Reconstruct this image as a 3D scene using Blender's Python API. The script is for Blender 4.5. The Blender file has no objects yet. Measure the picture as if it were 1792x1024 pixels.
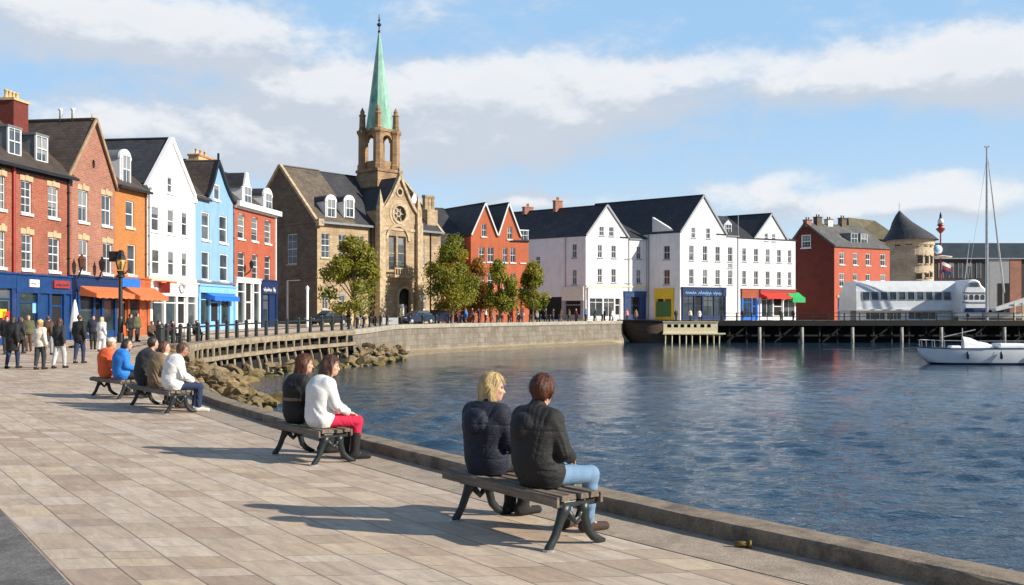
import bpy, bmesh, math, random
import numpy as np
from mathutils import Vector, Matrix
from mathutils.geometry import delaunay_2d_cdt
R = math.radians
F, HX, HY, EYE = 1742.0, 896.0, 553.0, 1.8      # focal length in photo pixels, principal column, horizon row, eye height
sc = bpy.context.scene
COL = sc.collection
rng = random.Random(7)

# ------------------------------------------------------------------ tags and objects
def tag(o, label=None, cat=None, group=None, kind=None):
    if label: o['label'] = label
    if cat: o['category'] = cat
    if group: o['group'] = group
    if kind: o['kind'] = kind
    return o

def empty(name, loc=(0, 0, 0), rz=0.0):
    o = bpy.data.objects.new(name, None)
    o.empty_display_size = 0.2
    o.location = loc
    o.rotation_euler = (0, 0, rz)
    COL.objects.link(o)
    return o

def children(o):
    return [c for c in KIDS.get(o.name, [])]
KIDS = {}

def link(o, parent=None):
    COL.objects.link(o)
    if parent is not None:
        o.parent = parent
        KIDS.setdefault(parent.name, []).append(o)
    return o

def copy_tree(o, parent=None):
    c = o.copy()
    link(c, parent)
    for ch in children(o):
        copy_tree(ch, c)
    return c

def copy_thing(o, loc, rz, label, group=None, scale=None):
    c = copy_tree(o)
    c.location = loc
    c.rotation_euler = (0, 0, rz)
    c['label'] = label
    if group: c['group'] = group
    if scale is not None: c.scale = (scale, scale, scale) if not hasattr(scale, '__len__') else scale
    return c

# ------------------------------------------------------------------ mesh builder
class MB:
    def __init__(s):
        s.v, s.f, s.m = [], [], []
    def face(s, pts, mi=0):
        b = len(s.v)
        s.v += [tuple(p) for p in pts]
        s.f.append(tuple(range(b, b + len(pts))))
        s.m.append(mi)
    def add(s, vs, fs, mi=0):
        b = len(s.v)
        s.v += [tuple(p) for p in vs]
        for f in fs:
            s.f.append(tuple(b + i for i in f)); s.m.append(mi)
    def box(s, x0, x1, y0, y1, z0, z1, mi=0):
        v = [(x0,y0,z0),(x1,y0,z0),(x1,y1,z0),(x0,y1,z0),(x0,y0,z1),(x1,y0,z1),(x1,y1,z1),(x0,y1,z1)]
        s.add(v, [(0,3,2,1),(4,5,6,7),(0,1,5,4),(1,2,6,5),(2,3,7,6),(3,0,4,7)], mi)
    def bar(s, a, b, w, h, mi=0, up=(0, 0, 1)):
        """a rectangular bar from a to b, w wide and h high"""
        a, b, up = Vector(a), Vector(b), Vector(up)
        d = (b - a).normalized()
        r = d.cross(up)
        if r.length < 1e-4: r = d.cross(Vector((0, 1, 0)))
        r.normalize(); u = r.cross(d)
        v = []
        for p in (a, b):
            for i, j in ((-1,-1),(1,-1),(1,1),(-1,1)):
                v.append(p + r * (i * w / 2) + u * (j * h / 2))
        s.add(v, [(3,2,1,0),(4,5,6,7),(0,1,5,4),(1,2,6,5),(2,3,7,6),(3,0,4,7)], mi)
    def prism(s, poly, y0, y1, mi=0, axis='y'):
        """poly of (x,z) counter-clockwise seen from -y, extruded from y0 to y1"""
        n = len(poly)
        A = [(x, y0, z) for x, z in poly]; B = [(x, y1, z) for x, z in poly]
        if axis == 'x':
            A = [(y0, x, z) for x, z in poly]; B = [(y1, x, z) for x, z in poly]
        if axis == 'z':
            A = [(x, z, y0) for x, z in poly]; B = [(x, z, y1) for x, z in poly]
        fs = [tuple(range(n)), tuple(range(2 * n - 1, n - 1, -1))]
        for i in range(n):
            j = (i + 1) % n
            fs.append((j, i, n + i, n + j))
        s.add(A + B, fs, mi)
    def tube(s, pts, radii, n=8, mi=0, cap=True):
        pts = [Vector(p) for p in pts]
        if not hasattr(radii, '__len__'): radii = [radii] * len(pts)
        b = len(s.v)
        ref = Vector((0.31, 0.17, 0.93)).normalized()
        for i, p in enumerate(pts):
            d = (pts[min(i + 1, len(pts) - 1)] - pts[max(i - 1, 0)]).normalized()
            r = d.cross(ref)
            if r.length < 0.05: r = d.cross(Vector((1, 0, 0)))
            r.normalize(); u = d.cross(r)
            for k in range(n):
                a = 2 * math.pi * k / n
                s.v.append(tuple(p + (r * math.cos(a) + u * math.sin(a)) * radii[i]))
        for i in range(len(pts) - 1):
            for k in range(n):
                k2 = (k + 1) % n
                s.f.append((b + i*n + k, b + i*n + k2, b + (i+1)*n + k2, b + (i+1)*n + k)); s.m.append(mi)
        if cap:
            s.f.append(tuple(b + k for k in range(n - 1, -1, -1))); s.m.append(mi)
            e = b + (len(pts) - 1) * n
            s.f.append(tuple(e + k for k in range(n))); s.m.append(mi)
    def lathe(s, prof, c=(0, 0, 0), n=16, mi=0, a0=0.0, sx=1.0, sy=1.0):
        """prof of (r, z) from bottom to top"""
        b = len(s.v)
        for r, z in prof:
            for k in range(n):
                a = a0 + 2 * math.pi * k / n
                s.v.append((c[0] + r * sx * math.cos(a), c[1] + r * sy * math.sin(a), c[2] + z))
        for i in range(len(prof) - 1):
            for k in range(n):
                k2 = (k + 1) % n
                s.f.append((b+i*n+k, b+i*n+k2, b+(i+1)*n+k2, b+(i+1)*n+k)); s.m.append(mi)
        s.f.append(tuple(b + k for k in range(n - 1, -1, -1))); s.m.append(mi)
        e = b + (len(prof) - 1) * n
        s.f.append(tuple(e + k for k in range(n))); s.m.append(mi)
    def mesh(s, name, mats, smooth=False, weld=False):
        me = bpy.data.meshes.new(name)
        me.from_pydata(s.v, [], s.f)
        mats = mats if isinstance(mats, (list, tuple)) else [mats]
        for m in mats: me.materials.append(m)
        me.polygons.foreach_set('material_index', s.m)
        if smooth: me.polygons.foreach_set('use_smooth', [True] * len(s.f))
        me.validate(); me.update()
        return me
    def build(s, name, mats, parent=None, smooth=False, bevel=0.0):
        me = s.mesh(name, mats, smooth)
        o = bpy.data.objects.new(name, me)
        link(o, parent)
        if bevel:
            md = o.modifiers.new('bevel', 'BEVEL'); md.width = bevel; md.segments = 2; md.limit_method = 'ANGLE'
        return o

def place(name, me, parent=None, loc=(0, 0, 0), rz=0.0):
    o = bpy.data.objects.new(name, me)
    o.location = loc; o.rotation_euler = (0, 0, rz)
    return link(o, parent)

# ------------------------------------------------------------------ node helpers
class NT:
    def __init__(s, tree):
        s.t = tree; s.n = tree.nodes; s.l = tree.links
    def node(s, typ, **kw):
        nd = s.n.new(typ)
        for k, v in kw.items(): setattr(nd, k, v)
        return nd
    def set(s, sock, v):
        if isinstance(v, bpy.types.NodeSocket): s.l.new(v, sock)
        elif v is not None:
            if hasattr(v, '__len__') and len(v) == 3 and sock.type == 'RGBA': v = (*v, 1)
            sock.default_value = v
    def m(s, op, a, b=None, c=None, clamp=False):
        nd = s.node('ShaderNodeMath', operation=op, use_clamp=clamp)
        s.set(nd.inputs[0], a); s.set(nd.inputs[1], b); s.set(nd.inputs[2], c)
        return nd.outputs[0]
    def vm(s, op, a, b=None, scale=None):
        nd = s.node('ShaderNodeVectorMath', operation=op)
        s.set(nd.inputs[0], a); s.set(nd.inputs[1], b)
        if scale is not None: s.set(nd.inputs['Scale'], scale)
        return nd.outputs['Value'] if op in ('DOT_PRODUCT', 'LENGTH') else nd.outputs[0]
    def xyz(s, v):
        nd = s.node('ShaderNodeSeparateXYZ'); s.l.new(v, nd.inputs[0]); return nd.outputs
    def comb(s, x, y, z=0.0):
        nd = s.node('ShaderNodeCombineXYZ')
        s.set(nd.inputs[0], x); s.set(nd.inputs[1], y); s.set(nd.inputs[2], z)
        return nd.outputs[0]
    def obj(s):
        return s.node('ShaderNodeTexCoord').outputs['Object']
    def noise(s, vec, scale, detail=4.0, rough=0.55, dist=0.0, col=False):
        nd = s.node('ShaderNodeTexNoise')
        s.set(nd.inputs['Vector'], vec); s.set(nd.inputs['Scale'], scale)
        nd.inputs['Detail'].default_value = detail; nd.inputs['Roughness'].default_value = rough
        nd.inputs['Distortion'].default_value = dist
        return nd.outputs['Color' if col else 'Fac']
    def ramp(s, fac, stops, interp='LINEAR'):
        nd = s.node('ShaderNodeValToRGB'); nd.color_ramp.interpolation = interp
        el = nd.color_ramp.elements
        while len(el) > 1: el.remove(el[-1])
        for i, (p, c) in enumerate(stops):
            e = el[0] if i == 0 else el.new(p)
            e.position = p
            if not hasattr(c, '__len__'): c = (c, c, c)
            e.color = (*c, 1)
        s.set(nd.inputs[0], fac)
        return nd.outputs[0]
    def mix(s, fac, a, b, blend='MIX'):
        nd = s.node('ShaderNodeMix', data_type='RGBA', blend_type=blend)
        s.set(nd.inputs[0], fac); s.set(nd.inputs[6], a); s.set(nd.inputs[7], b)
        return nd.outputs[2]
    def smooth(s, x, a, b):
        nd = s.node('ShaderNodeMapRange', interpolation_type='SMOOTHSTEP')
        s.set(nd.inputs[0], x); nd.inputs[1].default_value = a; nd.inputs[2].default_value = b
        return nd.outputs[0]
    def bump(s, h, strength=0.3, dist=0.02, normal=None):
        nd = s.node('ShaderNodeBump')
        s.set(nd.inputs['Height'], h); s.set(nd.inputs['Strength'], strength); nd.inputs['Distance'].default_value = dist
        if normal is not None: s.set(nd.inputs['Normal'], normal)
        return nd.outputs[0]

def mat(name):
    m = bpy.data.materials.new(name); m.use_nodes = True
    n = NT(m.node_tree)
    b = m.node_tree.nodes['Principled BSDF']
    return m, n, b

def simple(name, col, rough=0.6, metal=0.0, var=0.12, scale=3.0, bump=0.0, bscale=40.0, spec=None, stretch=None, coat=0.0):
    """a plain surface with a little uneven tone and dirt in it"""
    m, n, b = mat(name)
    v = n.obj()
    if stretch: v = n.vm('MULTIPLY', v, stretch)
    f = n.noise(v, scale, 5.0, 0.6)
    lo = tuple(max(0, c * (1 - var)) for c in col); hi = tuple(min(1, c * (1 + var)) for c in col)
    n.set(b.inputs['Base Color'], n.ramp(f, [(0.3, lo), (0.7, hi)]))
    b.inputs['Roughness'].default_value = rough; b.inputs['Metallic'].default_value = metal
    if spec is not None: b.inputs['Specular IOR Level'].default_value = spec
    if coat: b.inputs['Coat Weight'].default_value = coat
    if bump:
        n.set(b.inputs['Normal'], n.bump(n.noise(v, bscale, 4.0), bump, 0.02))
    return m

def facade_coord(n):
    x, y, z = n.xyz(n.obj())
    return n.comb(n.m('ADD', x, y), z, 0.0)

def brick(name, c1, c2, mortar, w=0.30, h=0.10, size=0.012, stain=0.3, bmp=0.25, bias=0.0, patch=None):
    m, n, b = mat(name)
    v = facade_coord(n)
    t = n.node('ShaderNodeTexBrick')
    n.set(t.inputs['Vector'], v)
    for k, val in (('Color1', c1), ('Color2', c2), ('Mortar', mortar)): n.set(t.inputs[k], val)
    t.inputs['Scale'].default_value = 1.0; t.inputs['Mortar Size'].default_value = size
    t.inputs['Brick Width'].default_value = w; t.inputs['Row Height'].default_value = h
    t.inputs['Bias'].default_value = bias; t.inputs['Mortar Smooth'].default_value = 0.2
    o = n.obj()
    st = n.noise(o, 0.55, 6.0, 0.65)
    fine = n.noise(o, 7.0, 4.0, 0.6)
    col = n.mix(n.smooth(st, 0.42, 0.75), t.outputs[0], n.vm('MULTIPLY', t.outputs[0], (1 - stain,) * 3))
    if patch: col = n.mix(n.m('MULTIPLY', n.smooth(n.noise(o, 1.1, 5.0, 0.7), 0.52, 0.68), 0.6), col, patch)
    col = n.mix(0.35, col, n.ramp(fine, [(0.3, 0.35), (0.7, 0.75)]), 'OVERLAY')
    n.set(b.inputs['Base Color'], col)
    b.inputs['Roughness'].default_value = 0.85
    n.set(b.inputs['Normal'], n.bump(n.m('ADD', t.outputs['Fac'], n.m('MULTIPLY', fine, -0.6)), -bmp, 0.01))
    return m

def stucco(name, col, var=0.06, streak=0.12):
    m, n, b = mat(name)
    o = n.obj()
    f = n.noise(o, 0.8, 6.0, 0.6)
    s = n.noise(n.vm('MULTIPLY', o, (2.2, 2.2, 0.18)), 1.0, 5.0, 0.65)
    c = n.ramp(f, [(0.3, tuple(x * (1 - var) for x in col)), (0.7, tuple(min(1, x * (1 + var)) for x in col))])
    c = n.mix(n.m('MULTIPLY', n.smooth(s, 0.46, 0.76), streak * 2), c, tuple(x * 0.6 for x in col))
    n.set(b.inputs['Base Color'], c)
    b.inputs['Roughness'].default_value = 0.8
    n.set(b.inputs['Normal'], n.bump(n.noise(o, 14.0, 4.0), 0.12, 0.02))
    return m

def slate(name, c1, c2, w=0.42, h=0.24, moss=None):
    m, n, b = mat(name)
    x, y, z = n.xyz(n.obj())
    g = n.node('ShaderNodeNewGeometry')
    nrm = n.node('ShaderNodeVectorTransform', vector_type='NORMAL', convert_from='WORLD', convert_to='OBJECT')
    n.l.new(g.outputs['True Normal'], nrm.inputs[0])
    nx, ny, nz = n.xyz(nrm.outputs[0])
    side = n.m('GREATER_THAN', n.m('ABSOLUTE', nx), n.m('ABSOLUTE', ny))
    along = n.m('ADD', n.m('MULTIPLY', y, side), n.m('MULTIPLY', x, n.m('SUBTRACT', 1.0, side)))
    v = n.comb(along, n.m('MULTIPLY', z, 1.25), 0.0)
    t = n.node('ShaderNodeTexBrick')
    n.set(t.inputs['Vector'], v)
    n.set(t.inputs['Color1'], c1); n.set(t.inputs['Color2'], c2); n.set(t.inputs['Mortar'], tuple(k * 0.45 for k in c1))
    t.inputs['Scale'].default_value = 1.0; t.inputs['Mortar Size'].default_value = 0.012
    t.inputs['Brick Width'].default_value = w; t.inputs['Row Height'].default_value = h
    o = n.obj()
    f = n.noise(o, 0.6, 6.0, 0.7)
    col = n.mix(n.smooth(f, 0.4, 0.75), t.outputs[0], n.vm('MULTIPLY', t.outputs[0], (1.7, 1.65, 1.55)))
    if moss: col = n.mix(n.m('MULTIPLY', n.smooth(n.noise(o, 0.9, 6.0, 0.7), 0.5, 0.7), 0.75), col, moss)
    n.set(b.inputs['Base Color'], col)
    b.inputs['Roughness'].default_value = 0.62
    n.set(b.inputs['Normal'], n.bump(t.outputs['Fac'], -0.35, 0.015))
    return m

def glass(name, col, rough=0.06, curtain=None):
    """dark panes; behind many of them a blind or curtain drawn part of the way"""
    m, n, b = mat(name)
    rnd = n.node('ShaderNodeObjectInfo').outputs['Random']
    tc = n.node('ShaderNodeTexCoord')
    o = tc.outputs['Object']; gx, gy, gz = n.xyz(tc.outputs['Generated'])
    gx = n.m('MAXIMUM', gx, gy)
    f = n.noise(n.vm('ADD', o, n.vm('SCALE', (1, 1, 1), scale=n.m('MULTIPLY', rnd, 40.0))), .9, 2.0, 0.4)
    base = n.ramp(f, [(0.35, tuple(c * 0.55 for c in col)), (0.65, tuple(c * 1.25 for c in col))])
    if curtain:
        r2 = n.m('FRACT', n.m('MULTIPLY', rnd, 7.31)); r3 = n.m('FRACT', n.m('MULTIPLY', rnd, 13.7))
        blind = n.m('GREATER_THAN', gz, n.m('ADD', .25, n.m('MULTIPLY', r2, 1.3)))
        drape = n.m('MULTIPLY', n.m('GREATER_THAN', n.m('ABSOLUTE', n.m('SUBTRACT', gx, .5)), n.m('ADD', .22, n.m('MULTIPLY', r3, .2))), n.m('GREATER_THAN', r3, .45))
        k = n.m('MULTIPLY', n.m('MAXIMUM', blind, drape), n.m('ADD', .35, n.m('MULTIPLY', r3, .45)))
        base = n.mix(k, base, curtain)
    n.set(b.inputs['Base Color'], base)
    b.inputs['Roughness'].default_value = rough
    b.inputs['Specular IOR Level'].default_value = 0.75
    n.set(b.inputs['Normal'], n.bump(n.noise(o, 1.3, 2.0), 0.08, 0.05))
    return m

M = {}
M['brick_red'] = brick('red brick', (.35,.088,.045), (.25,.058,.032), (.32,.18,.125), patch=(.42,.19,.105), stain=.4)
M['brick_brown'] = brick('brown brick', (.36,.135,.085), (.26,.09,.055), (.38,.25,.19), patch=(.44,.24,.15))
M['paint_orange'] = brick('ochre painted brick', (.47,.185,.052), (.42,.16,.043), (.38,.15,.045), bmp=.15, stain=.15)
M['stucco_white'] = stucco('white render', (.80,.80,.785), streak=.24)
M['stucco_white_far'] = stucco('white harled render', (.78,.785,.78), streak=.17)
M['stucco_blue'] = stucco('sky blue render', (.22,.385,.58), var=.09, streak=.2)
M['paint_red'] = brick('orange red painted brick', (.41,.095,.045), (.35,.078,.038), (.36,.095,.05), bmp=.15, stain=.3, patch=(.45,.16,.085))
M['paint_orange_far'] = stucco('orange render', (.50,.125,.05), var=.12, streak=.2)
M['ware_red'] = brick('red brick darkened for gable shade', (.17,.030,.021), (.135,.024,.017), (.15,.035,.024), stain=.25)  # deepened so the colour carries the shade of the warehouse gable end
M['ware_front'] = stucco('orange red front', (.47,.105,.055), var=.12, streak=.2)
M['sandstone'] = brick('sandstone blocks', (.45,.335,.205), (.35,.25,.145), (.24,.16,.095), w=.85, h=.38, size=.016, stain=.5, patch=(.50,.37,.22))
M['tower_brown'] = brick('weathered tower sandstone', (.36,.225,.115), (.27,.165,.085), (.20,.13,.07), w=.8, h=.36, size=.016, stain=.5, patch=(.17,.11,.065))
M['sandstone_trim'] = simple('dressed sandstone', (.44,.335,.21), .85, var=.38, scale=2.2, bump=.3, bscale=9)
M['rubble_dark'] = brick('dark rubble and gable shade', (.17,.12,.08), (.11,.078,.052), (.16,.12,.09), w=.6, h=.28, size=.02, stain=.4)  # dark rubble; on the church gable its tone stands for shade
M['tower_stone'] = brick('pale rubble stone', (.58,.49,.35), (.47,.385,.265), (.30,.24,.16), w=.7, h=.34, size=.02, stain=.35)
M['slate'] = slate('dark slate', (.030,.031,.036), (.042,.043,.048))
M['slate_brown'] = slate('brown slate', (.050,.038,.030), (.075,.056,.043))
M['slate_grey'] = slate('grey slate', (.085,.085,.082), (.11,.108,.10))
M['slate_moss'] = slate('mossy slate', (.10,.085,.045), (.13,.105,.05), moss=(.17,.14,.05))
M['slate_stone'] = slate('weathered stone slate', (.085,.066,.048), (.12,.095,.07))
M['lead'] = simple('lead flashing', (.20,.21,.22), .5, .3, var=.2)
M['copper'] = None
M['white_paint'] = simple('white gloss paint', (.80,.80,.79), .35, var=.06)
M['cream_paint'] = simple('cream paint', (.78,.68,.44), .5, var=.12)
M['stone_sill'] = simple('pale stone sill', (.70,.67,.60), .7, var=.12, bump=.2)
M['verge'] = simple('weathered verge timber', (.33,.225,.14), .8, var=.25)
M['stone_lintel'] = simple('sand coloured lintel', (.50,.37,.22), .8, var=.2, bump=.2, bscale=12)
M['black_iron'] = simple('black painted iron', (.012,.013,.014), .38, .0, var=.4, scale=8, bump=.1)
M['dark_iron'] = simple('dark green iron', (.016,.022,.022), .42, var=.4, scale=8, bump=.12)
M['brown_iron'] = simple('rusty iron', (.10,.04,.02), .6, var=.3, scale=9)
M['red_paint'] = simple('red paint', (.32,.035,.028), .4, var=.12)
M['blue_shop'] = simple('royal blue paint', (.009,.045,.155), .4, var=.25)
M['navy_shop'] = simple('navy paint', (.008,.027,.095), .35, var=.15)
M['bright_blue'] = simple('bright blue paint', (.02,.16,.62), .38, var=.12)
M['pale_blue'] = simple('pale blue paint', (.22,.47,.78), .45, var=.1)
M['orange_shop'] = simple('rust orange paint', (.42,.11,.035), .45, var=.2)
M['orange_cloth'] = simple('orange awning cloth', (.56,.15,.05), .8, var=.08, bump=.1)
M['red_cloth'] = simple('red awning cloth', (.70,.035,.02), .8, var=.08, bump=.1)
M['green_cloth'] = simple('green awning cloth', (.02,.38,.11), .8, var=.1, bump=.1)
M['yellow_paint'] = simple('yellow paint', (.72,.50,.02), .5, var=.1)
M['green_paint'] = simple('dark green paint', (.03,.14,.035), .45, var=.2)
M['terracotta'] = simple('terracotta', (.48,.20,.08), .8, var=.25, bump=.2)
M['buff_clay'] = simple('buff clay', (.58,.40,.20), .8, var=.2)
M['glass'] = glass('window glass', (.06,.075,.09), curtain=(.33,.33,.32))
M['glass_far'] = glass('window glass with blinds', (.05,.055,.06), curtain=(.26,.27,.265))
M['glass_shop'] = glass('shop glass', (.03,.045,.05), curtain=(.12,.13,.14))
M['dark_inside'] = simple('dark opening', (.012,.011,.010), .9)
M['grey_metal'] = simple('grey painted metal', (.30,.31,.32), .5, var=.12)
M['galv'] = simple('galvanised steel', (.50,.51,.52), .4, .6, var=.15)
M['rope'] = simple('rope', (.55,.53,.50), .8)
M['lamp_glass'] = simple('amber lantern glass', (.55,.38,.12), .25, var=.15)

def copper():
    m, n, b = mat('green copper')
    o = n.obj()
    f = n.noise(n.vm('MULTIPLY', o, (1.3, 1.3, .35)), 1.6, 6.0, .65)
    c = n.ramp(f, [(0.3, (.12,.29,.21)), (0.5, (.23,.44,.33)), (0.72, (.40,.59,.47))])
    d = n.noise(o, .9, 6.0, .75)
    c = n.mix(n.m('MULTIPLY', n.smooth(d, .55, .72), .7), c, (.035,.14,.13))
    n.set(b.inputs['Base Color'], c); b.inputs['Roughness'].default_value = .55
    return m
M['copper'] = copper()
# ------------------------------------------------------------------ camera, sun, sky
def wx(px, d): return (px - HX) / F * d
def wz(py, d): return EYE - (py - HY) / F * d

cam = bpy.data.objects.new('camera', bpy.data.cameras.new('camera'))
COL.objects.link(cam); sc.camera = cam
cam.location = (0, 0, EYE); cam.rotation_euler = (R(90), 0, 0)
cam.data.sensor_width = 36.0; cam.data.lens = 36.0 * F / 1792
cam.data.shift_y = (HY - 512) / 1792
cam.data.clip_start = 0.1; cam.data.clip_end = 5000

SUN_EL, SUN_AZ = R(28), math.atan2(.955, -.30)          # azimuth measured from +Y towards +X
sd = Vector((math.sin(SUN_AZ) * math.cos(SUN_EL), math.cos(SUN_AZ) * math.cos(SUN_EL), math.sin(SUN_EL)))
sun = bpy.data.objects.new('sun', bpy.data.lights.new('sun', 'SUN'))
COL.objects.link(sun)
sun.data.energy = 4.9; sun.data.angle = R(.53); sun.data.color = (1.0, .93, .82)
sun.rotation_euler = sd.to_track_quat('Z', 'Y').to_euler()

def build_world():
    w = bpy.data.worlds.new('World'); sc.world = w; w.use_nodes = True
    n = NT(w.node_tree)
    bg = w.node_tree.nodes['Background']
    sky = n.node('ShaderNodeTexSky', sky_type='NISHITA')
    sky.sun_disc = False; sky.sun_elevation = SUN_EL; sky.sun_rotation = SUN_AZ
    sky.air_density = 1.0; sky.dust_density = 0.35; sky.ozone_density = 1.6
    d = n.node('ShaderNodeTexCoord').outputs['Generated']
    x, y, z = n.xyz(d)
    az = n.m('ARCTAN2', x, y)
    el = n.m('ARCSINE', z)
    def density(dz):
        e = n.m('ADD', el, dz) if dz else el
        # soft banks that keep their place in the sky
        M_ = None
        for px, py, rx, ry, wgt in ((170, 30, 390, 74, 1.0), (560, 228, 300, 76, .95), (850, 195, 300, 84, 1.0), (430, 265, 300, 38, .5), (1085, 150, 120, 62, .6), (1275, 118, 100, 44, .42),
                                    (1550, 122, 240, 60, .95), (1735, 135, 160, 66, .75), (195, 215, 110, 30, .55), (1480, 358, 330, 30, .7), (1275, 332, 50, 15, .5), (1345, 322, 36, 17, .5), (1650, 335, 200, 36, .4), (930, 352, 100, 13, .55), (1420, 306, 60, 14, .32), (1660, 306, 60, 14, .32), (730, 20, 90, 30, .22)):
            a0 = math.atan((px - HX) / F); e0 = math.atan((HY - py) / F * math.cos(a0))
            sa, se = 1.08 * rx / F * math.cos(a0) ** 2, 1.12 * ry / F * math.cos(a0)
            q = n.m('ADD', n.m('POWER', n.m('ABSOLUTE', n.m('DIVIDE', n.m('SUBTRACT', az, a0), sa)), 2.0),
                    n.m('POWER', n.m('ABSOLUTE', n.m('DIVIDE', n.m('SUBTRACT', e, e0), se)), 2.0))
            g = n.m('MULTIPLY', n.m('EXPONENT', n.m('MULTIPLY', q, -1.1)), wgt)
            M_ = g if M_ is None else n.m('ADD', M_, g)
        # cloud thinned away from the view ahead, to lower the fill light
        away = n.smooth(n.m('ABSOLUTE', az), .6, .9)
        M_ = n.m('ADD', M_, n.m('MULTIPLY', away, -.22))
        v = n.comb(n.m('MULTIPLY', az, 1.0), n.m('MULTIPLY', e, 1.9), 0.0)
        f1 = n.noise(n.vm('ADD', v, (10.21, 5.0, 3.4)), 6.5, 9.0, .58, .3)
        f2 = n.noise(n.vm('ADD', v, (7.7, 4.2, 1.4)), 20.0, 6.0, .6, .2)
        f = n.m('ADD', n.m('MULTIPLY', f1, .60), n.m('MULTIPLY', f2, .40))
        return n.m('ADD', n.m('MULTIPLY', n.m('MINIMUM', M_, 1.05), .64), n.m('MULTIPLY', n.m('SUBTRACT', f, .5), 1.6))
    d0 = density(0); d1 = density(.030)
    alpha = n.smooth(d0, .02, .52)
    light = n.smooth(n.m('SUBTRACT', d0, d1), -.03, .34)
    thick = n.smooth(d0, .35, .95)
    shade = n.mix(light, (5.2, 5.65, 6.35), (7.7, 7.8, 7.95))
    shade = n.mix(n.m('MULTIPLY', thick, .25), shade, (5.9, 6.3, 7.0))
    up = n.smooth(el, -.02, .25)
    blue = n.mix(up, (5.9, 7.4, 8.7), (3.5, 5.8, 8.6))
    blue = n.mix(n.smooth(el, .28, .95), blue, (.95, 1.7, 3.3))          # deep blue overhead
    blue = n.mix(n.m('MULTIPLY', n.smooth(n.m('ABSOLUTE', az), .65, 1.2), .85), blue, (1.8, 2.6, 4.0))     # sky darkened to the sides and behind the view, cutting the fill light
    skyc = n.mix(.80, sky.outputs[0], blue)
    col = n.mix(n.m('MULTIPLY', alpha, .93), skyc, shade)
    n.set(bg.inputs[0], col)
    bg.inputs[1].default_value = 0.085
build_world()
sc.view_settings.view_transform = 'Standard'
sc.view_settings.look = 'None'
sc.view_settings.exposure = 0.46
sc.view_settings.gamma = 1.0
sc.cycles.use_denoising = True
sc.render.filter_size = 1.15
sc.cycles.max_bounces = 8
sc.cycles.transparent_max_bounces = 8
sc.cycles.sample_clamp_indirect = 6.0

# ------------------------------------------------------------------ ground heights and the shore line
def lerp_tab(t, tab):
    if t <= tab[0][0]: return tab[0][1]
    for (a, va), (b, vb) in zip(tab, tab[1:]):
        if t <= b: return va + (vb - va) * (t - a) / (b - a)
    return tab[-1][1]
def ground(x, y):
    g = lerp_tab(y, ((36, 0), (46, .12), (60, .55), (80, .78), (110, .95), (137, 1.05), (160, 1.1)))
    w = lerp_tab(y, ((42, 0), (50, .20), (60, .42), (70, .33), (80, .12), (92, 0)))
    if w:      # the promenade falls a little towards its outer edge here
        ex = lerp_tab(y, ((44, -15.2), (50.5, -17.6), (58, -18.9), (63.5, -18.2), (71, -16.2), (78.5, -12.6), (96, -10.4)))
        g -= w * math.exp(-((x - ex) / 5.0) ** 2)
    return g
WATER = -1.9
KERB = [(19, -14), (6.96, 1.26), (2.76, 6.66), (.845, 9.14), (-2.17, 13.6), (-4.3, 17.0), (-6.8, 21.5), (-9.6, 28), (-12.2, 36)]   # inner foot of the kerb
EDGE2 = [(-15.2, 44), (-17.6, 50.5), (-18.6, 54), (-18.9, 58), (-18.2, 63.5), (-16.2, 71), (-12.6, 78.5), (-11.4, 88), (-10.4, 96), (-5.5, 105), (3, 118), (9.5, 128), (15.2, 137), (17, 141)]
PIERBACK = [(45, 143), (110, 148), (260, 160)]

def resample(pts, step):
    out = [Vector((*pts[0], 0))]
    P = [Vector((*p, 0)) for p in pts]
    # Catmull-Rom
    for i in range(len(P) - 1):
        p0, p1, p2, p3 = P[max(i-1, 0)], P[i], P[i+1], P[min(i+2, len(P)-1)]
        k = max(1, int((p2 - p1).length / step))
        for j in range(1, k + 1):
            t = j / k
            out.append(.5 * (2*p1 + (p2-p0)*t + (2*p0-5*p1+4*p2-p3)*t*t + (3*p1-p0-3*p2+p3)*t**3))
    return [(p.x, p.y) for p in out]
KL = resample(KERB + EDGE2[:1], .5)
ki = max(i for i, p in enumerate(KL) if p[1] < 37)
KERBLINE = KL[:ki + 1]
EL = resample([KERB[-2], KERB[-1]] + EDGE2, 1.0)
EL = [p for p in EL if p[1] > KERBLINE[-1][1] + .6]
def offset(line, d):
    out = []
    for i, p in enumerate(line):
        a, b = line[max(i-1, 0)], line[min(i+1, len(line)-1)]
        tx, ty = b[0]-a[0], b[1]-a[1]; L = math.hypot(tx, ty)
        out.append((p[0] + ty / L * d, p[1] - tx / L * d))      # +d lies to the right of the way on: the water side
    return out
KERB_OUT = offset(KERBLINE, .30)

def inside(pt, poly):
    x, y = pt; c = False; j = len(poly) - 1
    for i in range(len(poly)):
        xi, yi = poly[i]; xj, yj = poly[j]
        if (yi > y) != (yj > y) and x < (xj - xi) * (y - yi) / (yj - yi) + xi: c = not c
        j = i
    return c

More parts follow.
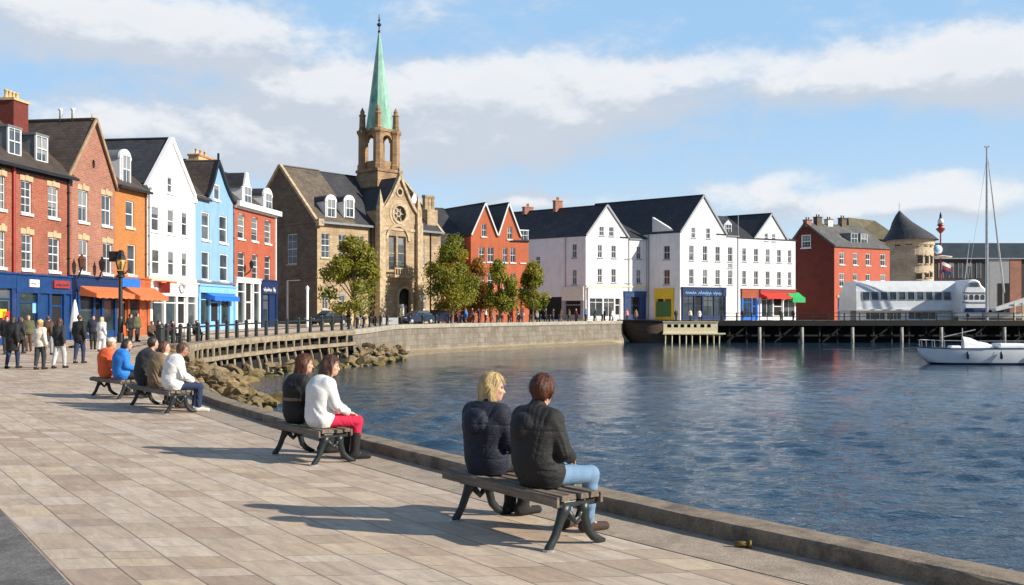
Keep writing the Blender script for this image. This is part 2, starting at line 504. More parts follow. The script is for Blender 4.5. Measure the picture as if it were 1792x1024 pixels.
def sheet(name, poly, dz, material, step=4.0, zf=ground, kind='structure'):
    n0 = len(poly)
    vs = [Vector(p) for p in poly]
    xs = [p[0] for p in poly]; ys = [p[1] for p in poly]
    if step:
        gy = min(ys) + .37
        while gy < max(ys):
            gx = min(xs) + .41
            st = step if gy < 170 else step * 6
            while gx < max(xs):
                if inside((gx, gy), poly): vs.append(Vector((gx, gy)))
                gx += st
            gy += st
    edges = [(i, (i + 1) % n0) for i in range(n0)]
    v, e, f, *_ = delaunay_2d_cdt(vs, edges, [], 1, 1e-5)
    mb = MB(); mb.v = [(p[0], p[1], zf(p[0], p[1]) + dz) for p in v]
    for t in f:
        a, b, c = (mb.v[i] for i in t)
        if (b[0]-a[0])*(c[1]-a[1]) - (b[1]-a[1])*(c[0]-a[0]) < 0: t = t[::-1]
        mb.f.append(tuple(t)); mb.m.append(0)
    o = mb.build(name, material)
    return tag(o, kind=kind)

# paving of long sandstone setts laid in courses along the kerb
def paving_mat():
    m, n, b = mat('sandstone paving')
    o = n.obj()
    wob = n.noise(o, .35, 2.0, .5, col=True)
    p = n.vm('ADD', o, n.vm('SCALE', n.vm('SUBTRACT', wob, (.5, .5, .5)), scale=.07))
    x, y, z = n.xyz(p)
    s = n.m('ADD', n.m('MULTIPLY', x, .818), n.m('MULTIPLY', y, .575))
    t = n.m('ADD', n.m('MULTIPLY', x, -.10), y)
    W = .36
    sr = n.m('DIVIDE', s, W)
    row = n.m('FLOOR', sr)
    fr = n.m('SUBTRACT', sr, row)
    wn = n.node('ShaderNodeTexWhiteNoise', noise_dimensions='1D'); n.set(wn.inputs['W'], row)
    tt = n.m('ADD', n.m('MULTIPLY', t, n.m('ADD', 1.0, n.m('MULTIPLY', wn.outputs[0], .55))), n.m('MULTIPLY', row, 17.31))
    vo = n.node('ShaderNodeTexVoronoi', voronoi_dimensions='1D', feature='F1'); n.set(vo.inputs['W'], tt); vo.inputs['Scale'].default_value = 2.0
    ve = n.node('ShaderNodeTexVoronoi', voronoi_dimensions='1D', feature='DISTANCE_TO_EDGE'); n.set(ve.inputs['W'], tt); ve.inputs['Scale'].default_value = 2.0
    r1, r2, r3 = n.xyz(vo.outputs['Color'])
    stone = n.ramp(r1, [(0.0, (.43,.335,.235)), (.15, (.47,.38,.28)), (.30, (.385,.29,.20)), (.42, (.49,.405,.305)), (.56, (.445,.35,.25)), (.68, (.50,.405,.295)), (.79, (.41,.325,.24)), (.88, (.365,.275,.195)), (.94, (.485,.385,.26))], 'CONSTANT')
    # bedding bands and mottling inside each stone
    lay = n.noise(n.comb(n.m('MULTIPLY', t, 1.0), n.m('MULTIPLY', s, 5.0), n.m('MULTIPLY', r2, 30.0)), 1.8, 7.0, .68, .6)
    fine = n.noise(o, 22.0, 5.0, .7)
    grime = n.noise(o, .42, 6.0, .7)
    col = n.mix(.55, stone, n.ramp(lay, [(.28, .26), (.72, .74)]), 'OVERLAY')
    col = n.mix(.28, col, n.ramp(fine, [(.3, .3), (.7, .7)]), 'OVERLAY')
    col = n.mix(n.m('MULTIPLY', n.smooth(grime, .46, .72), .30), col, (.235,.20,.17))
    ochre = n.m('MULTIPLY', n.smooth(n.noise(n.vm('ADD', o, (9, 2, 0)), .9, 5.0, .65), .63, .74), .55)
    col = n.mix(ochre, col, (.60,.40,.16))
    gum = n.node('ShaderNodeTexVoronoi', feature='F1'); n.set(gum.inputs['Vector'], o); gum.inputs['Scale'].default_value = 1.9
    spot = n.m('MULTIPLY', n.m('LESS_THAN', n.m('ADD', gum.outputs['Distance'], n.m('MULTIPLY', fine, .03)), .052), .55)
    col = n.mix(spot, col, (.12, .105, .09))
    col = n.vm('MULTIPLY', col, (1.06, 1.04, 1.055))
    ej = n.m('MULTIPLY', ve.outputs['Distance'], .5)                               # metres, roughly
    es = n.m('MULTIPLY', n.m('MINIMUM', fr, n.m('SUBTRACT', 1.0, fr)), W)
    jn = n.noise(o, 3.0, 3.0, .6)
    js = n.m('SUBTRACT', 1.0, n.smooth(es, .003, .012))
    jt = n.m('MULTIPLY', n.m('SUBTRACT', 1.0, n.smooth(ej, .002, .010)), n.smooth(jn, .38, .55))
    joint = n.m('MAXIMUM', n.m('MULTIPLY', js, n.m('ADD', .45, n.m('MULTIPLY', jn, .7))), jt)
    col = n.mix(n.m('MULTIPLY', joint, .68), col, (.10,.08,.065))
    n.set(b.inputs['Base Color'], col)
    n.set(b.inputs['Roughness'], n.m('ADD', .58, n.m('MULTIPLY', fine, .3)))
    h = n.m('SUBTRACT', n.m('ADD', n.m('MULTIPLY', lay, .4), n.m('ADD', n.m('MULTIPLY', fine, .25), n.m('MULTIPLY', r3, .35))), n.m('MULTIPLY', joint, 1.1))
    n.set(b.inputs['Normal'], n.bump(h, .45, .012))
    return m

def aggregate(name, c1, c2, sc1=60.0, stain=(.12,.10,.08), bmp=.5):
    m, n, b = mat(name)
    o = n.obj()
    f = n.noise(o, sc1, 4.0, .7); g = n.noise(o, 2.6, 6.0, .7); h = n.noise(o, 9.0, 5.0, .65)
    c = n.ramp(n.m('ADD', n.m('MULTIPLY', f, .55), n.m('MULTIPLY', h, .45)), [(.36, c1), (.62, c2)])
    c = n.mix(n.m('MULTIPLY', n.smooth(g, .47, .66), .75), c, stain)
    n.set(b.inputs['Base Color'], c); b.inputs['Roughness'].default_value = .9
    n.set(b.inputs['Normal'], n.bump(n.m('ADD', f, h), bmp, .012))
    return m
M['paving'] = paving_mat()
M['gravel_strip'] = aggregate('worn concrete strip', (.27,.21,.155), (.42,.34,.26), 50, stain=(.22,.175,.13))
M['asphalt'] = aggregate('grey asphalt', (.10,.093,.087), (.20,.185,.172), 38, stain=(.075,.07,.066), bmp=.8)
M['road'] = aggregate('street tarmac', (.16,.155,.15), (.24,.23,.22), 20, stain=(.13,.125,.12), bmp=.1)
M['kerb'] = aggregate('kerb stone', (.16,.12,.085), (.32,.25,.175), 55, stain=(.085,.066,.046))
M['quay'] = None

def quay_mat():
    m, n, b = mat('weathered quay masonry')
    o = n.obj(); x, y, z = n.xyz(o)
    s = n.m('ADD', n.m('MULTIPLY', x, .7), n.m('MULTIPLY', y, .8))
    t = n.node('ShaderNodeTexBrick'); n.set(t.inputs['Vector'], n.comb(s, z, 0))
    n.set(t.inputs['Color1'], (.235,.205,.165)); n.set(t.inputs['Color2'], (.165,.145,.115)); n.set(t.inputs['Mortar'], (.10,.088,.07))
    t.inputs['Scale'].default_value = 1.0; t.inputs['Brick Width'].default_value = 1.5; t.inputs['Row Height'].default_value = .55; t.inputs['Mortar Size'].default_value = .02
    f = n.noise(n.comb(n.m('MULTIPLY', s, 1.0), n.m('MULTIPLY', z, .35), 0), .8, 7.0, .7)
    g = n.noise(o, 3.0, 6.0, .7)
    c = n.mix(n.smooth(f, .42, .68), t.outputs[0], (.135,.105,.07))
    c = n.mix(n.m('MULTIPLY', n.smooth(g, .52, .7), .5), c, (.36,.31,.23))
    c = n.mix(n.m('MULTIPLY', n.smooth(n.m('ADD', z, n.m('MULTIPLY', g, .5)), -1.05, -1.45), .85), c, (.38,.31,.19))     # bleached tide band
    n.set(b.inputs['Base Color'], c); b.inputs['Roughness'].default_value = .9
    n.set(b.inputs['Normal'], n.bump(n.m('ADD', g, t.outputs['Fac']), -.4, .05))
    return m
M['quay'] = quay_mat()

land = KERBLINE + EL + PIERBACK + [(260, 1200), (-420, 1200), (-420, -14)]
# wide strips are split off so the triangles of the near paving stay small
sheet('pavement', land, 0.0, M['paving'], 4.0)
al = lambda p, q: (p[0] * -.57 + p[1] * .82, p[0] * .82 + p[1] * .57)
def asphalt_strip():
    a = (-4.74, 9.22); d = (-.57, .82)
    near = (a[0] - d[0] * 22, a[1] - d[1] * 22); far = (a[0] + d[0] * 11, a[1] + d[1] * 11)
    pl = [near, far, (far[0] - 7, far[1] - 4.5), (near[0] - 7, near[1] - 4.5)]
    sheet('asphalt_path', pl, .006, M['asphalt'], 0)
asphalt_strip()
kin = offset(KERBLINE[2:-2], -.62)
sheet('concrete_strip', KERBLINE[2:-2] + kin[::-1], .005, M['gravel_strip'], 0)

def sweep_profile(name, line, prof, material, zf=ground, jitter=0.0, parent=None, zjit=0.0):
    """prof: (offset towards the water, height) open strip along the line"""
    mb = MB(); k = len(prof)
    offs = [offset(line, d) for d, _ in prof]
    r = random.Random(3)
    for i in range(len(line)):
        for j, (d, h) in enumerate(prof):
            p = offs[j][i]
            mb.v.append((p[0] + r.uniform(-jitter, jitter), p[1] + r.uniform(-jitter, jitter), zf(*line[i]) + h + r.uniform(-zjit, zjit)))
    for i in range(len(line) - 1):
        for j in range(k - 1):
            a = i * k + j
            mb.f.append((a, a + k, a + k + 1, a + 1)); mb.m.append(0)
    # closed ends
    mb.f.append(tuple(range(k))); mb.m.append(0)
    e = (len(line) - 1) * k
    mb.f.append(tuple(range(e + k - 1, e - 1, -1))); mb.m.append(0)
    return mb.build(name, material, parent)
KFINE = resample(KERBLINE[::4] + [KERBLINE[-1]], .22)
ko = sweep_profile('kerb', KFINE, [(0, -.05), (.0, .115), (.018, .138), (.12, .143), (.24, .142), (.335, .135), (.36, .11), (.38, -3.2)], M['kerb'], jitter=.006, zjit=.004)
tag(ko, kind='structure')

# ------------------------------------------------------------------ water
def water_mat():
    m, n, b = mat('harbour water')
    o = n.obj()
    warp = n.noise(o, .05, 2.0, .5, col=True)
    p = n.vm('ADD', o, n.vm('SCALE', n.vm('SUBTRACT', warp, (.5, .5, .5)), scale=6.0))
    c = n.noise(n.vm('MULTIPLY', p, (.6, 1.0, 1)), 2.6, 4.0, .62, .6)
    d = n.noise(n.vm('MULTIPLY', p, (.7, 1.0, 1)), 8.5, 3.0, .6, .5)
    gust = n.noise(n.vm('MULTIPLY', o, (.6, 1.4, 1)), .045, 3.0, .55)
    h = n.m('ADD', c, n.m('MULTIPLY', d, .30))
    px_, py_, pz_ = n.xyz(o)
    calm = n.m('ADD', .16, n.m('MULTIPLY', n.smooth(n.m('ADD', py_, n.m('MULTIPLY', n.m('SUBTRACT', gust, .5), 90.0)), 84, 12), .9))
    n.set(b.inputs['Normal'], n.bump(n.m('MULTIPLY', h, calm), .85, .11))
    deep = n.mix(n.smooth(gust, .3, .7), (.013,.036,.064), (.020,.050,.084))
    n.set(b.inputs['Base Color'], deep)
    b.inputs['Roughness'].default_value = .09
    b.inputs['IOR'].default_value = 1.333
    return m
M['water'] = water_mat()
def build_water():
    """a wind-ruffled sheet: a sum of short waves, finer close to the promenade"""
    g = np.random.default_rng(12)
    xs = np.concatenate([np.arange(-26, 34, .15), np.arange(34, 90, .4)])
    ys = [-6.0]
    while ys[-1] < 141: ys.append(ys[-1] + max(.10, min(.55, .10 + .0036 * (ys[-1] - 6))))
    ys = np.array(ys)
    X, Y = np.meshgrid(xs, ys)
    H = np.zeros_like(X); step = np.gradient(ys)[:, None]
    wind = 1.25
    gust = .75 + .35 * np.sin(.21 * X + .13 * Y + 1.2 * np.sin(.05 * Y)) * np.sin(.11 * Y - .07 * X + .6)
    for i in range(110):
        lam = .32 * (2.5 / .32) ** (g.random() ** 1.2)
        a = wind + g.normal(0, .55)
        k = 2 * math.pi / lam
        amp = .0104 * lam ** .90 * g.uniform(.5, 1.3)
        ph = k * (math.cos(a) * X + math.sin(a) * Y) + g.uniform(0, 6.28) + .8 * np.sin(.31 * X * math.sin(a) - .27 * Y * math.cos(a) + i)
        fade = np.clip((lam / (2.6 * step)) - .6, 0, 1)
        sn = np.sin(ph)
        H += amp * fade * (sn - .28 * np.cos(2 * ph))
    H *= gust * .60
    H *= .17 + .83 * np.clip((76 - Y) / 56, 0, 1) ** 1.2            # calmer in the lee of the quay and houses
    edge = np.clip(np.minimum(np.minimum(X - xs[0], xs[-1] - X), np.minimum(Y - ys[0], ys[-1] - Y)) / 3, 0, 1)
    Z = WATER + H * edge
    ny, nx = X.shape
    V = np.stack([X.ravel(), Y.ravel(), Z.ravel()], 1)
    I = np.arange(nx * ny).reshape(ny, nx)
    Q = np.stack([I[:-1, :-1].ravel(), I[:-1, 1:].ravel(), I[1:, 1:].ravel(), I[1:, :-1].ravel()], 1)
    x0, x1, y0, y1 = xs[0], xs[-1], ys[0], ys[-1]
    n = len(V); ex = [(-90, -30), (320, -30), (320, 400), (-90, 400)]
    V = np.concatenate([V, np.array([(x, y, WATER) for x, y in ex])])
    c = [I[0, 0], I[0, -1], I[-1, -1], I[-1, 0]]
    me = bpy.data.meshes.new('water')
    me.vertices.add(len(V)); me.vertices.foreach_set('co', V.ravel())
    ring = np.array([(n, n+1, c[1], c[0]), (n+1, n+2, c[2], c[1]), (n+2, n+3, c[3], c[2]), (n+3, n, c[0], c[3])])
    Q = np.concatenate([Q, ring])
    me.loops.add(Q.size); me.loops.foreach_set('vertex_index', Q.ravel().astype(np.int32))
    me.polygons.add(len(Q)); me.polygons.foreach_set('loop_start', np.arange(0, Q.size, 4, dtype=np.int32))
    me.polygons.foreach_set('use_smooth', np.ones(len(Q), bool))
    me.materials.append(M['water']); me.update(); me.validate()
    o = place('water', me); tag(o, kind='structure')
build_water()
# ------------------------------------------------------------------ buildings
def clip_convex(poly, cp):
    """Sutherland-Hodgman; cp convex, counter-clockwise"""
    out = poly
    for i in range(len(cp)):
        ax, az = cp[i]; bx, bz = cp[(i + 1) % len(cp)]
        inp, out = out, []
        def side(p): return (bx - ax) * (p[1] - az) - (bz - az) * (p[0] - ax)
        for j in range(len(inp)):
            p, q = inp[j], inp[(j + 1) % len(inp)]
            sp, sq = side(p), side(q)
            if sp >= -1e-9: out.append(p)
            if (sp > 1e-9 and sq < -1e-9) or (sp < -1e-9 and sq > 1e-9):
                t = sp / (sp - sq)
                out.append((p[0] + (q[0]-p[0]) * t, p[1] + (q[1]-p[1]) * t))
        if not out: return []
    return out

def ccw(poly):
    a = sum(poly[i][0] * poly[(i+1) % len(poly)][1] - poly[(i+1) % len(poly)][0] * poly[i][1] for i in range(len(poly)))
    return poly if a > 0 else poly[::-1]

def wall_panel(mb, poly, holes, mp, reveal=.16, mi=0):
    poly = ccw(poly)
    xs = sorted({p[0] for p in poly} | {h[0] for h in holes} | {h[1] for h in holes})
    zs = sorted({p[1] for p in poly} | {h[2] for h in holes} | {h[3] for h in holes})
    xs = [x for i, x in enumerate(xs) if i == 0 or x - xs[i-1] > 1e-4]; zs = [z for i, z in enumerate(zs) if i == 0 or z - zs[i-1] > 1e-4]
    for x0, x1 in zip(xs, xs[1:]):
        for z0, z1 in zip(zs, zs[1:]):
            cx, cz = (x0 + x1) / 2, (z0 + z1) / 2
            if any(h[0] < cx < h[1] and h[2] < cz < h[3] for h in holes): continue
            c = clip_convex([(x0, z0), (x1, z0), (x1, z1), (x0, z1)], poly)
            if len(c) >= 3: mb.face([mp(x, 0, z) for x, z in c], mi)
    for x0, x1, z0, z1 in holes:
        for (a, b, c, d) in ((x0, z0, x1, z0), (x1, z0, x1, z1), (x1, z1, x0, z1), (x0, z1, x0, z0)):
            mb.face([mp(a, 0, b), mp(a, reveal, b), mp(c, reveal, d), mp(c, 0, d)], mi)

def boxm(mb, mp, x0, x1, d0, d1, z0, z1, mi=0):
    v = [mp(x0,d0,z0), mp(x1,d0,z0), mp(x1,d1,z0), mp(x0,d1,z0), mp(x0,d0,z1), mp(x1,d0,z1), mp(x1,d1,z1), mp(x0,d1,z1)]
    mb.add(v, [(0,3,2,1),(4,5,6,7),(0,1,5,4),(1,2,6,5),(2,3,7,6),(3,0,4,7)], mi)

class House:
    def __init__(s, name, label, cat, A, u, depth, base=None, k=0.0, group=None):
        L = math.hypot(*u); s.u = (u[0] / L, u[1] / L); s.v = (-s.u[1], s.u[0]); s.A = A; s.k = k; s.D = depth
        s.base = ground(*A) if base is None else base
        s.root = empty(name, (A[0], A[1], s.base), math.atan2(s.u[1], s.u[0]))
        tag(s.root, label, cat, group)
        s.front = lambda x, d, z: (x + k * d, d, z)
        s.left = lambda y, d, z: (k * y + d, y, z)
    def sx(s, px):                       # along the front, from a column of the photograph
        c = (px - HX) / F
        return (c * s.A[1] - s.A[0]) / (s.u[0] - c * s.u[1])
    def sz(s, px, py):
        y = s.A[1] + s.u[1] * s.sx(px)
        return EYE - (py - HY) / F * y - s.base
    def sxy(s, px, y):                   # along the front, for a thing that stands y metres back
        c = (px - HX) / F; P = (s.A[0] + s.v[0] * y, s.A[1] + s.v[1] * y)
        return (c * P[1] - P[0]) / (s.u[0] - c * s.u[1])
    def ly(s, px):                       # along the left side wall
        c = (px - HX) / F
        wxx, wyy = s.k * s.u[0] + s.v[0], s.k * s.u[1] + s.v[1]
        return (c * s.A[1] - s.A[0]) / (wxx - c * wyy)
    def lz(s, px, py):
        wyy = s.k * s.u[1] + s.v[1]
        y = s.A[1] + wyy * s.ly(px)
        return EYE - (py - HY) / F * y - s.base
    def row(s, cols, py0, py1, ref=None, side=False):
        f, g = (s.ly, s.lz) if side else (s.sx, s.sz)
        ref = ref if ref is not None else (cols[0][0] + cols[0][1]) / 2
        z1, z0 = g(ref, py0), g(ref, py1)
        out = []
        for a, b in cols:
            x0, x1 = sorted((f(a), f(b)))
            out.append((x0, x1, z0, z1))
        return out
    def right(s, W):
        return lambda y, d, z: (W + s.k * y - d, y, z)

def window(parent, mp, h, frame='white_paint', pane='glass', sill='stone_sill', lintel=None, bars=(1, 1), d=.11, name='window', arch=None, fw=None, proud=.05, wallmat=None):
    """one opening: the pane is the window itself; frame, sill and lintel are its children"""
    x0, x1, z0, z1 = h
    w, hh = x1 - x0, z1 - z0
    fw = fw or max(.036, min(.065, w * .065))
    mb = MB(); mb.face([mp(x0, d, z0), mp(x1, d, z0), mp(x1, d, z1), mp(x0, d, z1)])
    o = mb.build(name, M[pane], parent)
    f = MB()
    a, b = d - .05, d - .004
    boxm(f, mp, x0, x0 + fw, a, b, z0, z1); boxm(f, mp, x1 - fw, x1, a, b, z0, z1)
    boxm(f, mp, x0 + fw, x1 - fw, a, b, z0, z0 + fw); boxm(f, mp, x0 + fw, x1 - fw, a, b, z1 - fw, z1)
    rr_ = random.Random(int((x0 * 131 + z0 * 17) * 100)).random(); zm = z0 + hh * (.5 if rr_ < .8 else .40 + rr_ * .12)
    if bars[1]:
        boxm(f, mp, x0 + fw, x1 - fw, a - .012, b, zm - fw * .5, zm + fw * .5)
    for i in range(1, bars[0] + 1):
        xm = x0 + w * i / (bars[0] + 1)
        boxm(f, mp, xm - .016, xm + .016, a + .012, b - .006, z0 + fw, zm - fw * .5); boxm(f, mp, xm - .016, xm + .016, a + .012, b - .006, zm + fw * .5, z1 - fw)
    if bars[1] > 1:
        for zq in (z0 + hh * .26, z0 + hh * .75):
            boxm(f, mp, x0 + fw, x1 - fw, a + .014, b - .008, zq - .014, zq + .014)
    f.build('frame', M[frame], o)
    if arch:
        # head filled out round a segmental or round arch
        g = MB(); n = 10; rise = arch * w
        pts = [(x0 + w * i / n, z1 - rise + rise * math.sqrt(max(0, 1 - (2 * i / n - 1) ** 2))) for i in range(n + 1)]
        for i in range(n):
            (xa, za), (xb, zb) = pts[i], pts[i + 1]
            g.face([mp(xa, d - .065, za), mp(xb, d - .065, zb), mp(xb, d - .065, z1), mp(xa, d - .065, z1)])
            g.face([mp(xa, d - .065, za), mp(xb, d - .065, zb), mp(xb, d - .004, zb), mp(xa, d - .004, za)])
        g.build('arch_head', M[wallmat or 'stone_lintel'], o)
    if sill:
        g = MB(); boxm(g, mp, x0 - .09, x1 + .09, -proud - .05, d - .055, z0 - .15, z0 - .002)
        g.build('sill', M[sill], o)
    if lintel:
        g = MB(); boxm(g, mp, x0 - .12, x1 + .12, -.03, .0, z1 + .004, z1 + .30)
        boxm(g, mp, (x0 + x1) / 2 - .14, (x0 + x1) / 2 + .14, -.06, -.031, z1 + .03, z1 + .40)
        g.build('lintel', M[lintel], o)
    return o

def gable_poly(x0, x1, z0, ze0, xa, za, ze1=None):
    return [(x0, z0), (x1, z0), (x1, ze1 if ze1 is not None else ze0), (xa, za), (x0, ze0)]

def slab(mb, a, b, c, d, th, mi=0):
    """a thick plate with corners a b c d (upper face), thickened downwards along its normal"""
    a, b, c, d = map(Vector, (a, b, c, d))
    n = (b - a).cross(d - a).normalized()
    if n.z < 0: n = -n
    lo = [p - n * th for p in (a, b, c, d)]
    mb.add([a, b, c, d] + lo, [(0,1,2,3),(7,6,5,4),(0,4,5,1),(1,5,6,2),(2,6,7,3),(3,7,4,0)], mi)

def gable_roof(H, x0, x1, ze0, xa, za, y0, y1, ov=.22, th=.16, ze1=None, mi=0, mb=None, sag=0.0):
    """ridge running back from the front; a slightly uneven ridge line"""
    mb = mb or MB(); k = H.k
    ze1 = ze0 if ze1 is None else ze1
    s0 = (za - ze0) / (xa - x0); s1 = (za - ze1) / (x1 - xa)
    T = th
    def P(x, y, z): return (x + k * y, y, z)
    slab(mb, P(x0 - ov, y0, ze0 - ov * s0 + T), P(xa, y0, za + T), P(xa, y1, za + T), P(x0 - ov, y1, ze0 - ov * s0 + T), th, mi)
    slab(mb, P(xa, y0, za + T), P(x1 + ov, y0, ze1 - ov * s1 + T), P(x1 + ov, y1, ze1 - ov * s1 + T), P(xa, y1, za + T), th, mi)
    mb.bar(P(xa, y0, za + T + .02), P(xa, y1, za + T + .02), .22, .1, mi)
    return mb

def eave_roof(H, x0, x1, ze, zr, ov=.3, th=.15, yr=None, mi=0, mb=None, y1=None):
    """ridge parallel to the front"""
    mb = mb or MB(); k = H.k; D = y1 or H.D; yr = yr or D / 2
    s = (zr - ze) / yr; s2 = (zr - ze) / (D - yr)
    def P(x, y, z): return (x + k * y, y, z)
    T = th
    slab(mb, P(x0, -ov, ze - ov * s + T), P(x1, -ov, ze - ov * s + T), P(x1, yr, zr + T), P(x0, yr, zr + T), th, mi)
    slab(mb, P(x0, yr, zr + T), P(x1, yr, zr + T), P(x1, D + ov, ze - ov * s2 + T), P(x0, D + ov, ze - ov * s2 + T), th, mi)
    mb.bar(P(x0, yr, zr + T + .02), P(x1, yr, zr + T + .02), .22, .1, mi)
    return mb

def chimney(parent, x, y, z0, z1, w, d, m='brick_brown', pots=2, cap='stone_sill', pot='terracotta', ph=.5, axis='x'):
    mb = MB(); mb.box(x - w/2, x + w/2, y - d/2, y + d/2, z0, z1)
    c = mb.build('chimney', M[m], parent)
    g = MB(); g.box(x - w/2 - .08, x + w/2 + .08, y - d/2 - .08, y + d/2 + .08, z1, z1 + .14); g.build('chimney_cap', M[cap], c)
    for i in range(pots):
        t = (i + .5) / pots - .5
        px_, py_ = (x + t * w * .95, y) if axis == 'x' else (x, y + t * d * .95)
        g = MB(); g.lathe([(.13, 0), (.15, .06), (.11, .12), (.10, ph * .85), (.135, ph * .9), (.135, ph), (.08, ph)], (px_, py_, z1 + .14), 10)
        g.build('chimney_pot', M[pot], c, smooth=True)
    return c

def pipe(parent, x, z0, z1, m='black_iron', mp=None, r=.05, hop=True):
    mb = MB()
    mb.tube([mp(x, -.09, z0), mp(x, -.09, z1)], r, 8)
    if hop: boxm(mb, mp, x - .12, x + .12, -.22, -.02, z1, z1 + .22)
    z = z0 + 1.5
    while z < z1:
        boxm(mb, mp, x - .09, x + .09, -.15, 0, z, z + .05); z += 1.9
    return mb.build('drainpipe', M[m], parent)

def dormer(parent, xc, w, z0, z1, yf, yb, wallm='white_paint', roofm='lead', kind='flat', pane='glass', k=0.0, ztop=None, bars=(1, 1)):
    """a roof window box: front at depth yf, running back to yb"""
    mb = MB()
    x0, x1 = xc - w / 2, xc + w / 2
    def mp(x, d, z): return (x + k * (yf + d), yf + d, z)
    if kind == 'flat':
        boxm(mb, mp, x0, x1, .02, yb - yf, z0, z1)
        o = mb.build('dormer', M[roofm], parent)
        g = MB(); boxm(g, mp, x0 - .12, x1 + .12, -.12, yb - yf, z1 + .002, z1 + .12); g.build('dormer_roof', M[roofm], o)
        h = (x0 + .02, x1 - .02, z0 + .02, z1 - .04)
    else:
        boxm(mb, mp, x0, x1, .02, yb - yf, z0, z1)
        o = mb.build('dormer', M[wallm], parent)
        g = MB(); n = 12
        zt = ztop or z1 + w * .5
        if kind == 'arch':
            pts = [(xc - (w/2 + .06) * math.cos(math.pi * i / n), z1 + (zt - z1) * math.sin(math.pi * i / n)) for i in range(n + 1)]
        elif kind == 'ogee':
            pts = [(x0 - .1, z1), (x0 + w * .18, z1 + .18), (x0 + w * .3, z1 + (zt - z1) * .55), (xc - w * .1, zt - .08), (xc, zt), (xc + w * .1, zt - .08), (x1 - w * .3, z1 + (zt - z1) * .55), (x1 - w * .18, z1 + .18), (x1 + .1, z1)]
        else:
            pts = [(x0 - .12, z1), (xc, zt), (x1 + .12, z1)]
        A = [mp(x, -.03, z) for x, z in pts]; B = [mp(x, .14, z) for x, z in pts]
        n = len(pts)
        g.add(A + B, [tuple(range(n - 1, -1, -1)), tuple(range(n, 2 * n))] + [(i, i + 1, n + i + 1, n + i) for i in range(n - 1)])
        g.build('pediment', M[wallm], o)
        g = MB()
        C_ = [mp(x, .145, z - .03) for x, z in pts]; D_ = [mp(x, yb - yf, z - .03) for x, z in pts]
        g.add(C_ + D_, [(i, i + 1, n + i + 1, n + i) for i in range(n - 1)])
        g.build('dormer_roof', M[roofm], o)
        h = (x0 + w * .16, x1 - w * .16, z0 + .12, z1 + (.1 if kind != 'arch' else .2))
    # frontal pane and frame
    wd = MB(); wd.face([mp(h[0], -.012 if kind == 'flat' else -.034, h[2]), mp(h[1], -.012 if kind == 'flat' else -.034, h[2]), mp(h[1], -.012 if kind == 'flat' else -.034, h[3]), mp(h[0], -.012 if kind == 'flat' else -.034, h[3])])
    wd.build('window', M[pane], o)
    f = MB(); fw = .07; dd0, dd1 = -.09, -.036
    boxm(f, mp, h[0] - fw, h[0], dd0, .01, h[2] - fw, h[3] + fw); boxm(f, mp, h[1], h[1] + fw, dd0, .01, h[2] - fw, h[3] + fw)
    boxm(f, mp, h[0], h[1], dd0, .01, h[2] - fw, h[2]); boxm(f, mp, h[0], h[1], dd0, .01, h[3], h[3] + fw)
    boxm(f, mp, h[0], h[1], dd0 + .01, dd1, (h[2] + h[3]) / 2 - .03, (h[2] + h[3]) / 2 + .03)
    for i in range(1, bars[0] + 1):
        xm = h[0] + (h[1] - h[0]) * i / (bars[0] + 1)
        boxm(f, mp, xm - .02, xm + .02, dd0 + .02, dd1, h[2], h[3])
    f.build('window_frame', M['white_paint'], o)
    return o

def awning(parent, mp, x0, x1, z, out, drop, m, name='awning', val=.22):
    mb = MB(); n = 6
    for i in range(n):
        a, b = x0 + (x1 - x0) * i / n, x0 + (x1 - x0) * (i + 1) / n
        sg = .04
        mid = out * .5
        mb.face([mp(a, -.03, z), mp(b, -.03, z), mp(b, -mid, z - drop * .5 - sg), mp(a, -mid, z - drop * .5 - sg)])
        mb.face([mp(a, -mid, z - drop * .5 - sg), mp(b, -mid, z - drop * .5 - sg), mp(b, -out, z - drop), mp(a, -out, z - drop)])
        c = (a + b) / 2
        mb.face([mp(a, -out, z - drop), mp(b, -out, z - drop), mp(b, -out - .01, z - drop - val), mp(c, -out - .01, z - drop - val - .05), mp(a, -out - .01, z - drop - val)])
    for x in (x0, x1):
        mb.face([mp(x, -.03, z), mp(x, -out * .5, z - drop * .5 - .04), mp(x, -out, z - drop), mp(x, -out, z - drop - val), mp(x, -.03, z - drop - val * .4)])
    mb.bar(mp(x0, -out, z - drop), mp(x1, -out, z - drop), .05, .05, 0)
    o = mb.build(name, M[m], parent)
    md = o.modifiers.new('thickness', 'SOLIDIFY'); md.thickness = .02
    return o

def scribble(mb, mp, x0, x1, z0, z1, d, seed, th=.03):
    """a flowing line of painted script, too small in the photograph to be read"""
    r = random.Random(seed); up = Vector(mp(0, 1, 0)) - Vector(mp(0, 0, 0))
    h = z1 - z0; x = x0
    while x < x1 - h * .5:
        L = min(x1 - x, h * r.uniform(1.6, 4.2)); n = max(6, int(L / (h * .11)))
        ph, fr = r.uniform(0, 6.28), r.uniform(.85, 1.25); pts = []
        for i in range(n + 1):
            t = L * i / n; w = 2 * math.pi * t / (h * .62) * fr + ph
            tall = .42 + .5 * (r.random() < .16)
            pts.append((x + t + h * .10 * math.sin(w * 2), z0 + h * (.30 + tall * .62 * math.sin(w))))
        for (xa, za), (xb, zb) in zip(pts, pts[1:]): mb.bar(mp(xa, d, za), mp(xb, d, zb), th, .006, 0, up=up)
        x += L + h * .55

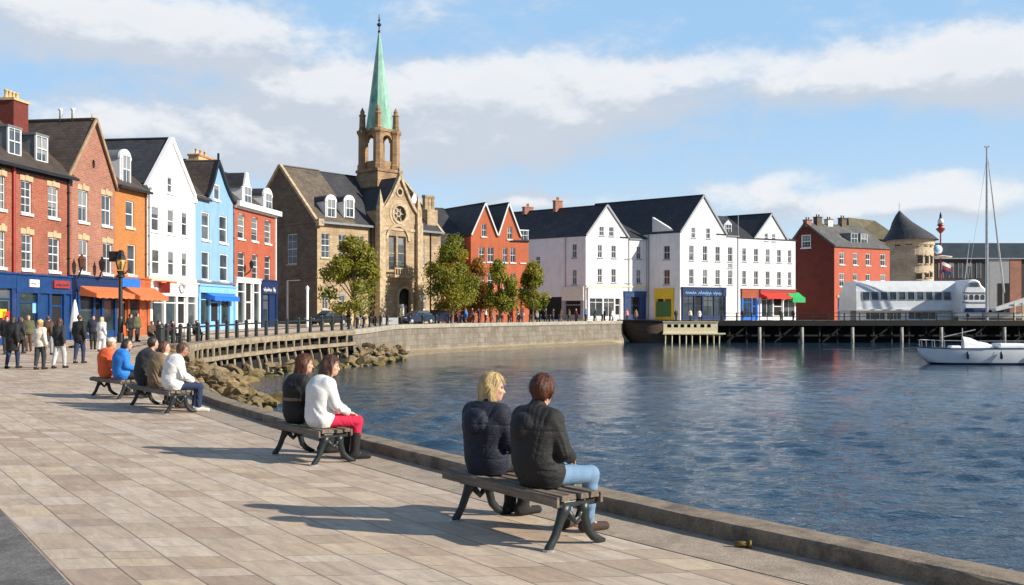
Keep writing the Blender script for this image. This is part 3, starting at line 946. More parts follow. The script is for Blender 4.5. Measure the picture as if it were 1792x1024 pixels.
def shopfront(H, x0, x1, ztop, paint, bays, fascia=.55, fascia_m=None, sign=None, stall=.55, z0=0.0, pil=.22, name='shopfront', mp=None, letters='white_paint', glassm='glass_shop', seed=1, cornice=True, back=True):
    """bays: list of (share, 'w' window / 'd' door / 'p' solid panel)"""
    mp = mp or H.front
    mb = MB()
    P = -.16
    zf = ztop - fascia
    if back: boxm(mb, mp, x0, x1, -.012, -.004, z0, zf)
    tot = sum(b[0] for b in bays); x = x0
    boxm(mb, mp, x0 - .06, x0 + pil, P - .04, -.013, z0, zf)
    spans = []
    for i, (sh, kd) in enumerate(bays):
        xa = x; xb = x + (x1 - x0) * sh / tot
        boxm(mb, mp, xb - pil / 2 if i < len(bays) - 1 else xb - pil, xb + pil / 2 if i < len(bays) - 1 else xb + .06, P - .04, -.013, z0, zf)
        a, b = xa + (pil if i == 0 else pil / 2), xb - (pil / 2 if i < len(bays) - 1 else pil)
        spans.append((a, b, kd))
        if kd == 'w': boxm(mb, mp, a, b, P, -.013, z0, z0 + stall)
        if kd == 'p': boxm(mb, mp, a, b, P + .05, -.013, z0, zf)
        x = xb
    o = mb.build(name, M[paint], H.root)
    fb = MB(); boxm(fb, mp, x0 - .08, x1 + .08, P - .08, -.002, zf + .002, ztop)
    if cornice: boxm(fb, mp, x0 - .14, x1 + .14, P - .16, -.003, ztop + .001, ztop + .10)
    fo = fb.build('fascia', M[fascia_m or paint], o)
    if sign:
        sg = MB()
        for (sa, sb, sza, szb) in sign: scribble(sg, mp, sa, sb, sza, szb, P - .085, seed)
        sg.build('lettering', M[letters], o)
    for a, b, kd in spans:
        if kd == 'w':
            g = MB(); g.face([mp(a, -.05, z0 + stall), mp(b, -.05, z0 + stall), mp(b, -.05, zf), mp(a, -.05, zf)])
            zt = zf - (zf - z0 - stall) * .22
            w = g.build('display_window', M[glassm], o)
            f = MB(); boxm(f, mp, a, b, -.11, -.055, zt - .035, zt + .035)
            nb = max(1, round((b - a) / 1.1))
            for i in range(1, nb): boxm(f, mp, a + (b - a) * i / nb - .03, a + (b - a) * i / nb + .03, -.10, -.056, z0 + stall, zf)
            # what is set out behind the glass
            f.build('glazing_bar', M[paint], o)
        elif kd == 'd':
            g = MB(); boxm(g, mp, a, b, -.05, -.014, z0, z0 + .7); boxm(g, mp, a, a + .1, -.06, -.014, z0 + .7, zf); boxm(g, mp, b - .1, b, -.06, -.014, z0 + .7, zf)
            boxm(g, mp, a + .1, b - .1, -.06, -.014, z0 + 2.1, z0 + 2.22)
            g.build('door', M[paint], o)
            g = MB(); g.face([mp(a + .1, -.03, z0 + .7), mp(b - .1, -.03, z0 + .7), mp(b - .1, -.03, zf), mp(a + .1, -.03, zf)]); g.build('door_glass', M['dark_inside'], o)
    return o

def walls(H, W, parts, mats):
    pass
# ------------------------------------------------------------------ the row of houses along the street
ROWU = (.1443, .9895)
def row_pt(px):
    t = 59454 / (1150 - px)
    return (-34.13 + .1458 * t, t)

def side_walls(H, mb, W, z0, zl, zr, depth):
    """plain flanks and back"""
    k = H.k
    P = lambda x, y, z: (x + k * y, y, z)
    mb.face([P(0, 0, z0), P(0, depth, z0), P(0, depth, zl), P(0, 0, zl)])
    mb.face([P(W, 0, z0), P(W, depth, z0), P(W, depth, zr), P(W, 0, zr)])

def back_gable(H, mb, x0, x1, z0, ze, xa, za, y):
    P = lambda x, z: (x + H.k * y, y, z)
    mb.face([P(x0, z0), P(x1, z0), P(x1, ze), P(xa, za), P(x0, ze)])

# --- red brick house, partly out of the picture
def red_house():
    H = House('brick_house', 'red brick house with two dormers and a big chimney above a royal blue shop', 'house', row_pt(-66), ROWU, 8.0)
    W = H.sx(125.5); ze = H.sz(125, 308) ; zr = H.sz(125, 308) + 3.3
    holes = []
    up = H.row([(-38, -22), (-1, 9), (37, 55), (84, 102)], 317, 373, 46)
    lo = H.row([(-38, -22), (-1, 9), (38, 57), (85, 104)], 410, 471, 46)
    up, lo = [h for h in up if h[0] > .2], [h for h in lo if h[0] > .2]
    mb = MB()
    wall_panel(mb, [(0, -.6), (W, -.6), (W, ze), (0, ze)], up + lo, H.front)
    side_walls(H, mb, W, -.6, ze, ze, H.D)
    for x in (0, W):
        mb.face([(x, 0, ze), (x, H.D, ze), (x, H.D / 2, zr)])
    mb.face([(0, H.D, -.6), (W, H.D, -.6), (W, H.D, ze), (0, H.D, ze)])
    mb.build('wall', M['brick_red'], H.root)
    for h in up + lo: window(H.root, H.front, h, lintel='stone_lintel', bars=(1, 2), arch=.16, wallmat='brick_red')
    r = eave_roof(H, -.1, W + .05, ze, zr, ov=.35).build('roof', M['slate_brown'], H.root)
    g = MB(); boxm(g, H.front, -.1, W, -.50, -.36, ze - .32, ze - .16); boxm(g, H.front, -.1, W, -.06, -.001, ze - .42, ze - .12)
    g.build('gutter', M['black_iron'], H.root)
    for pxc in (40, 87):
        xc = H.sx(pxc)
        dormer(H.root, xc, 1.0, ze + .55, ze + 1.95, .55, 3.2, roofm='lead', bars=(1, 1))
    xc = H.sx(22)
    chimney(H.root, W - .75, 3.3, zr - 1.6, EYE + 370 * 58.3 / F - H.base, 1.35, 1.2, 'ware_red', pots=4, cap='buff_clay', pot='buff_clay')
    pipe(H.root, H.sx(22), 0.1, ze - .3, 'red_paint', H.front, r=.085)
    pipe(H.root, H.sx(118), 3.4, ze - .3, 'black_iron', H.front, r=.05)
    zt = H.sz(60, 483)
    shopfront(H, 0.1, H.sx(20), zt, 'blue_shop', [(1, 'w'), (.7, 'd'), (1, 'w')], fascia=.75, stall=.6, seed=4)
    s = shopfront(H, H.sx(24), W - .1, zt, 'blue_shop', [(1.1, 'w'), (.62, 'p'), (.8, 'd'), (.5, 'p')], fascia=.95, stall=.55, seed=5)
    xs = H.sx(52)
    g = MB(); boxm(g, H.front, xs - .42, xs + .42, -.30, -.245, zt - .62, zt - .22); b = g.build('name_board', M['white_paint'], s)
    g = MB(); scribble(g, lambda x, d, z: H.front(x, d - .31, z), xs - .34, xs + .34, zt - .50, zt - .33, 0, 9, .025); g.build('lettering', M['navy_shop'], b)
    xs = H.sx(99)
    g = MB(); boxm(g, H.front, xs - .75, xs + .75, -.36, -.245, zt - .62, zt - .20); b = g.build('sign_board', M['red_paint'], s)
    g = MB(); scribble(g, lambda x, d, z: H.front(x, d - .37, z), xs - .6, xs + .6, zt - .50, zt - .32, 0, 12, .025); g.build('lettering', M['navy_shop'], b)
    for px, py0, py1, mm in ((3, 541, 556, 'yellow_paint'), (8, 545, 560, 'red_cloth'), (60, 530, 548, 'pale_blue')):
        x, z0_, z1_ = H.sx(px), H.sz(px, py1), H.sz(px, py0)
        g = MB(); boxm(g, H.front, x - .28, x + .28, -.085, -.07, z0_, z1_); g.build('poster', M[mm], s)
    return H
red_house()

def brown_house():
    H = House('gabled_house', 'brown brick gabled house with an oval hole high in its gable', 'house', row_pt(118), ROWU, 13.0)
    W = H.sx(200.5); za = H.sz(165, 213); xa = H.sx(165); ze = H.sz(201, 325)
    up = H.row([(137, 154), (178, 194)], 333, 388, 145); lo = H.row([(138, 154), (180, 196)], 420, 476, 145)
    ov = H.row([(161, 166)], 279, 295, 163)
    mb = MB()
    wall_panel(mb, gable_poly(0.02, W, -.6, ze, xa, za), up + lo + ov, H.front)
    side_walls(H, mb, W, -.6, ze, ze, H.D); back_gable(H, mb, 0, W, -.6, ze, xa, za, H.D)
    mb.build('wall', M['brick_brown'], H.root)
    for h in up + lo: window(H.root, H.front, h, lintel='stone_lintel', bars=(1, 1), arch=.14, wallmat='brick_brown')
    h = ov[0]
    g = MB(); cx, cz = (h[0]+h[1])/2, (h[2]+h[3])/2
    g.face([H.front(h[0], .1, h[2]), H.front(h[1], .1, h[2]), H.front(h[1], .1, h[3]), H.front(h[0], .1, h[3])]); g.build('vent_hole', M['dark_inside'], H.root)
    g = MB(); n = 20; rx, rz = (h[1]-h[0])/2 * .95, (h[3]-h[2])/2 * .95
    for i in range(n):
        a, b = 2*math.pi*i/n, 2*math.pi*(i+1)/n
        pa, pb = (math.cos(a), math.sin(a)), (math.cos(b), math.sin(b))
        q = lambda p: (cx + (h[1]-h[0])/2 * 1.06 * (p[0] / max(abs(p[0]), abs(p[1]))), cz + (h[3]-h[2])/2 * 1.06 * (p[1] / max(abs(p[0]), abs(p[1]))))
        g.face([H.front(cx + rx*pa[0], -.012, cz + rz*pa[1]), H.front(cx + rx*pb[0], -.012, cz + rz*pb[1]), H.front(q(pb)[0], -.012, q(pb)[1]), H.front(q(pa)[0], -.012, q(pa)[1])])
    g.build('vent_surround', M['brick_brown'], H.root)
    gable_roof(H, 0.02, W, ze, xa, za, -.08, H.D, ov=.16).build('roof', M['slate_brown'], H.root)
    g = MB()
    for (xe, zee) in ((0, ze), (W, ze)):
        g.bar(H.front(xe + (.1 if xe == 0 else -.1) - (.25 if xe == 0 else -.25), -.16, zee - .25), H.front(xa, -.16, za + .16), .10, .18)
    g.build('verge_board', M['verge'], H.root)
    g = MB(); g.tube([H.front(xa, .1, za + .1), H.front(xa, .1, za + .5)], [.12, .04], 6); g.build('finial', M['buff_clay'], H.root)
    for px in (150, 154):
        c = MB(); x = H.sx(px); c.lathe([(.1, 0), (.09, .6), (.14, .65), (.13, .75)], (xa + H.k, 2.2 if px == 150 else 1.4, za + .1), 8)
        c.build('roof_vent', M['white_paint'], H.root, smooth=True)
    zt = H.sz(150, 486)
    s = shopfront(H, .1, W - .05, zt, 'blue_shop', [(.5, 'p'), (1, 'w'), (.6, 'd'), (1, 'w')], fascia=.8, fascia_m='navy_shop', stall=.5, seed=8)
    awning(s, H.front, H.sx(134), H.sx(203), H.sz(160, 499), 1.25, .55, 'orange_cloth')
    # signs on iron brackets above the shop
    for px, py, sz_ in ((128, 466, .30), (164, 470, .26)):
        x, z = H.sx(px), H.sz(px, py)
        g = MB(); g.tube([H.front(x, 0, z - .9), H.front(x, -.35, z - .6), H.front(x, -.55, z - .1), H.front(x, -.55, z + .25)], [.06, .06, .05, .04], 6)
        b = g.build('sign_bracket', M['black_iron'], H.root, smooth=True)
        g = MB(); g.lathe([(.05, -.35), (sz_ * .55, -.25), (sz_ * .75, .15), (sz_ * .8, .2), (sz_ * .3, .38), (.05, .5)], H.front(x, -.55, z + .2), 6)
        g.build('hanging_lantern', M['brown_iron' if px == 128 else 'black_iron'], b)
brown_house()

def ochre_house():
    H = House('terraced_house', 'narrow ochre orange house squeezed between a brown gable and a white gable', 'house', row_pt(200.5), ROWU, 9.0)
    W = H.sx(257.5); ze = H.sz(230, 327)
    zr = ze + 3.6
    up = H.row([(220, 234)], 352, 398); lo = H.row([(223, 237)], 428, 481)
    mb = MB(); wall_panel(mb, [(0.01, -.6), (W, -.6), (W, ze), (0.01, ze)], up + lo, H.front)
    side_walls(H, mb, W, -.6, ze, ze, H.D)
    mb.face([(0, H.D, -.6), (W, H.D, -.6), (W, H.D, ze), (0, H.D, ze)])
    mb.build('wall', M['paint_orange'], H.root)
    for h in up + lo: window(H.root, H.front, h, lintel=None, bars=(0, 1), sill='cream_paint')
    eave_roof(H, 0, W, ze, zr, ov=.3).build('roof', M['slate_brown'], H.root)
    g = MB(); boxm(g, H.front, 0, W, -.46, -.32, ze - .28, ze - .12); g.build('gutter', M['black_iron'], H.root)
    dormer(H.root, H.sx(226), 1.3, ze + .1, ze + 1.75, .25, 2.6, kind='arch', roofm='lead')
    pipe(H.root, W - .25, .1, ze - .3, 'brick_brown', H.front, r=.05)
    zt = H.sz(228, 488)
    s = shopfront(H, .1, W - .05, zt, 'orange_shop', [(1, 'd'), (1.1, 'w'), (.9, 'p')], fascia=.55, fascia_m='orange_shop', stall=.5, seed=21)
    awning(s, H.front, H.sx(214), H.sx(265), H.sz(230, 499), 1.2, .75, 'orange_cloth')
    g = MB(); boxm(g, H.front, H.sx(205), H.sx(238), -.30, -.20, zt - .55, zt + .12); g.build('sign_board', M['bright_blue'], s)
ochre_house()

def white_house():
    H = House('gabled_house', 'tall white rendered gabled house between the ochre and the pale blue ones', 'house', row_pt(257.5), ROWU, 13.0)
    W = H.sx(341.5); za = H.sz(300, 246); xa = H.sx(300); ze = H.sz(342, 345)
    zl = H.sz(258, 322)
    up = H.row([(265, 279), (293, 305), (318, 328)], 361, 404, 271); lo = H.row([(266, 280), (294, 305), (318, 328)], 436, 480, 271)
    gb = H.row([(293, 302)], 311, 337)
    mb = MB(); wall_panel(mb, gable_poly(0.01, W, -.6, zl, xa, za, ze), up + lo + gb, H.front)
    side_walls(H, mb, W, -.6, zl, ze, H.D); back_gable(H, mb, 0, W, -.6, min(zl, ze), xa, za, H.D)
    mb.build('wall', M['stucco_white'], H.root)
    for h in up + lo + gb: window(H.root, H.front, h, sill='white_paint', bars=(0, 1), pane='glass_far')
    gable_roof(H, 0.01, W, zl, xa, za, 0.06, H.D, ov=.1, ze1=ze).build('roof', M['slate'], H.root)
    g = MB()
    g.bar(H.front(-.12, .0, zl - .2), H.front(xa, .0, za + .14), .26, .30); g.bar(H.front(W + .12, .0, ze - .2), H.front(xa, .0, za + .14), .26, .30)
    boxm(g, H.front, W - .25, W + .14, -.12, .12, ze - .45, ze - .05)
    g.build('gable_coping', M['white_paint'], H.root)
    pipe(H.root, .15, 3.2, zl - .4, 'grey_metal', H.front, r=.045); 
    g = MB(); boxm(g, H.front, 0, W, -.14, 0, H.sz(300, 489) - .1, H.sz(300, 489) + .1); g.build('string_course', M['cream_paint'], H.root)
    zt = H.sz(300, 495)
    s = shopfront(H, .15, W - .1, zt, 'white_paint', [(1, 'w'), (.9, 'w'), (.8, 'd'), (.8, 'w')], fascia=.95, stall=.5, seed=31)
    # a wrought ring emblem and a red hanging sign
    g = MB(); cx, cz = H.sx(312), H.sz(312, 505)
    ring = [H.front(cx + .34 * math.cos(a), -.30, cz + .30 * math.sin(a)) for a in [2*math.pi*i/18 for i in range(17)]]
    g.tube(ring, .05, 6); g.tube([H.front(cx + .3, -.30, cz + .25), H.front(cx + .62, -.30, cz + .22)], .04, 6); g.tube([H.front(cx - .3, -.30, cz + .25), H.front(cx - .5, -.30, cz + .05)], .04, 6)
    g.build('emblem', M['grey_metal'], s, smooth=True)
    g = MB(); x = H.sx(272); boxm(g, H.front, x - .07, x + .07, -1.05, -.30, H.sz(272, 513), H.sz(272, 493)); b = g.build('hanging_sign', M['red_paint'], s)
    awning(s, H.front, H.sx(262), H.sx(290), H.sz(275, 490), .8, .12, 'orange_cloth', val=.08)
white_house()

def blue_house():
    H = House('gabled_house', 'sky blue gabled house with curved black bargeboards', 'house', row_pt(341.5), ROWU, 12.0)
    W = H.sx(409.5); za = H.sz(379, 282); xa = H.sx(380); ze = H.sz(409, 357); xg = H.sx(361)
    zl = H.sz(352, 349)
    up = H.row([(353, 367), (384, 398)], 371, 420, 360); lo = H.row([(353, 367), (385, 399)], 440, 490, 360)
    gb = H.row([(374, 384)], 323, 350)
    mb = MB(); wall_panel(mb, [(0.01, -.6), (W, -.6), (W, ze), (0.01, ze)], up + lo, H.front)
    # the gable above, with slightly swept sides
    n = 8; L, Rr = [], []
    for i in range(n + 1):
        t = i / n; sw = .34 * math.sin(math.pi * t) * (1 - t)
        L.append((xg + (xa - xg) * t + sw, ze + (za - ze) * t)); Rr.append((W + (xa - W) * t - sw * 1.5, ze + (za - ze) * t))
    for i in range(n):
        cell = [L[i], Rr[i], Rr[i+1], L[i+1]]
        wall_panel(mb, cell, [(gb[0][0], gb[0][1], max(gb[0][2], L[i][1]), min(gb[0][3], L[i+1][1]))] if gb[0][2] < L[i+1][1] and gb[0][3] > L[i][1] else [], H.front, reveal=.0)
    side_walls(H, mb, W, -.6, ze, ze, H.D)
    mb.build('wall', M['stucco_blue'], H.root)
    for h in up + lo: window(H.root, H.front, h, sill='white_paint', bars=(0, 1), arch=.2, wallmat='white_paint', fw=.09)
    window(H.root, H.front, gb[0], sill='white_paint', bars=(0, 0), fw=.09, d=.06)
    rm = MB()
    for i in range(n):
        for S in (L, Rr):
            a, b = S[i], S[i + 1]
            o = -.0
            slab(rm, (a[0], .04, a[1] + .14), (b[0], .04, b[1] + .14), (b[0], H.D, b[1] + .14), (a[0], H.D, a[1] + .14), .14)
    # the lean roof beside the gable
    slab(rm, (-.02, -.3, ze - .25), (xg + .5, -.3, ze - .25), (xa, 3.4, za - .3), (-.02, 3.4, za - .3), .15)
    slab(rm, (-.02, 3.4, za - .3), (xa, 3.4, za - .3), (xa, H.D, ze), (-.02, H.D, ze), .15)
    rm.build('roof', M['slate_brown'], H.root)
    g = MB()
    for S in (L, Rr):
        for i in range(n): g.bar(H.front(S[i][0], -.1, S[i][1] + .04), H.front(S[i+1][0], -.1, S[i+1][1] + .04), .22, .24)
    g.bar(H.front(xa, -.1, za - .1), H.front(xa, -.1, za + .62), .13, .13)
    g.build('bargeboard', M['black_iron'], H.root)
    g = MB(); boxm(g, H.front, .05, W, -.1, 0, H.sz(370, 496), H.sz(370, 492)); g.build('string_course', M['lead'], H.root)
    zt = H.sz(375, 502)
    s = shopfront(H, .3, W - .1, zt, 'pale_blue', [(.9, 'w'), (.9, 'd'), (.9, 'w'), (.5, 'p')], fascia=.5, stall=.5, seed=41)
    awning(s, H.front, H.sx(358), H.sx(402), H.sz(380, 512), .8, .35, 'bright_blue', val=.3)
    pipe(H.root, W - .12, .2, ze - .3, 'brick_brown', H.front, r=.05)
blue_house()

def red_corner_house():
    H = House('terraced_house', 'orange red house with white cornice and two white dormers at the row end', 'house', row_pt(409.5), ROWU, 8.5)
    W = H.sx(481.5); ze = H.sz(446, 362)
    zr = ze + 3.3
    up = H.row([(416, 428), (440, 451), (463, 474)], 378, 421, 440); lo = H.row([(416, 428), (441, 451), (463, 473)], 444, 489, 440)
    mb = MB(); wall_panel(mb, [(0.01, -.6), (W, -.6), (W, ze), (0.01, ze)], up + lo, H.front)
    side_walls(H, mb, W, -.6, ze, ze, H.D)
    for x in (0.01, W): mb.face([(x, 0, ze), (x, H.D, ze), (x, H.D / 2, zr)])
    mb.face([(0, H.D, -.6), (W, H.D, -.6), (W, H.D, ze), (0, H.D, ze)])
    mb.build('wall', M['paint_red'], H.root)
    for h in up + lo: window(H.root, H.front, h, sill='white_paint', bars=(0, 2), arch=.22, wallmat='paint_red')
    eave_roof(H, 0, W, ze, zr, ov=.25).build('roof', M['slate_brown'], H.root)
    g = MB(); boxm(g, H.front, 0, W + .35, -.52, -.27, ze - .36, ze + .06); boxm(g, H.front, 0, W + .1, -.22, 0.0, ze - .50, ze - .1)
    boxm(g, H.front, W - .05, W + .12, -.1, .0, 3.4, ze - .5)
    g.build('cornice', M['white_paint'], H.root)
    dormer(H.root, H.sx(434.5), 1.9, ze + .05, ze + 1.35, .1, 3.0, kind='ogee', roofm='slate', ztop=ze + 2.75)
    dormer(H.root, H.sx(471), 1.9, ze + .05, ze + 1.25, .1, 3.0, kind='arch', roofm='slate', ztop=ze + 2.0)
    chimney(H.root, H.sx(436), 4.3, zr - .6, zr + .75, 2.6, .9, 'buff_clay', pots=3, cap='terracotta', pot='buff_clay')
    zt = H.sz(446, 490)
    s = shopfront(H, .1, H.sx(452), zt, 'white_paint', [(1, 'w'), (1, 'd'), (.9, 'w')], fascia=.35, stall=.45, seed=51)
    s2 = shopfront(H, H.sx(455), W, zt, 'navy_shop', [(.8, 'w'), (.8, 'p')], fascia=1.15, stall=.5, seed=52)
    g = MB(); scribble(g, lambda x, d, z: H.front(x, d - .25, z), H.sx(457), H.sx(478), zt - .95, zt - .45, 0, 77, .07); g.build('lettering', M['white_paint'], s2)
    # small hanging lantern bracket
    x, z = H.sx(428), H.sz(428, 482)
    g = MB(); g.tube([H.front(x, 0, z), H.front(x, -.5, z + .35), H.front(x, -.6, z + .8)], .05, 6); b = g.build('sign_bracket', M['black_iron'], H.root, smooth=True)
    g = MB(); g.lathe([(.05, -.3), (.14, -.2), (.20, .15), (.05, .4)], H.front(x, -.6, z + .85), 8); g.build('hanging_lantern', M['black_iron'], b)
red_corner_house()
# ------------------------------------------------------------------ the old town church
def ring_arch(mb, mp, xc, z, r0, r1, d0, d1, a0=0, a1=math.pi, n=14, mi=0):
    for i in range(n):
        a, b = a0 + (a1 - a0) * i / n, a0 + (a1 - a0) * (i + 1) / n
        pa = [(xc + r * math.cos(a), z + r * math.sin(a)) for r in (r0, r1)]
        pb = [(xc + r * math.cos(b), z + r * math.sin(b)) for r in (r0, r1)]
        mb.face([mp(pa[0][0], d0, pa[0][1]), mp(pa[1][0], d0, pa[1][1]), mp(pb[1][0], d0, pb[1][1]), mp(pb[0][0], d0, pb[0][1])], mi)
        mb.face([mp(pa[0][0], d0, pa[0][1]), mp(pb[0][0], d0, pb[0][1]), mp(pb[0][0], d1, pb[0][1]), mp(pa[0][0], d1, pa[0][1])], mi)
        mb.face([mp(pa[1][0], d0, pa[1][1]), mp(pb[1][0], d0, pb[1][1]), mp(pb[1][0], d1, pb[1][1]), mp(pa[1][0], d1, pa[1][1])], mi)

def church():
    H = House('church', 'sandstone church with a green copper spire on an open belfry', 'church', (-20.55, 105.0), (.653, .757), 12.6)
    W = H.sx(771); ze = H.sz(556, 386); zr = ze + 6.3
    xb0, xb1 = H.sx(656), H.sx(722); BD = -.9
    bay = lambda x, d, z: (x, d + BD, z)
    up = H.row([(562, 577), (592, 606), (623, 637)], 408, 451, 569) + H.row([(730, 743)], 420, 466)
    lo = H.row([(564, 574), (593, 605)], 512, 541, 569) + H.row([(733, 745)], 512, 542)
    lo = [h for h in lo]
    mb = MB()
    wall_panel(mb, [(0, -.6), (xb0, -.6), (xb0, ze), (0, ze)], [h for h in up + lo if h[1] < xb0], H.front)
    wall_panel(mb, [(xb1, -.6), (W, -.6), (W, ze), (xb1, ze)], [h for h in up + lo if h[0] > xb1], H.front)
    sh = H.row([(520, 503)], 410, 462, 512, side=True) + [(8.6, 9.5, sh_[2], sh_[3]) for sh_ in H.row([(520, 503)], 410, 462, 512, side=True)]
    wall_panel(mb, gable_poly(0, H.D, -.6, ze, H.D / 2, zr), [], H.right(W))
    mb.face([(0, H.D, -.6), (W, H.D, -.6), (W, H.D, ze), (0, H.D, ze)])
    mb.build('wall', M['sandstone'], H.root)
    mb = MB(); wall_panel(mb, gable_poly(0, H.D, -.6, ze, H.D / 2, zr), sh, H.left); mb.build('gable_wall', M['rubble_dark'], H.root)  # shade of this end painted in with a darker stone colour
    for h in up: window(H.root, H.front, h, sill='sandstone_trim', bars=(1, 2), arch=.22, wallmat='sandstone')
    for h in lo: window(H.root, H.front, h, sill='sandstone_trim', bars=(1, 1))
    for h in sh: window(H.root, H.left, h, sill='sandstone_trim', bars=(1, 2))
    # roof: stone slates on the near end, dark slate beyond
    xs = 5.2
    r1 = eave_roof(H, -.05, xs, ze, zr, ov=.35); r1.build('roof', M['slate_stone'], H.root)
    eave_roof(H, xs + .01, W + .05, ze, zr - .12, ov=.35).build('roof', M['slate'], H.root)
    g = MB()
    for xx in (-.12, W + .12):
        g = MB()
        for y0, y1 in ((-.35, H.D / 2), (H.D + .35, H.D / 2)): g.bar((xx, y0, ze - .30), (xx, y1, zr + .16), .34, .30)
        if xx < 0: boxm(g, H.front, -.2, .5, -.55, -.02, ze - .55, ze + .15)
        g.build('gable_coping', M['sandstone_trim'], H.root)
    g = MB()
    for xa_, xb_ in ((.2, xb0), (xb1, W)):
        g = MB(); boxm(g, H.front, xa_, xb_, -.58, -.03, ze - .30, ze - .08); g.build('eaves_gutter', M['lead'], H.root)
    zs = H.sz(600, 487)
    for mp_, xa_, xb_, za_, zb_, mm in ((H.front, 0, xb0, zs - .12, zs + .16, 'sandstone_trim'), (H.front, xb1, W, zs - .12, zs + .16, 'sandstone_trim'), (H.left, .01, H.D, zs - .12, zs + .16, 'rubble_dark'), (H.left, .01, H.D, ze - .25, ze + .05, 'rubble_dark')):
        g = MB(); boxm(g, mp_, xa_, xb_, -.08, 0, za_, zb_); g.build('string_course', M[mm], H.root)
    for xa_, xb_ in ((-.06, xb0), (xb1, W)):
        g = MB(); boxm(g, H.front, xa_, xb_, -.12, 0, -.4, .75); g.build('plinth', M['sandstone_trim'], H.root)
    for px in (583, 615):
        zb = H.sz(px, 381)
        dormer(H.root, H.sx(px), 1.45, zb, zb + 1.75, .35, 4.0, kind='arch', roofm='slate', ztop=zb + 2.5)
    zb = H.sz(727, 385); dormer(H.root, H.sx(729), 1.3, zb - .2, zb + 1.9, .4, 4.0, kind='gable', roofm='slate', ztop=zb + 3.2)
    g = MB(); xx = H.sx(651); g.tube([H.front(xx - .25, -.1, .2), H.front(xx - .25, -.1, ze - .3)], .07, 8); g.build('drainpipe', M['black_iron'], H.root)
    g = MB(); xx = H.sx(753); g.tube([H.front(xx, -.1, .2), H.front(xx, -.1, ze - .3)], .06, 8); g.build('drainpipe', M['black_iron'], H.root)
    # chimney stack of clustered shafts at the far end
    xc = W - .75; zc0, zc1 = ze + .4, H.sz(763, 341)
    g = MB(); g.box(xc - .85, xc + .85, .6, 2.0, zc0, zc0 + 2.2)
    for i in (-1, 0, 1): g.lathe([(.36, 0), (.32, .2), (.30, zc1 - zc0 - 2.6), (.40, zc1 - zc0 - 2.4), (.40, zc1 - zc0 - 2.2)], (xc + i * .56, 1.3, zc0 + 2.2), 8)
    g.build('chimney', M['sandstone'], H.root)
    # the entrance bay
    za = H.sz(697, 312); zsd = H.sz(690, 372); xa = (xb0 + xb1) / 2
    tw = H.row([(671, 684), (687, 701)], 414, 474, 687)
    rs_c, rs_z, rs_r = xa, H.sz(688, 375), 1.02
    rose = (rs_c - rs_r, rs_c + rs_r, rs_z - rs_r, rs_z + rs_r)
    en = H.row([(687, 708)], 504, 566, 697)[0]; en = (en[0], en[1], 0.0, en[3])
    tw = [(h[0], h[1], h[2], h[3]) for h in tw]
    mb = MB()
    wall_panel(mb, gable_poly(xb0, xb1, -.6, zsd, xa, za), tw + [rose, en], bay, reveal=.35)
    for x in (xb0, xb1):
        mb.face([bay(x, 0, -.6), bay(x, 6.0, -.6), bay(x, 6.0, zsd), bay(x, 0, zsd)])
    bo = mb.build('entrance_bay', M['sandstone'], H.root)
    for h in tw:
        window(H.root, bay, h, frame='sandstone_trim', sill=None, bars=(0, 2), arch=.5, wallmat='sandstone', d=.3, fw=.08)
    g = MB(); g.face([bay(rose[0], .3, rose[2]), bay(rose[1], .3, rose[2]), bay(rose[1], .3, rose[3]), bay(rose[0], .3, rose[3])])
    ro = g.build('rose_window', M['glass'], H.root)
    g = MB()
    ring_arch(g, bay, rs_c, rs_z, rs_r * .88, rs_r * 1.5, -.05, .2, 0, 2 * math.pi, 24)
    ring_arch(g, bay, rs_c, rs_z, rs_r * .88, rs_r * 1.16, -.14, .1, 0, 2 * math.pi, 24)
    ring_arch(g, bay, rs_c, rs_z, rs_r * .22, rs_r * .34, .16, .29, 0, 2 * math.pi, 14)
    for i in range(6):
        a = i * math.pi / 3
        g.bar(bay(rs_c + rs_r * .3 * math.cos(a), .22, rs_z + rs_r * .3 * math.sin(a)), bay(rs_c + rs_r * .95 * math.cos(a), .22, rs_z + rs_r * .95 * math.sin(a)), .10, .1, 0, up=(0, 1, 0))
    g.build('tracery', M['sandstone_trim'], ro)
    # arched doorway
    g = MB(); r = (en[1] - en[0]) / 2; xe = (en[0] + en[1]) / 2; ztop = en[3]
    n = 12
    for i in range(n):
        a, b = math.pi * i / n, math.pi * (i + 1) / n
        pt = lambda t: (xe + r * math.cos(t), ztop - r * 1.25 + r * 1.25 * math.sin(t))
        (xa_, z_a), (xb_, z_b) = pt(a), pt(b)
        g.face([bay(xa_, -.012, z_a), bay(xb_, -.012, z_b), bay(xb_, -.012, ztop + .01), bay(xa_, -.012, ztop + .01)])
    ring_arch(g, bay, xe, ztop - r * 1.05, r * .98, r * 1.28, -.20, .0, 0, math.pi, 14)
    boxm(g, bay, en[0] - r * .3, en[0] - .0, -.20, -.001, 0, ztop - r * 1.05); boxm(g, bay, en[1], en[1] + r * .3, -.20, -.001, 0, ztop - r * 1.05)
    g.build('door_surround', M['sandstone_trim'], H.root)
    g = MB(); boxm(g, bay, en[0], en[1], .25, .34, 0, ztop); dd = g.build('door', M['dark_inside'], H.root)
    g = MB(); boxm(g, bay, en[0] + .02, en[0] + r * 1.1, .1, .2, 0, 2.2); g.build('door_leaf', M['stone_sill'], dd)
    # balcony over the door
    g = MB(); z = H.sz(697, 482)
    boxm(g, bay, xa - 1.6, xa + 1.6, -1.0, -.01, z - .35, z - .05)
    for i in range(9): boxm(g, bay, xa - 1.55 + i * .375, xa - 1.43 + i * .375, -.95, -.85, z - .05, z + .62)
    boxm(g, bay, xa - 1.62, xa + 1.62, -1.0, -.8, z + .62, z + .76)
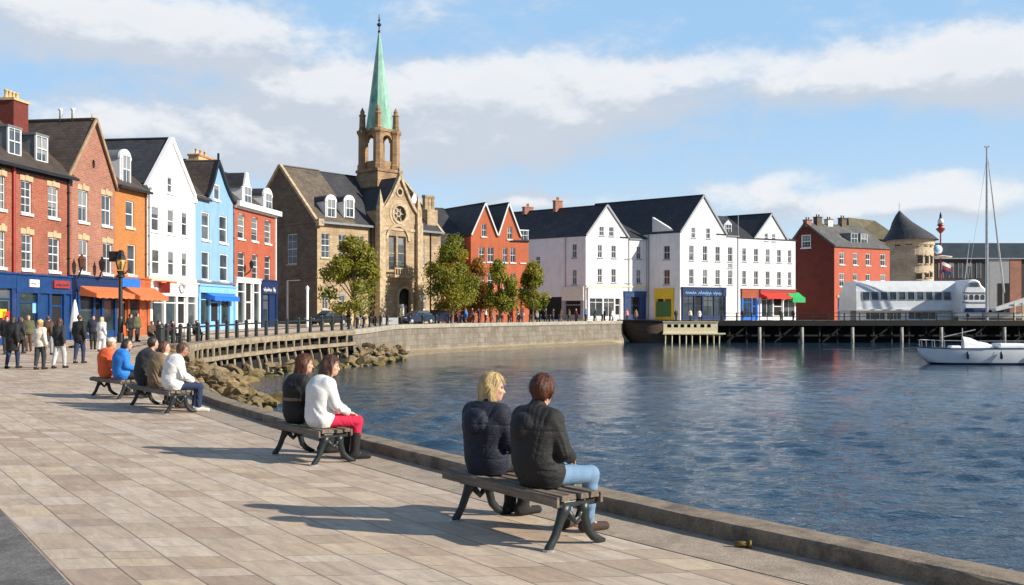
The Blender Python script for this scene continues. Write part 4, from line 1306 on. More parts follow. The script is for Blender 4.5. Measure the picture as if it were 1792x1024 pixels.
    for sx_ in (-1.2, 1.2): g.prism([(-.9, z - .35), (-.02, z - 1.1), (-.02, z - .35)], xa + sx_ - .15, xa + sx_ + .15, axis='x')
    bal = g.build('balcony', M['sandstone_trim'], H.root)
    for v in range(len(bal.data.vertices)):
        pass
    # coping, buttresses and pinnacles of the bay
    g = MB()
    for xe_, sgn in ((xb0, 1), (xb1, -1)):
        pts = []
        for i in range(9):
            t = i / 8; pts.append(bay(xe_ + (xa - xe_) * (t ** .82), -.02, zsd - .1 + (za + .25 - zsd) * t ** 1.12))
        for a, b in zip(pts, pts[1:]): g.bar(a, b, .5, .32)
        boxm(g, bay, xe_ - .42, xe_ + .42, -.42, .35, -.6, zsd - 1.1)
        boxm(g, bay, xe_ - .34, xe_ + .34, -.32, .3, zsd - 1.1, zsd + .45)
        c = bay(xe_, 0, 0)
        g.lathe([(.48, 0), (.40, .1), (.0, 1.9)], (c[0], c[1], zsd + .45), 4, a0=math.pi / 4)
    ring_arch(g, bay, (tw[0][0] + tw[1][1]) / 2, tw[0][3] - .5, 1.55, 1.85, -.16, .0, 0, math.pi, 16)
    boxm(g, bay, xb0 + .4, xb1 - .4, -.12, -.003, zs - .15, zs + .2)
    boxm(g, bay, xb0 + .4, xb1 - .4, -.10, -.003, H.sz(690, 405), H.sz(690, 401))
    c = bay(xa, 0, 0)
    g.lathe([(.22, 0), (.30, .25), (.16, .4), (.24, .75), (.0, 1.2)], (c[0], c[1], za + .2), 8)
    # quatrefoil high in the gable
    ring_arch(g, bay, xa, H.sz(696, 338), .34, .55, -.10, .0, 0, 2 * math.pi, 14)
    g.build('bay_coping', M['sandstone_trim'], H.root)
    g = MB(); cq = H.sz(696, 338)
    g.face([bay(xa + .34 * math.cos(t), -.004, cq + .34 * math.sin(t)) for t in [2 * math.pi * i / 14 for i in range(14)]]); g.build('roundel', M['dark_inside'], H.root)
    rb = MB()
    slab(rb, bay(xb0, .2, zsd), bay(xa, .2, za), bay(xa, 7, za), bay(xb0, 7, zsd), .15); slab(rb, bay(xb1, .2, zsd), bay(xa, .2, za), bay(xa, 7, za), bay(xb1, 7, zsd), .15)
    rb.build('bay_roof', M['slate'], H.root)
    # ---- the tower
    cx, cy = 12.35, 4.15
    dep = 117.0
    Z = lambda py: EYE - (py - HY) / F * dep - H.base
    hs = 1.30
    g = MB()
    zb0, zb1, zb2 = ze, Z(332), Z(304)
    g.box(cx - 2.15, cx + 2.15, cy - 2.15, cy + 2.15, zb0, zb1)
    g.add([(cx-2.3, cy-2.3, zb1), (cx+2.3, cy-2.3, zb1), (cx+2.3, cy+2.3, zb1), (cx-2.3, cy+2.3, zb1), (cx-1.8, cy-1.8, zb2), (cx+1.8, cy-1.8, zb2), (cx+1.8, cy+1.8, zb2), (cx-1.8, cy+1.8, zb2)],
          [(3,2,1,0), (4,5,6,7), (0,1,5,4), (1,2,6,5), (2,3,7,6), (3,0,4,7)])
    g.box(cx - 1.95, cx + 1.95, cy - 1.95, cy + 1.95, zb2, zb2 + .35)
    tw_ = g.build('tower', M['tower_brown'], H.root)
    zt = Z(233)
    g = MB()
    for sx_ in (-1, 1):
        for sy_ in (-1, 1):
            g.lathe([(.74, 0), (.74, .5), (.62, .7), (.60, zt - zb2 - 1.0), (.66, zt - zb2 - .7), (.82, zt - zb2 - .45), (.82, zt - zb2 - .2), (.6, zt - zb2 - .1)], (cx + sx_ * hs, cy + sy_ * hs, zb2 + .35), 8, a0=math.pi / 8)
    # arches between the piers
    for k, (ox, oy, ax) in enumerate(((0, -1, 0), (0, 1, 0), (-1, 0, 1), (1, 0, 1))):
        def mp(x, d, z, ox=ox, oy=oy, ax=ax):
            return (cx + x, cy + oy * (hs + .12) - oy * d, z) if ax == 0 else (cx + ox * (hs + .12) - ox * d, cy + x, z)
        r = hs - .56; zc = zt - 1.15
        n = 8
        for i in range(n):
            a, b = math.pi * i / n, math.pi * (i + 1) / n
            for dd in (0, .5):
                g.face([mp(r * math.cos(a), dd, zc + r * math.sin(a)), mp(r * math.cos(b), dd, zc + r * math.sin(b)), mp(r * math.cos(b), dd, zt + .35), mp(r * math.cos(a), dd, zt + .35)])
            g.face([mp(r * math.cos(a), 0, zc + r * math.sin(a)), mp(r * math.cos(b), 0, zc + r * math.sin(b)), mp(r * math.cos(b), .5, zc + r * math.sin(b)), mp(r * math.cos(a), .5, zc + r * math.sin(a))])
        boxm(g, mp, -hs, hs, -.12, .62, zt + .0, zt + .36)
        boxm(g, mp, -hs, hs, .05, .4, zb2 + .35, zb2 + 1.35)
    g.build('belfry', M['tower_brown'], tw_)
    for sx_ in (-1, 1):
        for sy_ in (-1, 1):
            g = MB(); g.lathe([(.44, 0), (.38, .3), (.34, 1.55), (.44, 1.7), (.24, 1.95), (.28, 2.15), (.0, 2.7)], (cx + sx_ * hs * 1.06, cy + sy_ * hs * 1.06, zt + .3), 8); g.build('pinnacle', M['tower_brown'], tw_)
    g = MB(); top = Z(56)
    zs0 = zt + .2
    g.lathe([(1.62, 0), (1.60, .15), (1.46, 1.0), (.10, top - zs0)], (cx, cy, zs0), 8, a0=R(22.5) + R(17))
    sp = g.build('spire', M['copper'], tw_)
    g = MB(); hgt = Z(25) - top
    g.lathe([(.13, -.1), (.16, .1), (.07, .25), (.07, hgt * .3), (.26, hgt * .38), (.26, hgt * .46), (.06, hgt * .52), (.06, hgt * .6), (.16, hgt * .66), (.05, hgt * .74), (.04, hgt)], (cx, cy, top), 8)
    g.bar((cx - .22, cy, top + hgt * .8), (cx + .22, cy, top + hgt * .8), .05, .05)
    g.build('finial', M['black_iron'], tw_)
church()

# ------------------------------------------------------------------ the houses across the harbour
FU = (.87, .49)
def far_windows(H, rows, mp=None, **kw):
    for h in rows:
        window(H.root, mp or H.front, h, sill=kw.get('sill', 'grey_metal'), bars=kw.get('bars', (1, 1)), pane='glass_far', fw=kw.get('fw', .07), d=.12, arch=kw.get('arch'), wallmat=kw.get('wallmat'))

def twin_orange():
    H = House('gabled_house', 'bright orange house with twin gables seen behind the trees', 'house', (wx(824, 128), 128.0), (.93, .37), 12.0, k=-.25)
    x0, x1, x2 = 0, H.sx(871), H.sx(925)
    xm = H.sx(905)
    za1, za2 = H.sz(850, 357), H.sz(890, 357)
    ze = H.sz(845, 412)
    g1 = H.row([(843, 851)], 392, 414); g2 = H.row([(888, 896)], 397, 419)
    r1 = H.row([(838, 848), (853, 864), (880, 888), (893, 902), (911, 919)], 433, 459, 870)
    r2 = H.row([(838, 848), (853, 864), (880, 888), (893, 902), (911, 919)], 478, 504, 870)
    mb = MB()
    wall_panel(mb, gable_poly(x0, x1, -.5, ze, H.sx(849), za1), [h for h in g1 + r1 + r2 if h[1] < x1], H.front)
    xr = H.sx(912)
    wall_panel(mb, gable_poly(x1, xr, -.5, ze, H.sx(890), za2), [h for h in g2 + r1 + r2 if h[0] > x1 and h[1] < xr], H.front)
    wall_panel(mb, [(xr, -.5), (x2, -.5), (x2, ze - .6), (xr, ze - .6)], [h for h in r1 + r2 if h[0] > xr], H.front)
    side_walls(H, mb, x2, -.5, ze, ze - .6, H.D)
    mb.build('wall', M['paint_orange_far'], H.root)
    far_windows(H, g1 + g2 + r1 + r2, sill='white_paint')
    rm = gable_roof(H, x0, x1, ze, H.sx(849), za1, -.1, H.D, ov=.12)
    gable_roof(H, x1, xr, ze, H.sx(890), za2, -.1, H.D, ov=.1, mb=rm)
    eave_roof(H, xr - 1.5, x2, ze - .6, za2 - .6, ov=.2, mb=rm)
    # the long slope down behind the trees
    rm.build('roof', M['slate'], H.root)
    g = MB()
    for a, b, c, zz in ((x0, H.sx(849), x1, za1), (x1, H.sx(890), xr, za2)):
        g.bar(H.front(a + .04, -.14, ze + .02), H.front(b, -.14, zz + .1), .10, .17); g.bar(H.front(c - .04, -.14, ze + .02), H.front(b, -.14, zz + .1), .10, .17)
    g.build('bargeboard', M['white_paint'], H.root)
    dormer(H.root, H.sx(917), 1.3, ze - .4, ze + .8, .2, 3, kind='flat', roofm='white_paint', k=H.k)
    zt = H.sz(870, 517)
    shopfront(H, x0 + .1, x2 - .1, zt, 'paint_orange_far', [(1, 'w'), (.8, 'd'), (1, 'w'), (.8, 'd'), (1, 'w')], fascia=.35, stall=.5, pil=1.0, z0=-.1, seed=61)
    # a lower slate roofed wing between it and the church
    mb = MB(); wl = -5.5
    P = lambda x, y, z: (x, y, z)
    slab(mb, (wl, 1.0, ze - 1.6), (-.02, 1.0, ze - 1.6), (-.02 - 1.6, 6.5, za1), (wl - 1.6, 6.5, za1), .16); slab(mb, (wl - 1.6, 6.5, za1), (-1.62, 6.5, za1), (-3.2, 12, ze), (wl - 3.2, 12, ze), .16)
    mb.build('wing_roof', M['slate'], H.root)
    mb = MB(); mb.box(wl, -.03, 1.35, 11, -.5, ze - 1.5); mb.build('wing_wall', M['ware_red'], H.root)
    return H
twin_orange()

WK = -.40
def white_near():
    H = House('harbour_house', 'white gabled harbour house with a long shaded flank next to the trees', 'house', (wx(1025, 148), 148.0), FU, 12.5, k=WK, base=1.0)
    xg = H.sx(1100); W = H.sx(1131); za = H.sz(1062, 360); xa = H.sx(1062); ze = H.sz(1026, 413)
    g1 = H.row([(1049, 1057), (1066, 1074)], 397, 413, 1060)
    cols = [(1046, 1054), (1070, 1078), (1094, 1102), (1114, 1122)]
    r1 = H.row(cols, 430, 452, 1080); r2 = H.row(cols, 471, 495, 1080)
    mb = MB()
    wall_panel(mb, gable_poly(0.01, xg, -.6, ze, xa, za), [h for h in g1 + r1 + r2 if h[1] < xg], H.front)
    wall_panel(mb, [(xg, -.6), (W, -.6), (W, ze), (xg, ze)], [h for h in r1 + r2 if h[0] > xg], H.front)
    s1 = H.row([(1009, 1001)], 427, 451, 1005, side=True) + H.row([(1009, 1001)], 472, 498, 1005, side=True) + H.row([(945, 937)], 449, 464, 940, side=True)
    wall_panel(mb, [(0, -.6), (H.D, -.6), (H.D, ze), (0, ze)], s1, H.left)
    mb.face([(W, 0, -.6), (W + WK * H.D, H.D, -.6), (W + WK * H.D, H.D, ze), (W, 0, ze)])
    mb.build('wall', M['stucco_white_far'], H.root)
    far_windows(H, g1 + r1 + r2); far_windows(H, s1, mp=H.left)
    rm = gable_roof(H, 0, xg, ze, xa, za, -.06, H.D + 5, ov=.1)
    eave_roof(H, xg - 1.6, W + .3, ze, za - 1.2, ov=.15, mb=rm)
    rm.build('roof', M['slate'], H.root)
    g = MB()
    for a in (0, xg): g.bar(H.front(a, -.12, ze + .06), H.front(xa, -.12, za + .1), .14, .28)
    boxm(g, H.front, xg, W, -.28, -.15, ze - .2, ze - .08)
    g.build('verge_trim', M['grey_metal'], H.root)
    g = MB(); g.tube([H.front(xg, -.1, .2), H.front(xg, -.1, ze - .1)], .055, 6); g.build('drainpipe', M['grey_metal'], H.root)
    g = MB(); yy = H.ly(990); g.tube([H.left(yy, -.08, 0), H.left(yy, -.08, ze - .1)], .06, 6); g.build('drainpipe', M['grey_metal'], H.root)
    chimney(H.root, xa + WK * 8.5, 8.5, za - .4, za + 1.3, 1.3, .8, 'brick_brown', pots=2, cap='terracotta', axis='y')
    chimney(H.root, xa + WK * 14, 14, za - .4, za + .7, 1.6, .8, 'brick_brown', pots=2, cap='terracotta', axis='y')
    z0 = H.sz(1060, 559); zt = H.sz(1060, 505)
    shopfront(H, .3, H.sx(1086), zt, 'white_paint', [(1.0, 'w'), (.8, 'w'), (.5, 'd')], fascia=1.5, stall=.5, z0=z0, seed=71)
    g = MB(); boxm(g, H.front, 0.05, W, -.10, 0, H.sz(1080, 503), H.sz(1080, 500)); g.build('string_course', M['cream_paint'], H.root)
    s = shopfront(H, H.sx(1092), H.sx(1128), H.sz(1110, 511), 'blue_shop', [(.5, 'p'), (1, 'd'), (.5, 'p')], fascia=.8, stall=.5, z0=z0, seed=72)
    sd0, sd1 = H.ly(1022), H.ly(986)
    shopfront(H, sd0, sd1, H.lz(1005, 503), 'grey_metal', [(1, 'd')], fascia=2.0, fascia_m='stone_sill', z0=z0, mp=H.left, seed=73, pil=.4)
    g = MB(); boxm(g, H.left, sd1 + .3, H.D * .92, -.02, -.001, z0, H.lz(960, 520)); g.build('dark_shopfront', M['dark_inside'], H.root)
    return H
white_near()

def white_tall():
    H = House('harbour_house', 'tallest white gabled harbour house above a dark blue shop', 'house', (wx(1190, 150), 150.0), FU, 18.5, k=WK, base=1.0)
    xg = H.sx(1271); W = H.sx(1291.5); za = H.sz(1232, 343); xa = H.sx(1231); ze = H.sz(1191, 407)
    g1 = H.row([(1210, 1217), (1236, 1243)], 399, 417, 1226)
    cols = [(1206, 1214), (1230, 1238), (1252, 1260), (1274, 1282)]
    r1 = H.row(cols, 431, 457, 1240); r2 = H.row(cols, 472, 498, 1240)
    sm = H.row([(1274, 1282)], 462, 469, 1278)
    mb = MB()
    wall_panel(mb, gable_poly(0.01, xg, -.6, ze, xa, za), [h for h in g1 + r1 + r2 if h[1] < xg], H.front)
    wall_panel(mb, [(xg, -.6), (W, -.6), (W, ze), (xg, ze)], [h for h in r1 + r2 + sm if h[0] > xg], H.front)
    s1 = H.row([(1172, 1161)], 430, 454, 1166, side=True) + H.row([(1172, 1161)], 472, 498, 1166, side=True)
    wall_panel(mb, [(0, -.6), (H.D, -.6), (H.D, ze), (0, ze)], s1, H.left)
    mb.face([(W, 0, -.6), (W + WK * H.D, H.D, -.6), (W + WK * H.D, H.D, ze), (W, 0, ze)])
    mb.build('wall', M['stucco_white_far'], H.root)
    far_windows(H, g1 + r1 + r2 + sm); far_windows(H, s1, mp=H.left)
    rm = gable_roof(H, 0, xg, ze, xa, za, -.06, H.D, ov=.1)
    eave_roof(H, xg - 2.0, W + .2, ze, za - 2.2, ov=.15, mb=rm, y1=9)
    rm.build('roof', M['slate'], H.root)
    g = MB()
    for a in (0, xg): g.bar(H.front(a, -.12, ze + .06), H.front(xa, -.12, za + .1), .14, .28)
    boxm(g, H.front, xg, W, -.28, -.15, ze - .2, ze - .08)
    g.build('verge_trim', M['grey_metal'], H.root)
    # white roof-light hood on the near slope
    dormer(H.root, H.sx(1281), 1.5, ze + .4, ze + 1.6, .6, 3.2, kind='gable', roofm='lead', ztop=ze + 2.4, k=WK)
    g = MB(); g.tube([H.front(W - .1, -.1, .0), H.front(W - .1, -.1, ze + 3.2)], .06, 6); g.build('drainpipe', M['grey_metal'], H.root)
    g = MB(); g.tube([H.left(5.0, -.1, 0), H.left(5.0, -.1, ze - .1)], .09, 6); g.build('drainpipe', M['grey_metal'], H.root)
    # triangular gablet on the flank
    g = MB(); s_ = (za - ze) / (xa - 0)
    A = H.left(1.6, .05, ze + .15); 
    g.prism([(0.9, ze + .2), (4.6, ze + .2), (4.6, ze + 2.6)], 0.15, .55, axis='x')
    for i, v in enumerate(g.v): g.v[i] = (v[0] + WK * v[1], v[1], v[2])
    g.build('gablet', M['stucco_white_far'], H.root)
    z0 = H.sz(1230, 560); zt = H.sz(1230, 504)
    s = shopfront(H, H.sx(1193), H.sx(1268), zt, 'navy_shop', [(1, 'w'), (.7, 'd'), (1, 'w'), (1, 'w')], fascia=1.25, stall=.7, z0=z0, seed=81)
    g = MB()
    scribble(g, lambda x, d, z: H.front(x, d - .25, z), H.sx(1197), H.sx(1264), zt - 1.0, zt - .35, 0, 5, .12); g.build('lettering', M['pale_blue'], s)
    sd0, sd1 = H.ly(1179), H.ly(1148)
    s = shopfront(H, sd0, sd1, H.lz(1160, 506), 'yellow_paint', [(.9, 'w'), (1, 'd')], fascia=1.5, z0=z0, mp=H.left, seed=82, pil=.25)
    g = MB(); boxm(g, H.left, sd0 + .25, sd1 - .25, -.30, -.17, z0 + .5, z0 + 2.8); g.build('shop_screen', M['green_paint'], s)
    return H
white_tall()

def white_end():
    A = (wx(1190, 150) + .0, 150.0)
    T = House('tmp', 'x', 'x', A, FU, 1, base=1.0); s0 = T.sx(1291.8); bpy.data.objects.remove(T.root)
    A = (A[0] + T.u[0] * s0, A[1] + T.u[1] * s0)
    H = House('harbour_house', 'white gabled harbour house at the end of its row, with red and green awnings', 'house', A, FU, 14, k=WK, base=1.0)
    x0, x1 = H.sx(1319), H.sx(1378); W = H.sx(1392); za = H.sz(1350, 375); xa = H.sx(1350); ze = H.sz(1320, 418)
    g1 = H.row([(1338, 1344), (1351, 1357)], 409, 422, 1347)
    cols = [(1299, 1306), (1319.5, 1327), (1340, 1347), (1360, 1367), (1379, 1385)]
    r1 = H.row(cols, 436, 459, 1340); r2 = H.row(cols, 475, 499, 1340)
    mb = MB()
    hs_ = g1 + r1 + r2
    wall_panel(mb, [(0.01, -.6), (W, -.6), (W, ze), (0.01, ze)], [h for h in hs_ if h[3] < ze], H.front)
    wall_panel(mb, [(x0, ze), (x1, ze), (xa, za)], [h for h in hs_ if h[3] >= ze], H.front)
    mb.face([(W, 0, -.6), (W + WK * H.D, H.D, -.6), (W + WK * H.D, H.D, ze), (W, 0, ze)]); mb.face([(0, 0, -.6), (WK * H.D, H.D, -.6), (WK * H.D, H.D, ze), (0, 0, ze)])
    mb.build('wall', M['stucco_white_far'], H.root)
    far_windows(H, hs_)
    rm = gable_roof(H, x0, x1, ze, xa, za, -.06, H.D, ov=.1)
    eave_roof(H, -.3, xa, ze, za - .1, ov=.15, mb=rm); eave_roof(H, xa, W + .1, ze, za - 2.2, ov=.15, mb=rm)
    rm.build('roof', M['slate'], H.root)
    g = MB()
    for a in (x0, x1): g.bar(H.front(a, -.12, ze + .06), H.front(xa, -.12, za + .1), .14, .28)
    g.build('verge_trim', M['grey_metal'], H.root)
    z0 = H.sz(1340, 560); zt = H.sz(1340, 507)
    s = shopfront(H, H.sx(1297), H.sx(1324), zt, 'bright_blue', [(1, 'w'), (.6, 'd')], fascia=1.4, fascia_m='paint_red', z0=z0, seed=91)
    s = shopfront(H, H.sx(1329), H.sx(1390), zt, 'white_paint', [(1, 'w'), (.8, 'd'), (1, 'w')], fascia=.8, fascia_m='red_paint', z0=z0, seed=92)
    awning(s, H.front, H.sx(1328), H.sx(1371), H.sz(1350, 512), 1.3, .7, 'red_cloth', val=.3)
    awning(s, H.front, H.sx(1375), H.sx(1397), H.sz(1388, 512), 1.1, .9, 'green_cloth', val=.7)
white_end()

def warehouse():
    H = House('brick_warehouse', 'red brick warehouse with dark gable end and bright orange red front', 'warehouse', (wx(1460, 165), 165.0), FU, 9.0, k=WK, base=1.0)
    W = H.sx(1557); ze = H.sz(1462, 431); ym = H.ly(1404) ; zr = H.lz(1408, 392)
    c1 = [(1469, 1478), (1493, 1501), (1515, 1523), (1541, 1550)]
    r1 = H.row(c1, 443, 464, 1500); r2 = H.row(c1, 479, 502, 1500)
    dz = H.row([(1466, 1480)], 522, 556, 1473)
    yr = H.D * .5
    mb = MB()
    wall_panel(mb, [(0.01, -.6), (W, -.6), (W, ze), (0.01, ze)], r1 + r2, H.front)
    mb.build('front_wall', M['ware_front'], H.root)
    sw = H.row([(1419, 1402)], 411, 434, 1410, side=True)
    mb = MB()
    D2 = H.ly(1379)
    wall_panel(mb, gable_poly(0, D2, -.6, ze, D2 * .62, zr), sw, H.left)
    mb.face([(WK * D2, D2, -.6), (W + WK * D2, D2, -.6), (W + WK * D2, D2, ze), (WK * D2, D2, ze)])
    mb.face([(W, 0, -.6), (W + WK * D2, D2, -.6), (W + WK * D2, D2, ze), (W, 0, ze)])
    mb.build('gable_wall', M['ware_red'], H.root)  # gable shade put into a deeper red than the lit front
    far_windows(H, r1 + r2, sill='white_paint', arch=.35, wallmat='white_paint', fw=.11)
    for h in sw: window(H.root, H.left, h, bars=(2, 2), fw=.16, sill='white_paint', pane='glass')
    rm = eave_roof(H, 0, W, ze, zr, ov=.25, yr=D2 * .62, y1=D2); rm.build('roof', M['slate_grey'], H.root)
    g = MB(); yq = D2 * .62
    for y0, y1 in ((-.2, yq), (D2 + .2, yq)): g.bar((-.1 + WK * y0, y0, ze), (-.1 + WK * yq, y1, zr + .16), .22, .3)
    g.build('gable_coping', M['slate_grey'], H.root)
    for px, hgt, col in ((1413, .6, 'brick_brown'), (1431, 1.2, 'rubble_dark'), (1450, .9, 'stone_sill'), (1474, 1.3, 'rubble_dark')):
        chimney(H.root, H.sxy(px, yq), yq, zr - .5, zr + hgt, 1.15, .9, col, pots=2, cap='rubble_dark', pot='black_iron' if px > 1410 else 'terracotta', ph=.4)
    for px in (1497, 1514):
        dormer(H.root, H.sxy(px, .9), 1.5, ze + .75, ze + 2.35, .9, 4.2, kind='flat', roofm='lead', k=WK)
    g = MB(); boxm(g, H.front, dz[0][0], dz[0][1], -.03, -.004, H.sz(1473, 560), dz[0][3]); d = g.build('door', M['navy_shop'], H.root)
    g = MB(); boxm(g, H.front, H.sx(1464), H.sx(1490), -.12, -.001, dz[0][3] + .1, dz[0][3] + .5); g.build('door_hood', M['stone_lintel'], H.root)
    return H
warehouse()

def round_tower():
    d = 188.0; cx, cy = wx(1593, d), d
    root = empty('round_tower', (cx, cy, 1.0)); tag(root, 'pale round stone tower under a dark conical roof', 'tower')
    Z = lambda py: EYE - (py - HY) / F * d - 1.0
    r = 4.15
    g = MB(); g.lathe([(r * 1.02, -.6), (r, 2), (r * .985, Z(432)), (r * 1.03, Z(430)), (r * 1.06, Z(422)), (r * 1.06, Z(419))], (0, 0, 0), 32)
    g.build('wall', M['tower_stone'], root, smooth=False)
    g = MB(); n = 32; rr = r * 1.22; top = Z(369); off = wx(1574, d) - cx
    prof = [(1.0, Z(421), 0), (.80, Z(411), off * .12), (.56, Z(400), off * .4), (.36, Z(389), off * .75), (.16, Z(377), off * .95), (.02, top, off)]
    for f, z, o in prof:
        for k in range(n):
            a = 2 * math.pi * k / n; g.v.append((o + rr * f * math.cos(a), rr * f * math.sin(a), z))
    for i in range(len(prof) - 1):
        for k in range(n):
            k2 = (k + 1) % n; g.f.append((i*n+k, i*n+k2, (i+1)*n+k2, (i+1)*n+k)); g.m.append(0)
    g.f.append(tuple(range(n - 1, -1, -1))); g.m.append(0)
    ro = g.build('roof', M['slate'], root)
    g = MB(); g.tube([(off, 0, top - .2), (off, 0, top + 1.7)], [.12, .05], 6); g.bar((off - .3, 0, top + 1.1), (off + .3, 0, top + 1.1), .08, .08); g.build('finial', M['white_paint'], ro)
    for px, p0, p1, wd in ((1577, 423, 431, 8), (1594, 423, 431, 5), (1608, 424, 431, 5), (1618, 424, 432, 4), (1595, 449, 463, 8), (1608, 450, 463, 5), (1618, 450, 463, 4), (1593, 480, 490, 9), (1608, 480, 487, 6), (1617, 478, 486, 5), (1562, 425, 432, 5)):
        x = wx(px, d) - cx; a = math.asin(max(-.95, min(.95, x / r)))
        def mp(u, dd, z, a=a): return ((r * 1.0 - dd) * math.sin(a) + u * math.cos(a), -(r - dd) * math.cos(a) + u * math.sin(a), z)
        w_ = wd / F * d / max(.35, math.cos(a)) / 2
        g = MB(); boxm(g, mp, -w_, w_, -.10, .3, Z(p1), Z(p0)); o = g.build('window', M['dark_inside'], root)
        g = MB(); boxm(g, mp, -w_ - .12, w_ + .12, -.16, .2, Z(p1) - .2, Z(p1) - .002); boxm(g, mp, -w_ - .12, w_ + .12, -.16, .2, Z(p0) + .002, Z(p0) + .2); g.build('frame', M['sandstone_trim'], o)
    return root
round_tower()

def mossy_hall():
    d = 196.0
    H = House('hall', 'hall with a steep mossy roof standing behind the round tower', 'hall', (wx(1488, d), d), (.95, .3), 14, base=1.0)
    W = H.sx(1575); ze = H.sz(1500, 418); zr = H.sz(1515, 376)
    mb = MB(); mb.box(0, W, 0, 14, -.6, ze); mb.build('wall', M['rubble_dark'], H.root)
    g = MB(); xm = H.sx(1515); x3 = W * .95
    A = (-.4, -.4, ze); B = (W + .4, -.4, ze); C = (W + .4, 14.4, ze); D_ = (-.4, 14.4, ze); P = (xm, 5.5, zr); Q = (x3, 7, zr - .3)
    g.add([A, B, C, D_, P, Q], [(0, 1, 5, 4), (1, 2, 5), (2, 3, 4, 5), (3, 2, 1, 0)]); g.build('roof', M['slate_moss'], H.root)
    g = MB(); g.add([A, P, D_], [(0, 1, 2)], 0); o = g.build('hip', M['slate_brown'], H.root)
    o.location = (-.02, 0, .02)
mossy_hall()

def dark_sheds():
    d = 190.0
    H = House('harbour_shed', 'long dark grey harbour shed with an orange end bay', 'shed', (wx(1634, d), d), (1, .02), 16, base=1.0)
    W = H.sx(1900); ze = H.sz(1700, 451); zr = H.sz(1700, 423)
    xo0, xo1, xg = H.sx(1766), H.sx(1786), H.sx(1730)
    mb = MB(); mb.box(0, W, 0, 16, -.6, ze); mb.build('wall', simple('dark cladding', (.030, .026, .024), .7, var=.35, scale=.8), H.root)
    g = MB(); g.add([(-.3, -.5, ze - .1), (W, -.5, ze - .1), (W, 3.5, zr), (-.3, 3.5, zr), (W, 16, zr), (-.3, 16, zr), (-.3, 16, ze), (-.3, -.5, ze - .1)], [(0, 1, 2, 3), (3, 2, 4, 5), (0, 3, 5, 6)])
    g.build('roof', simple('dark sheet roof', (.032, .042, .05), .5, var=.3, scale=.5), H.root)
    g = MB(); boxm(g, H.front, xg, xo0 - .05, -.25, -.01, -.5, ze - .3); g.build('grey_bay', M['grey_metal'], H.root)
    g = MB(); boxm(g, H.front, xo0, xo1, -.3, -.01, -.5, ze - .3); g.build('orange_bay', M['brick_brown'], H.root)
    g = MB(); boxm(g, H.front, 0, W, -.55, -.31, ze - .26, ze - .1); g.build('gutter', M['galv'], H.root)
    for px in (1642, 1660, 1676, 1692, 1708): 
        g = MB(); boxm(g, H.front, H.sx(px), H.sx(px + 9), -.06, -.02, H.sz(px, 487), H.sz(px, 460)); g.build('window', M['glass'], H.root)
    for px in (1745, 1757):
        g = MB(); boxm(g, H.front, H.sx(px), H.sx(px + 8), -.32, -.26, -.2, H.sz(px, 496)); g.build('doorway', M['dark_inside'], H.root)
dark_sheds()
# ------------------------------------------------------------------ harbour edge
def line_between(line, y0, y1):
    return [p for p in line if y0 <= p[1] <= y1]
def dens(line, step):
    """even points along a polyline"""
    out = [line[0]]; acc = 0.0
    for a, b in zip(line, line[1:]):
        L = math.hypot(b[0]-a[0], b[1]-a[1]); t = step - acc
        while t <= L:
            out.append((a[0] + (b[0]-a[0]) * t / L, a[1] + (b[1]-a[1]) * t / L)); t += step
        acc = (acc + L) % step
    return out

# masonry quay
QL = dens(line_between(EL, 78.0, 138), 1.0)
q = empty('quay_wall', (0, 0, 0)); tag(q, 'long curved stone quay wall with a pale coping below the trees', 'wall')
sweep_profile('wall', QL, [(-.02, -.06), (.04, -.28), (.10, -1.2), (.22, -2.2), (.30, -4.2)], M['quay'], parent=q, jitter=.01)
sweep_profile('coping', QL, [(-.65, .005), (-.63, .10), (.12, .10), (.14, -.05), (.14, -.30), (-.0, -.30)], simple('pale coping stone', (.33, .295, .235), .85, var=.25, scale=1.5, bump=.3, bscale=8), parent=q, jitter=.006)
so = sweep_profile('shore', dens(line_between(EL, 80, 134), 1.2), [(.1, -1.5), (.7, -1.68), (1.5, -1.82), (2.6, -2.2)], simple('wet shingle', (.26, .205, .13), .85, var=.35, scale=2.5, bump=.6, bscale=6), zf=lambda x, y: 0, jitter=.12, zjit=.04)
tag(so, kind='structure')

# bank of rough stone from the kerb round to the timber revetment
M['bank'] = aggregate('wet stony bank', (.10, .08, .05), (.24, .19, .115), 3.0, stain=(.05, .045, .03), bmp=1.0)
bo = sweep_profile('embankment', dens([KERBLINE[-3]] + line_between(EL, 36, 54.5), .9), [(-.05, -.03), (.35, -.45), (1.3, -1.25), (2.6, -2.0), (4.2, -2.8)], M['bank'], jitter=.18, zjit=.12)
tag(bo, kind='structure')

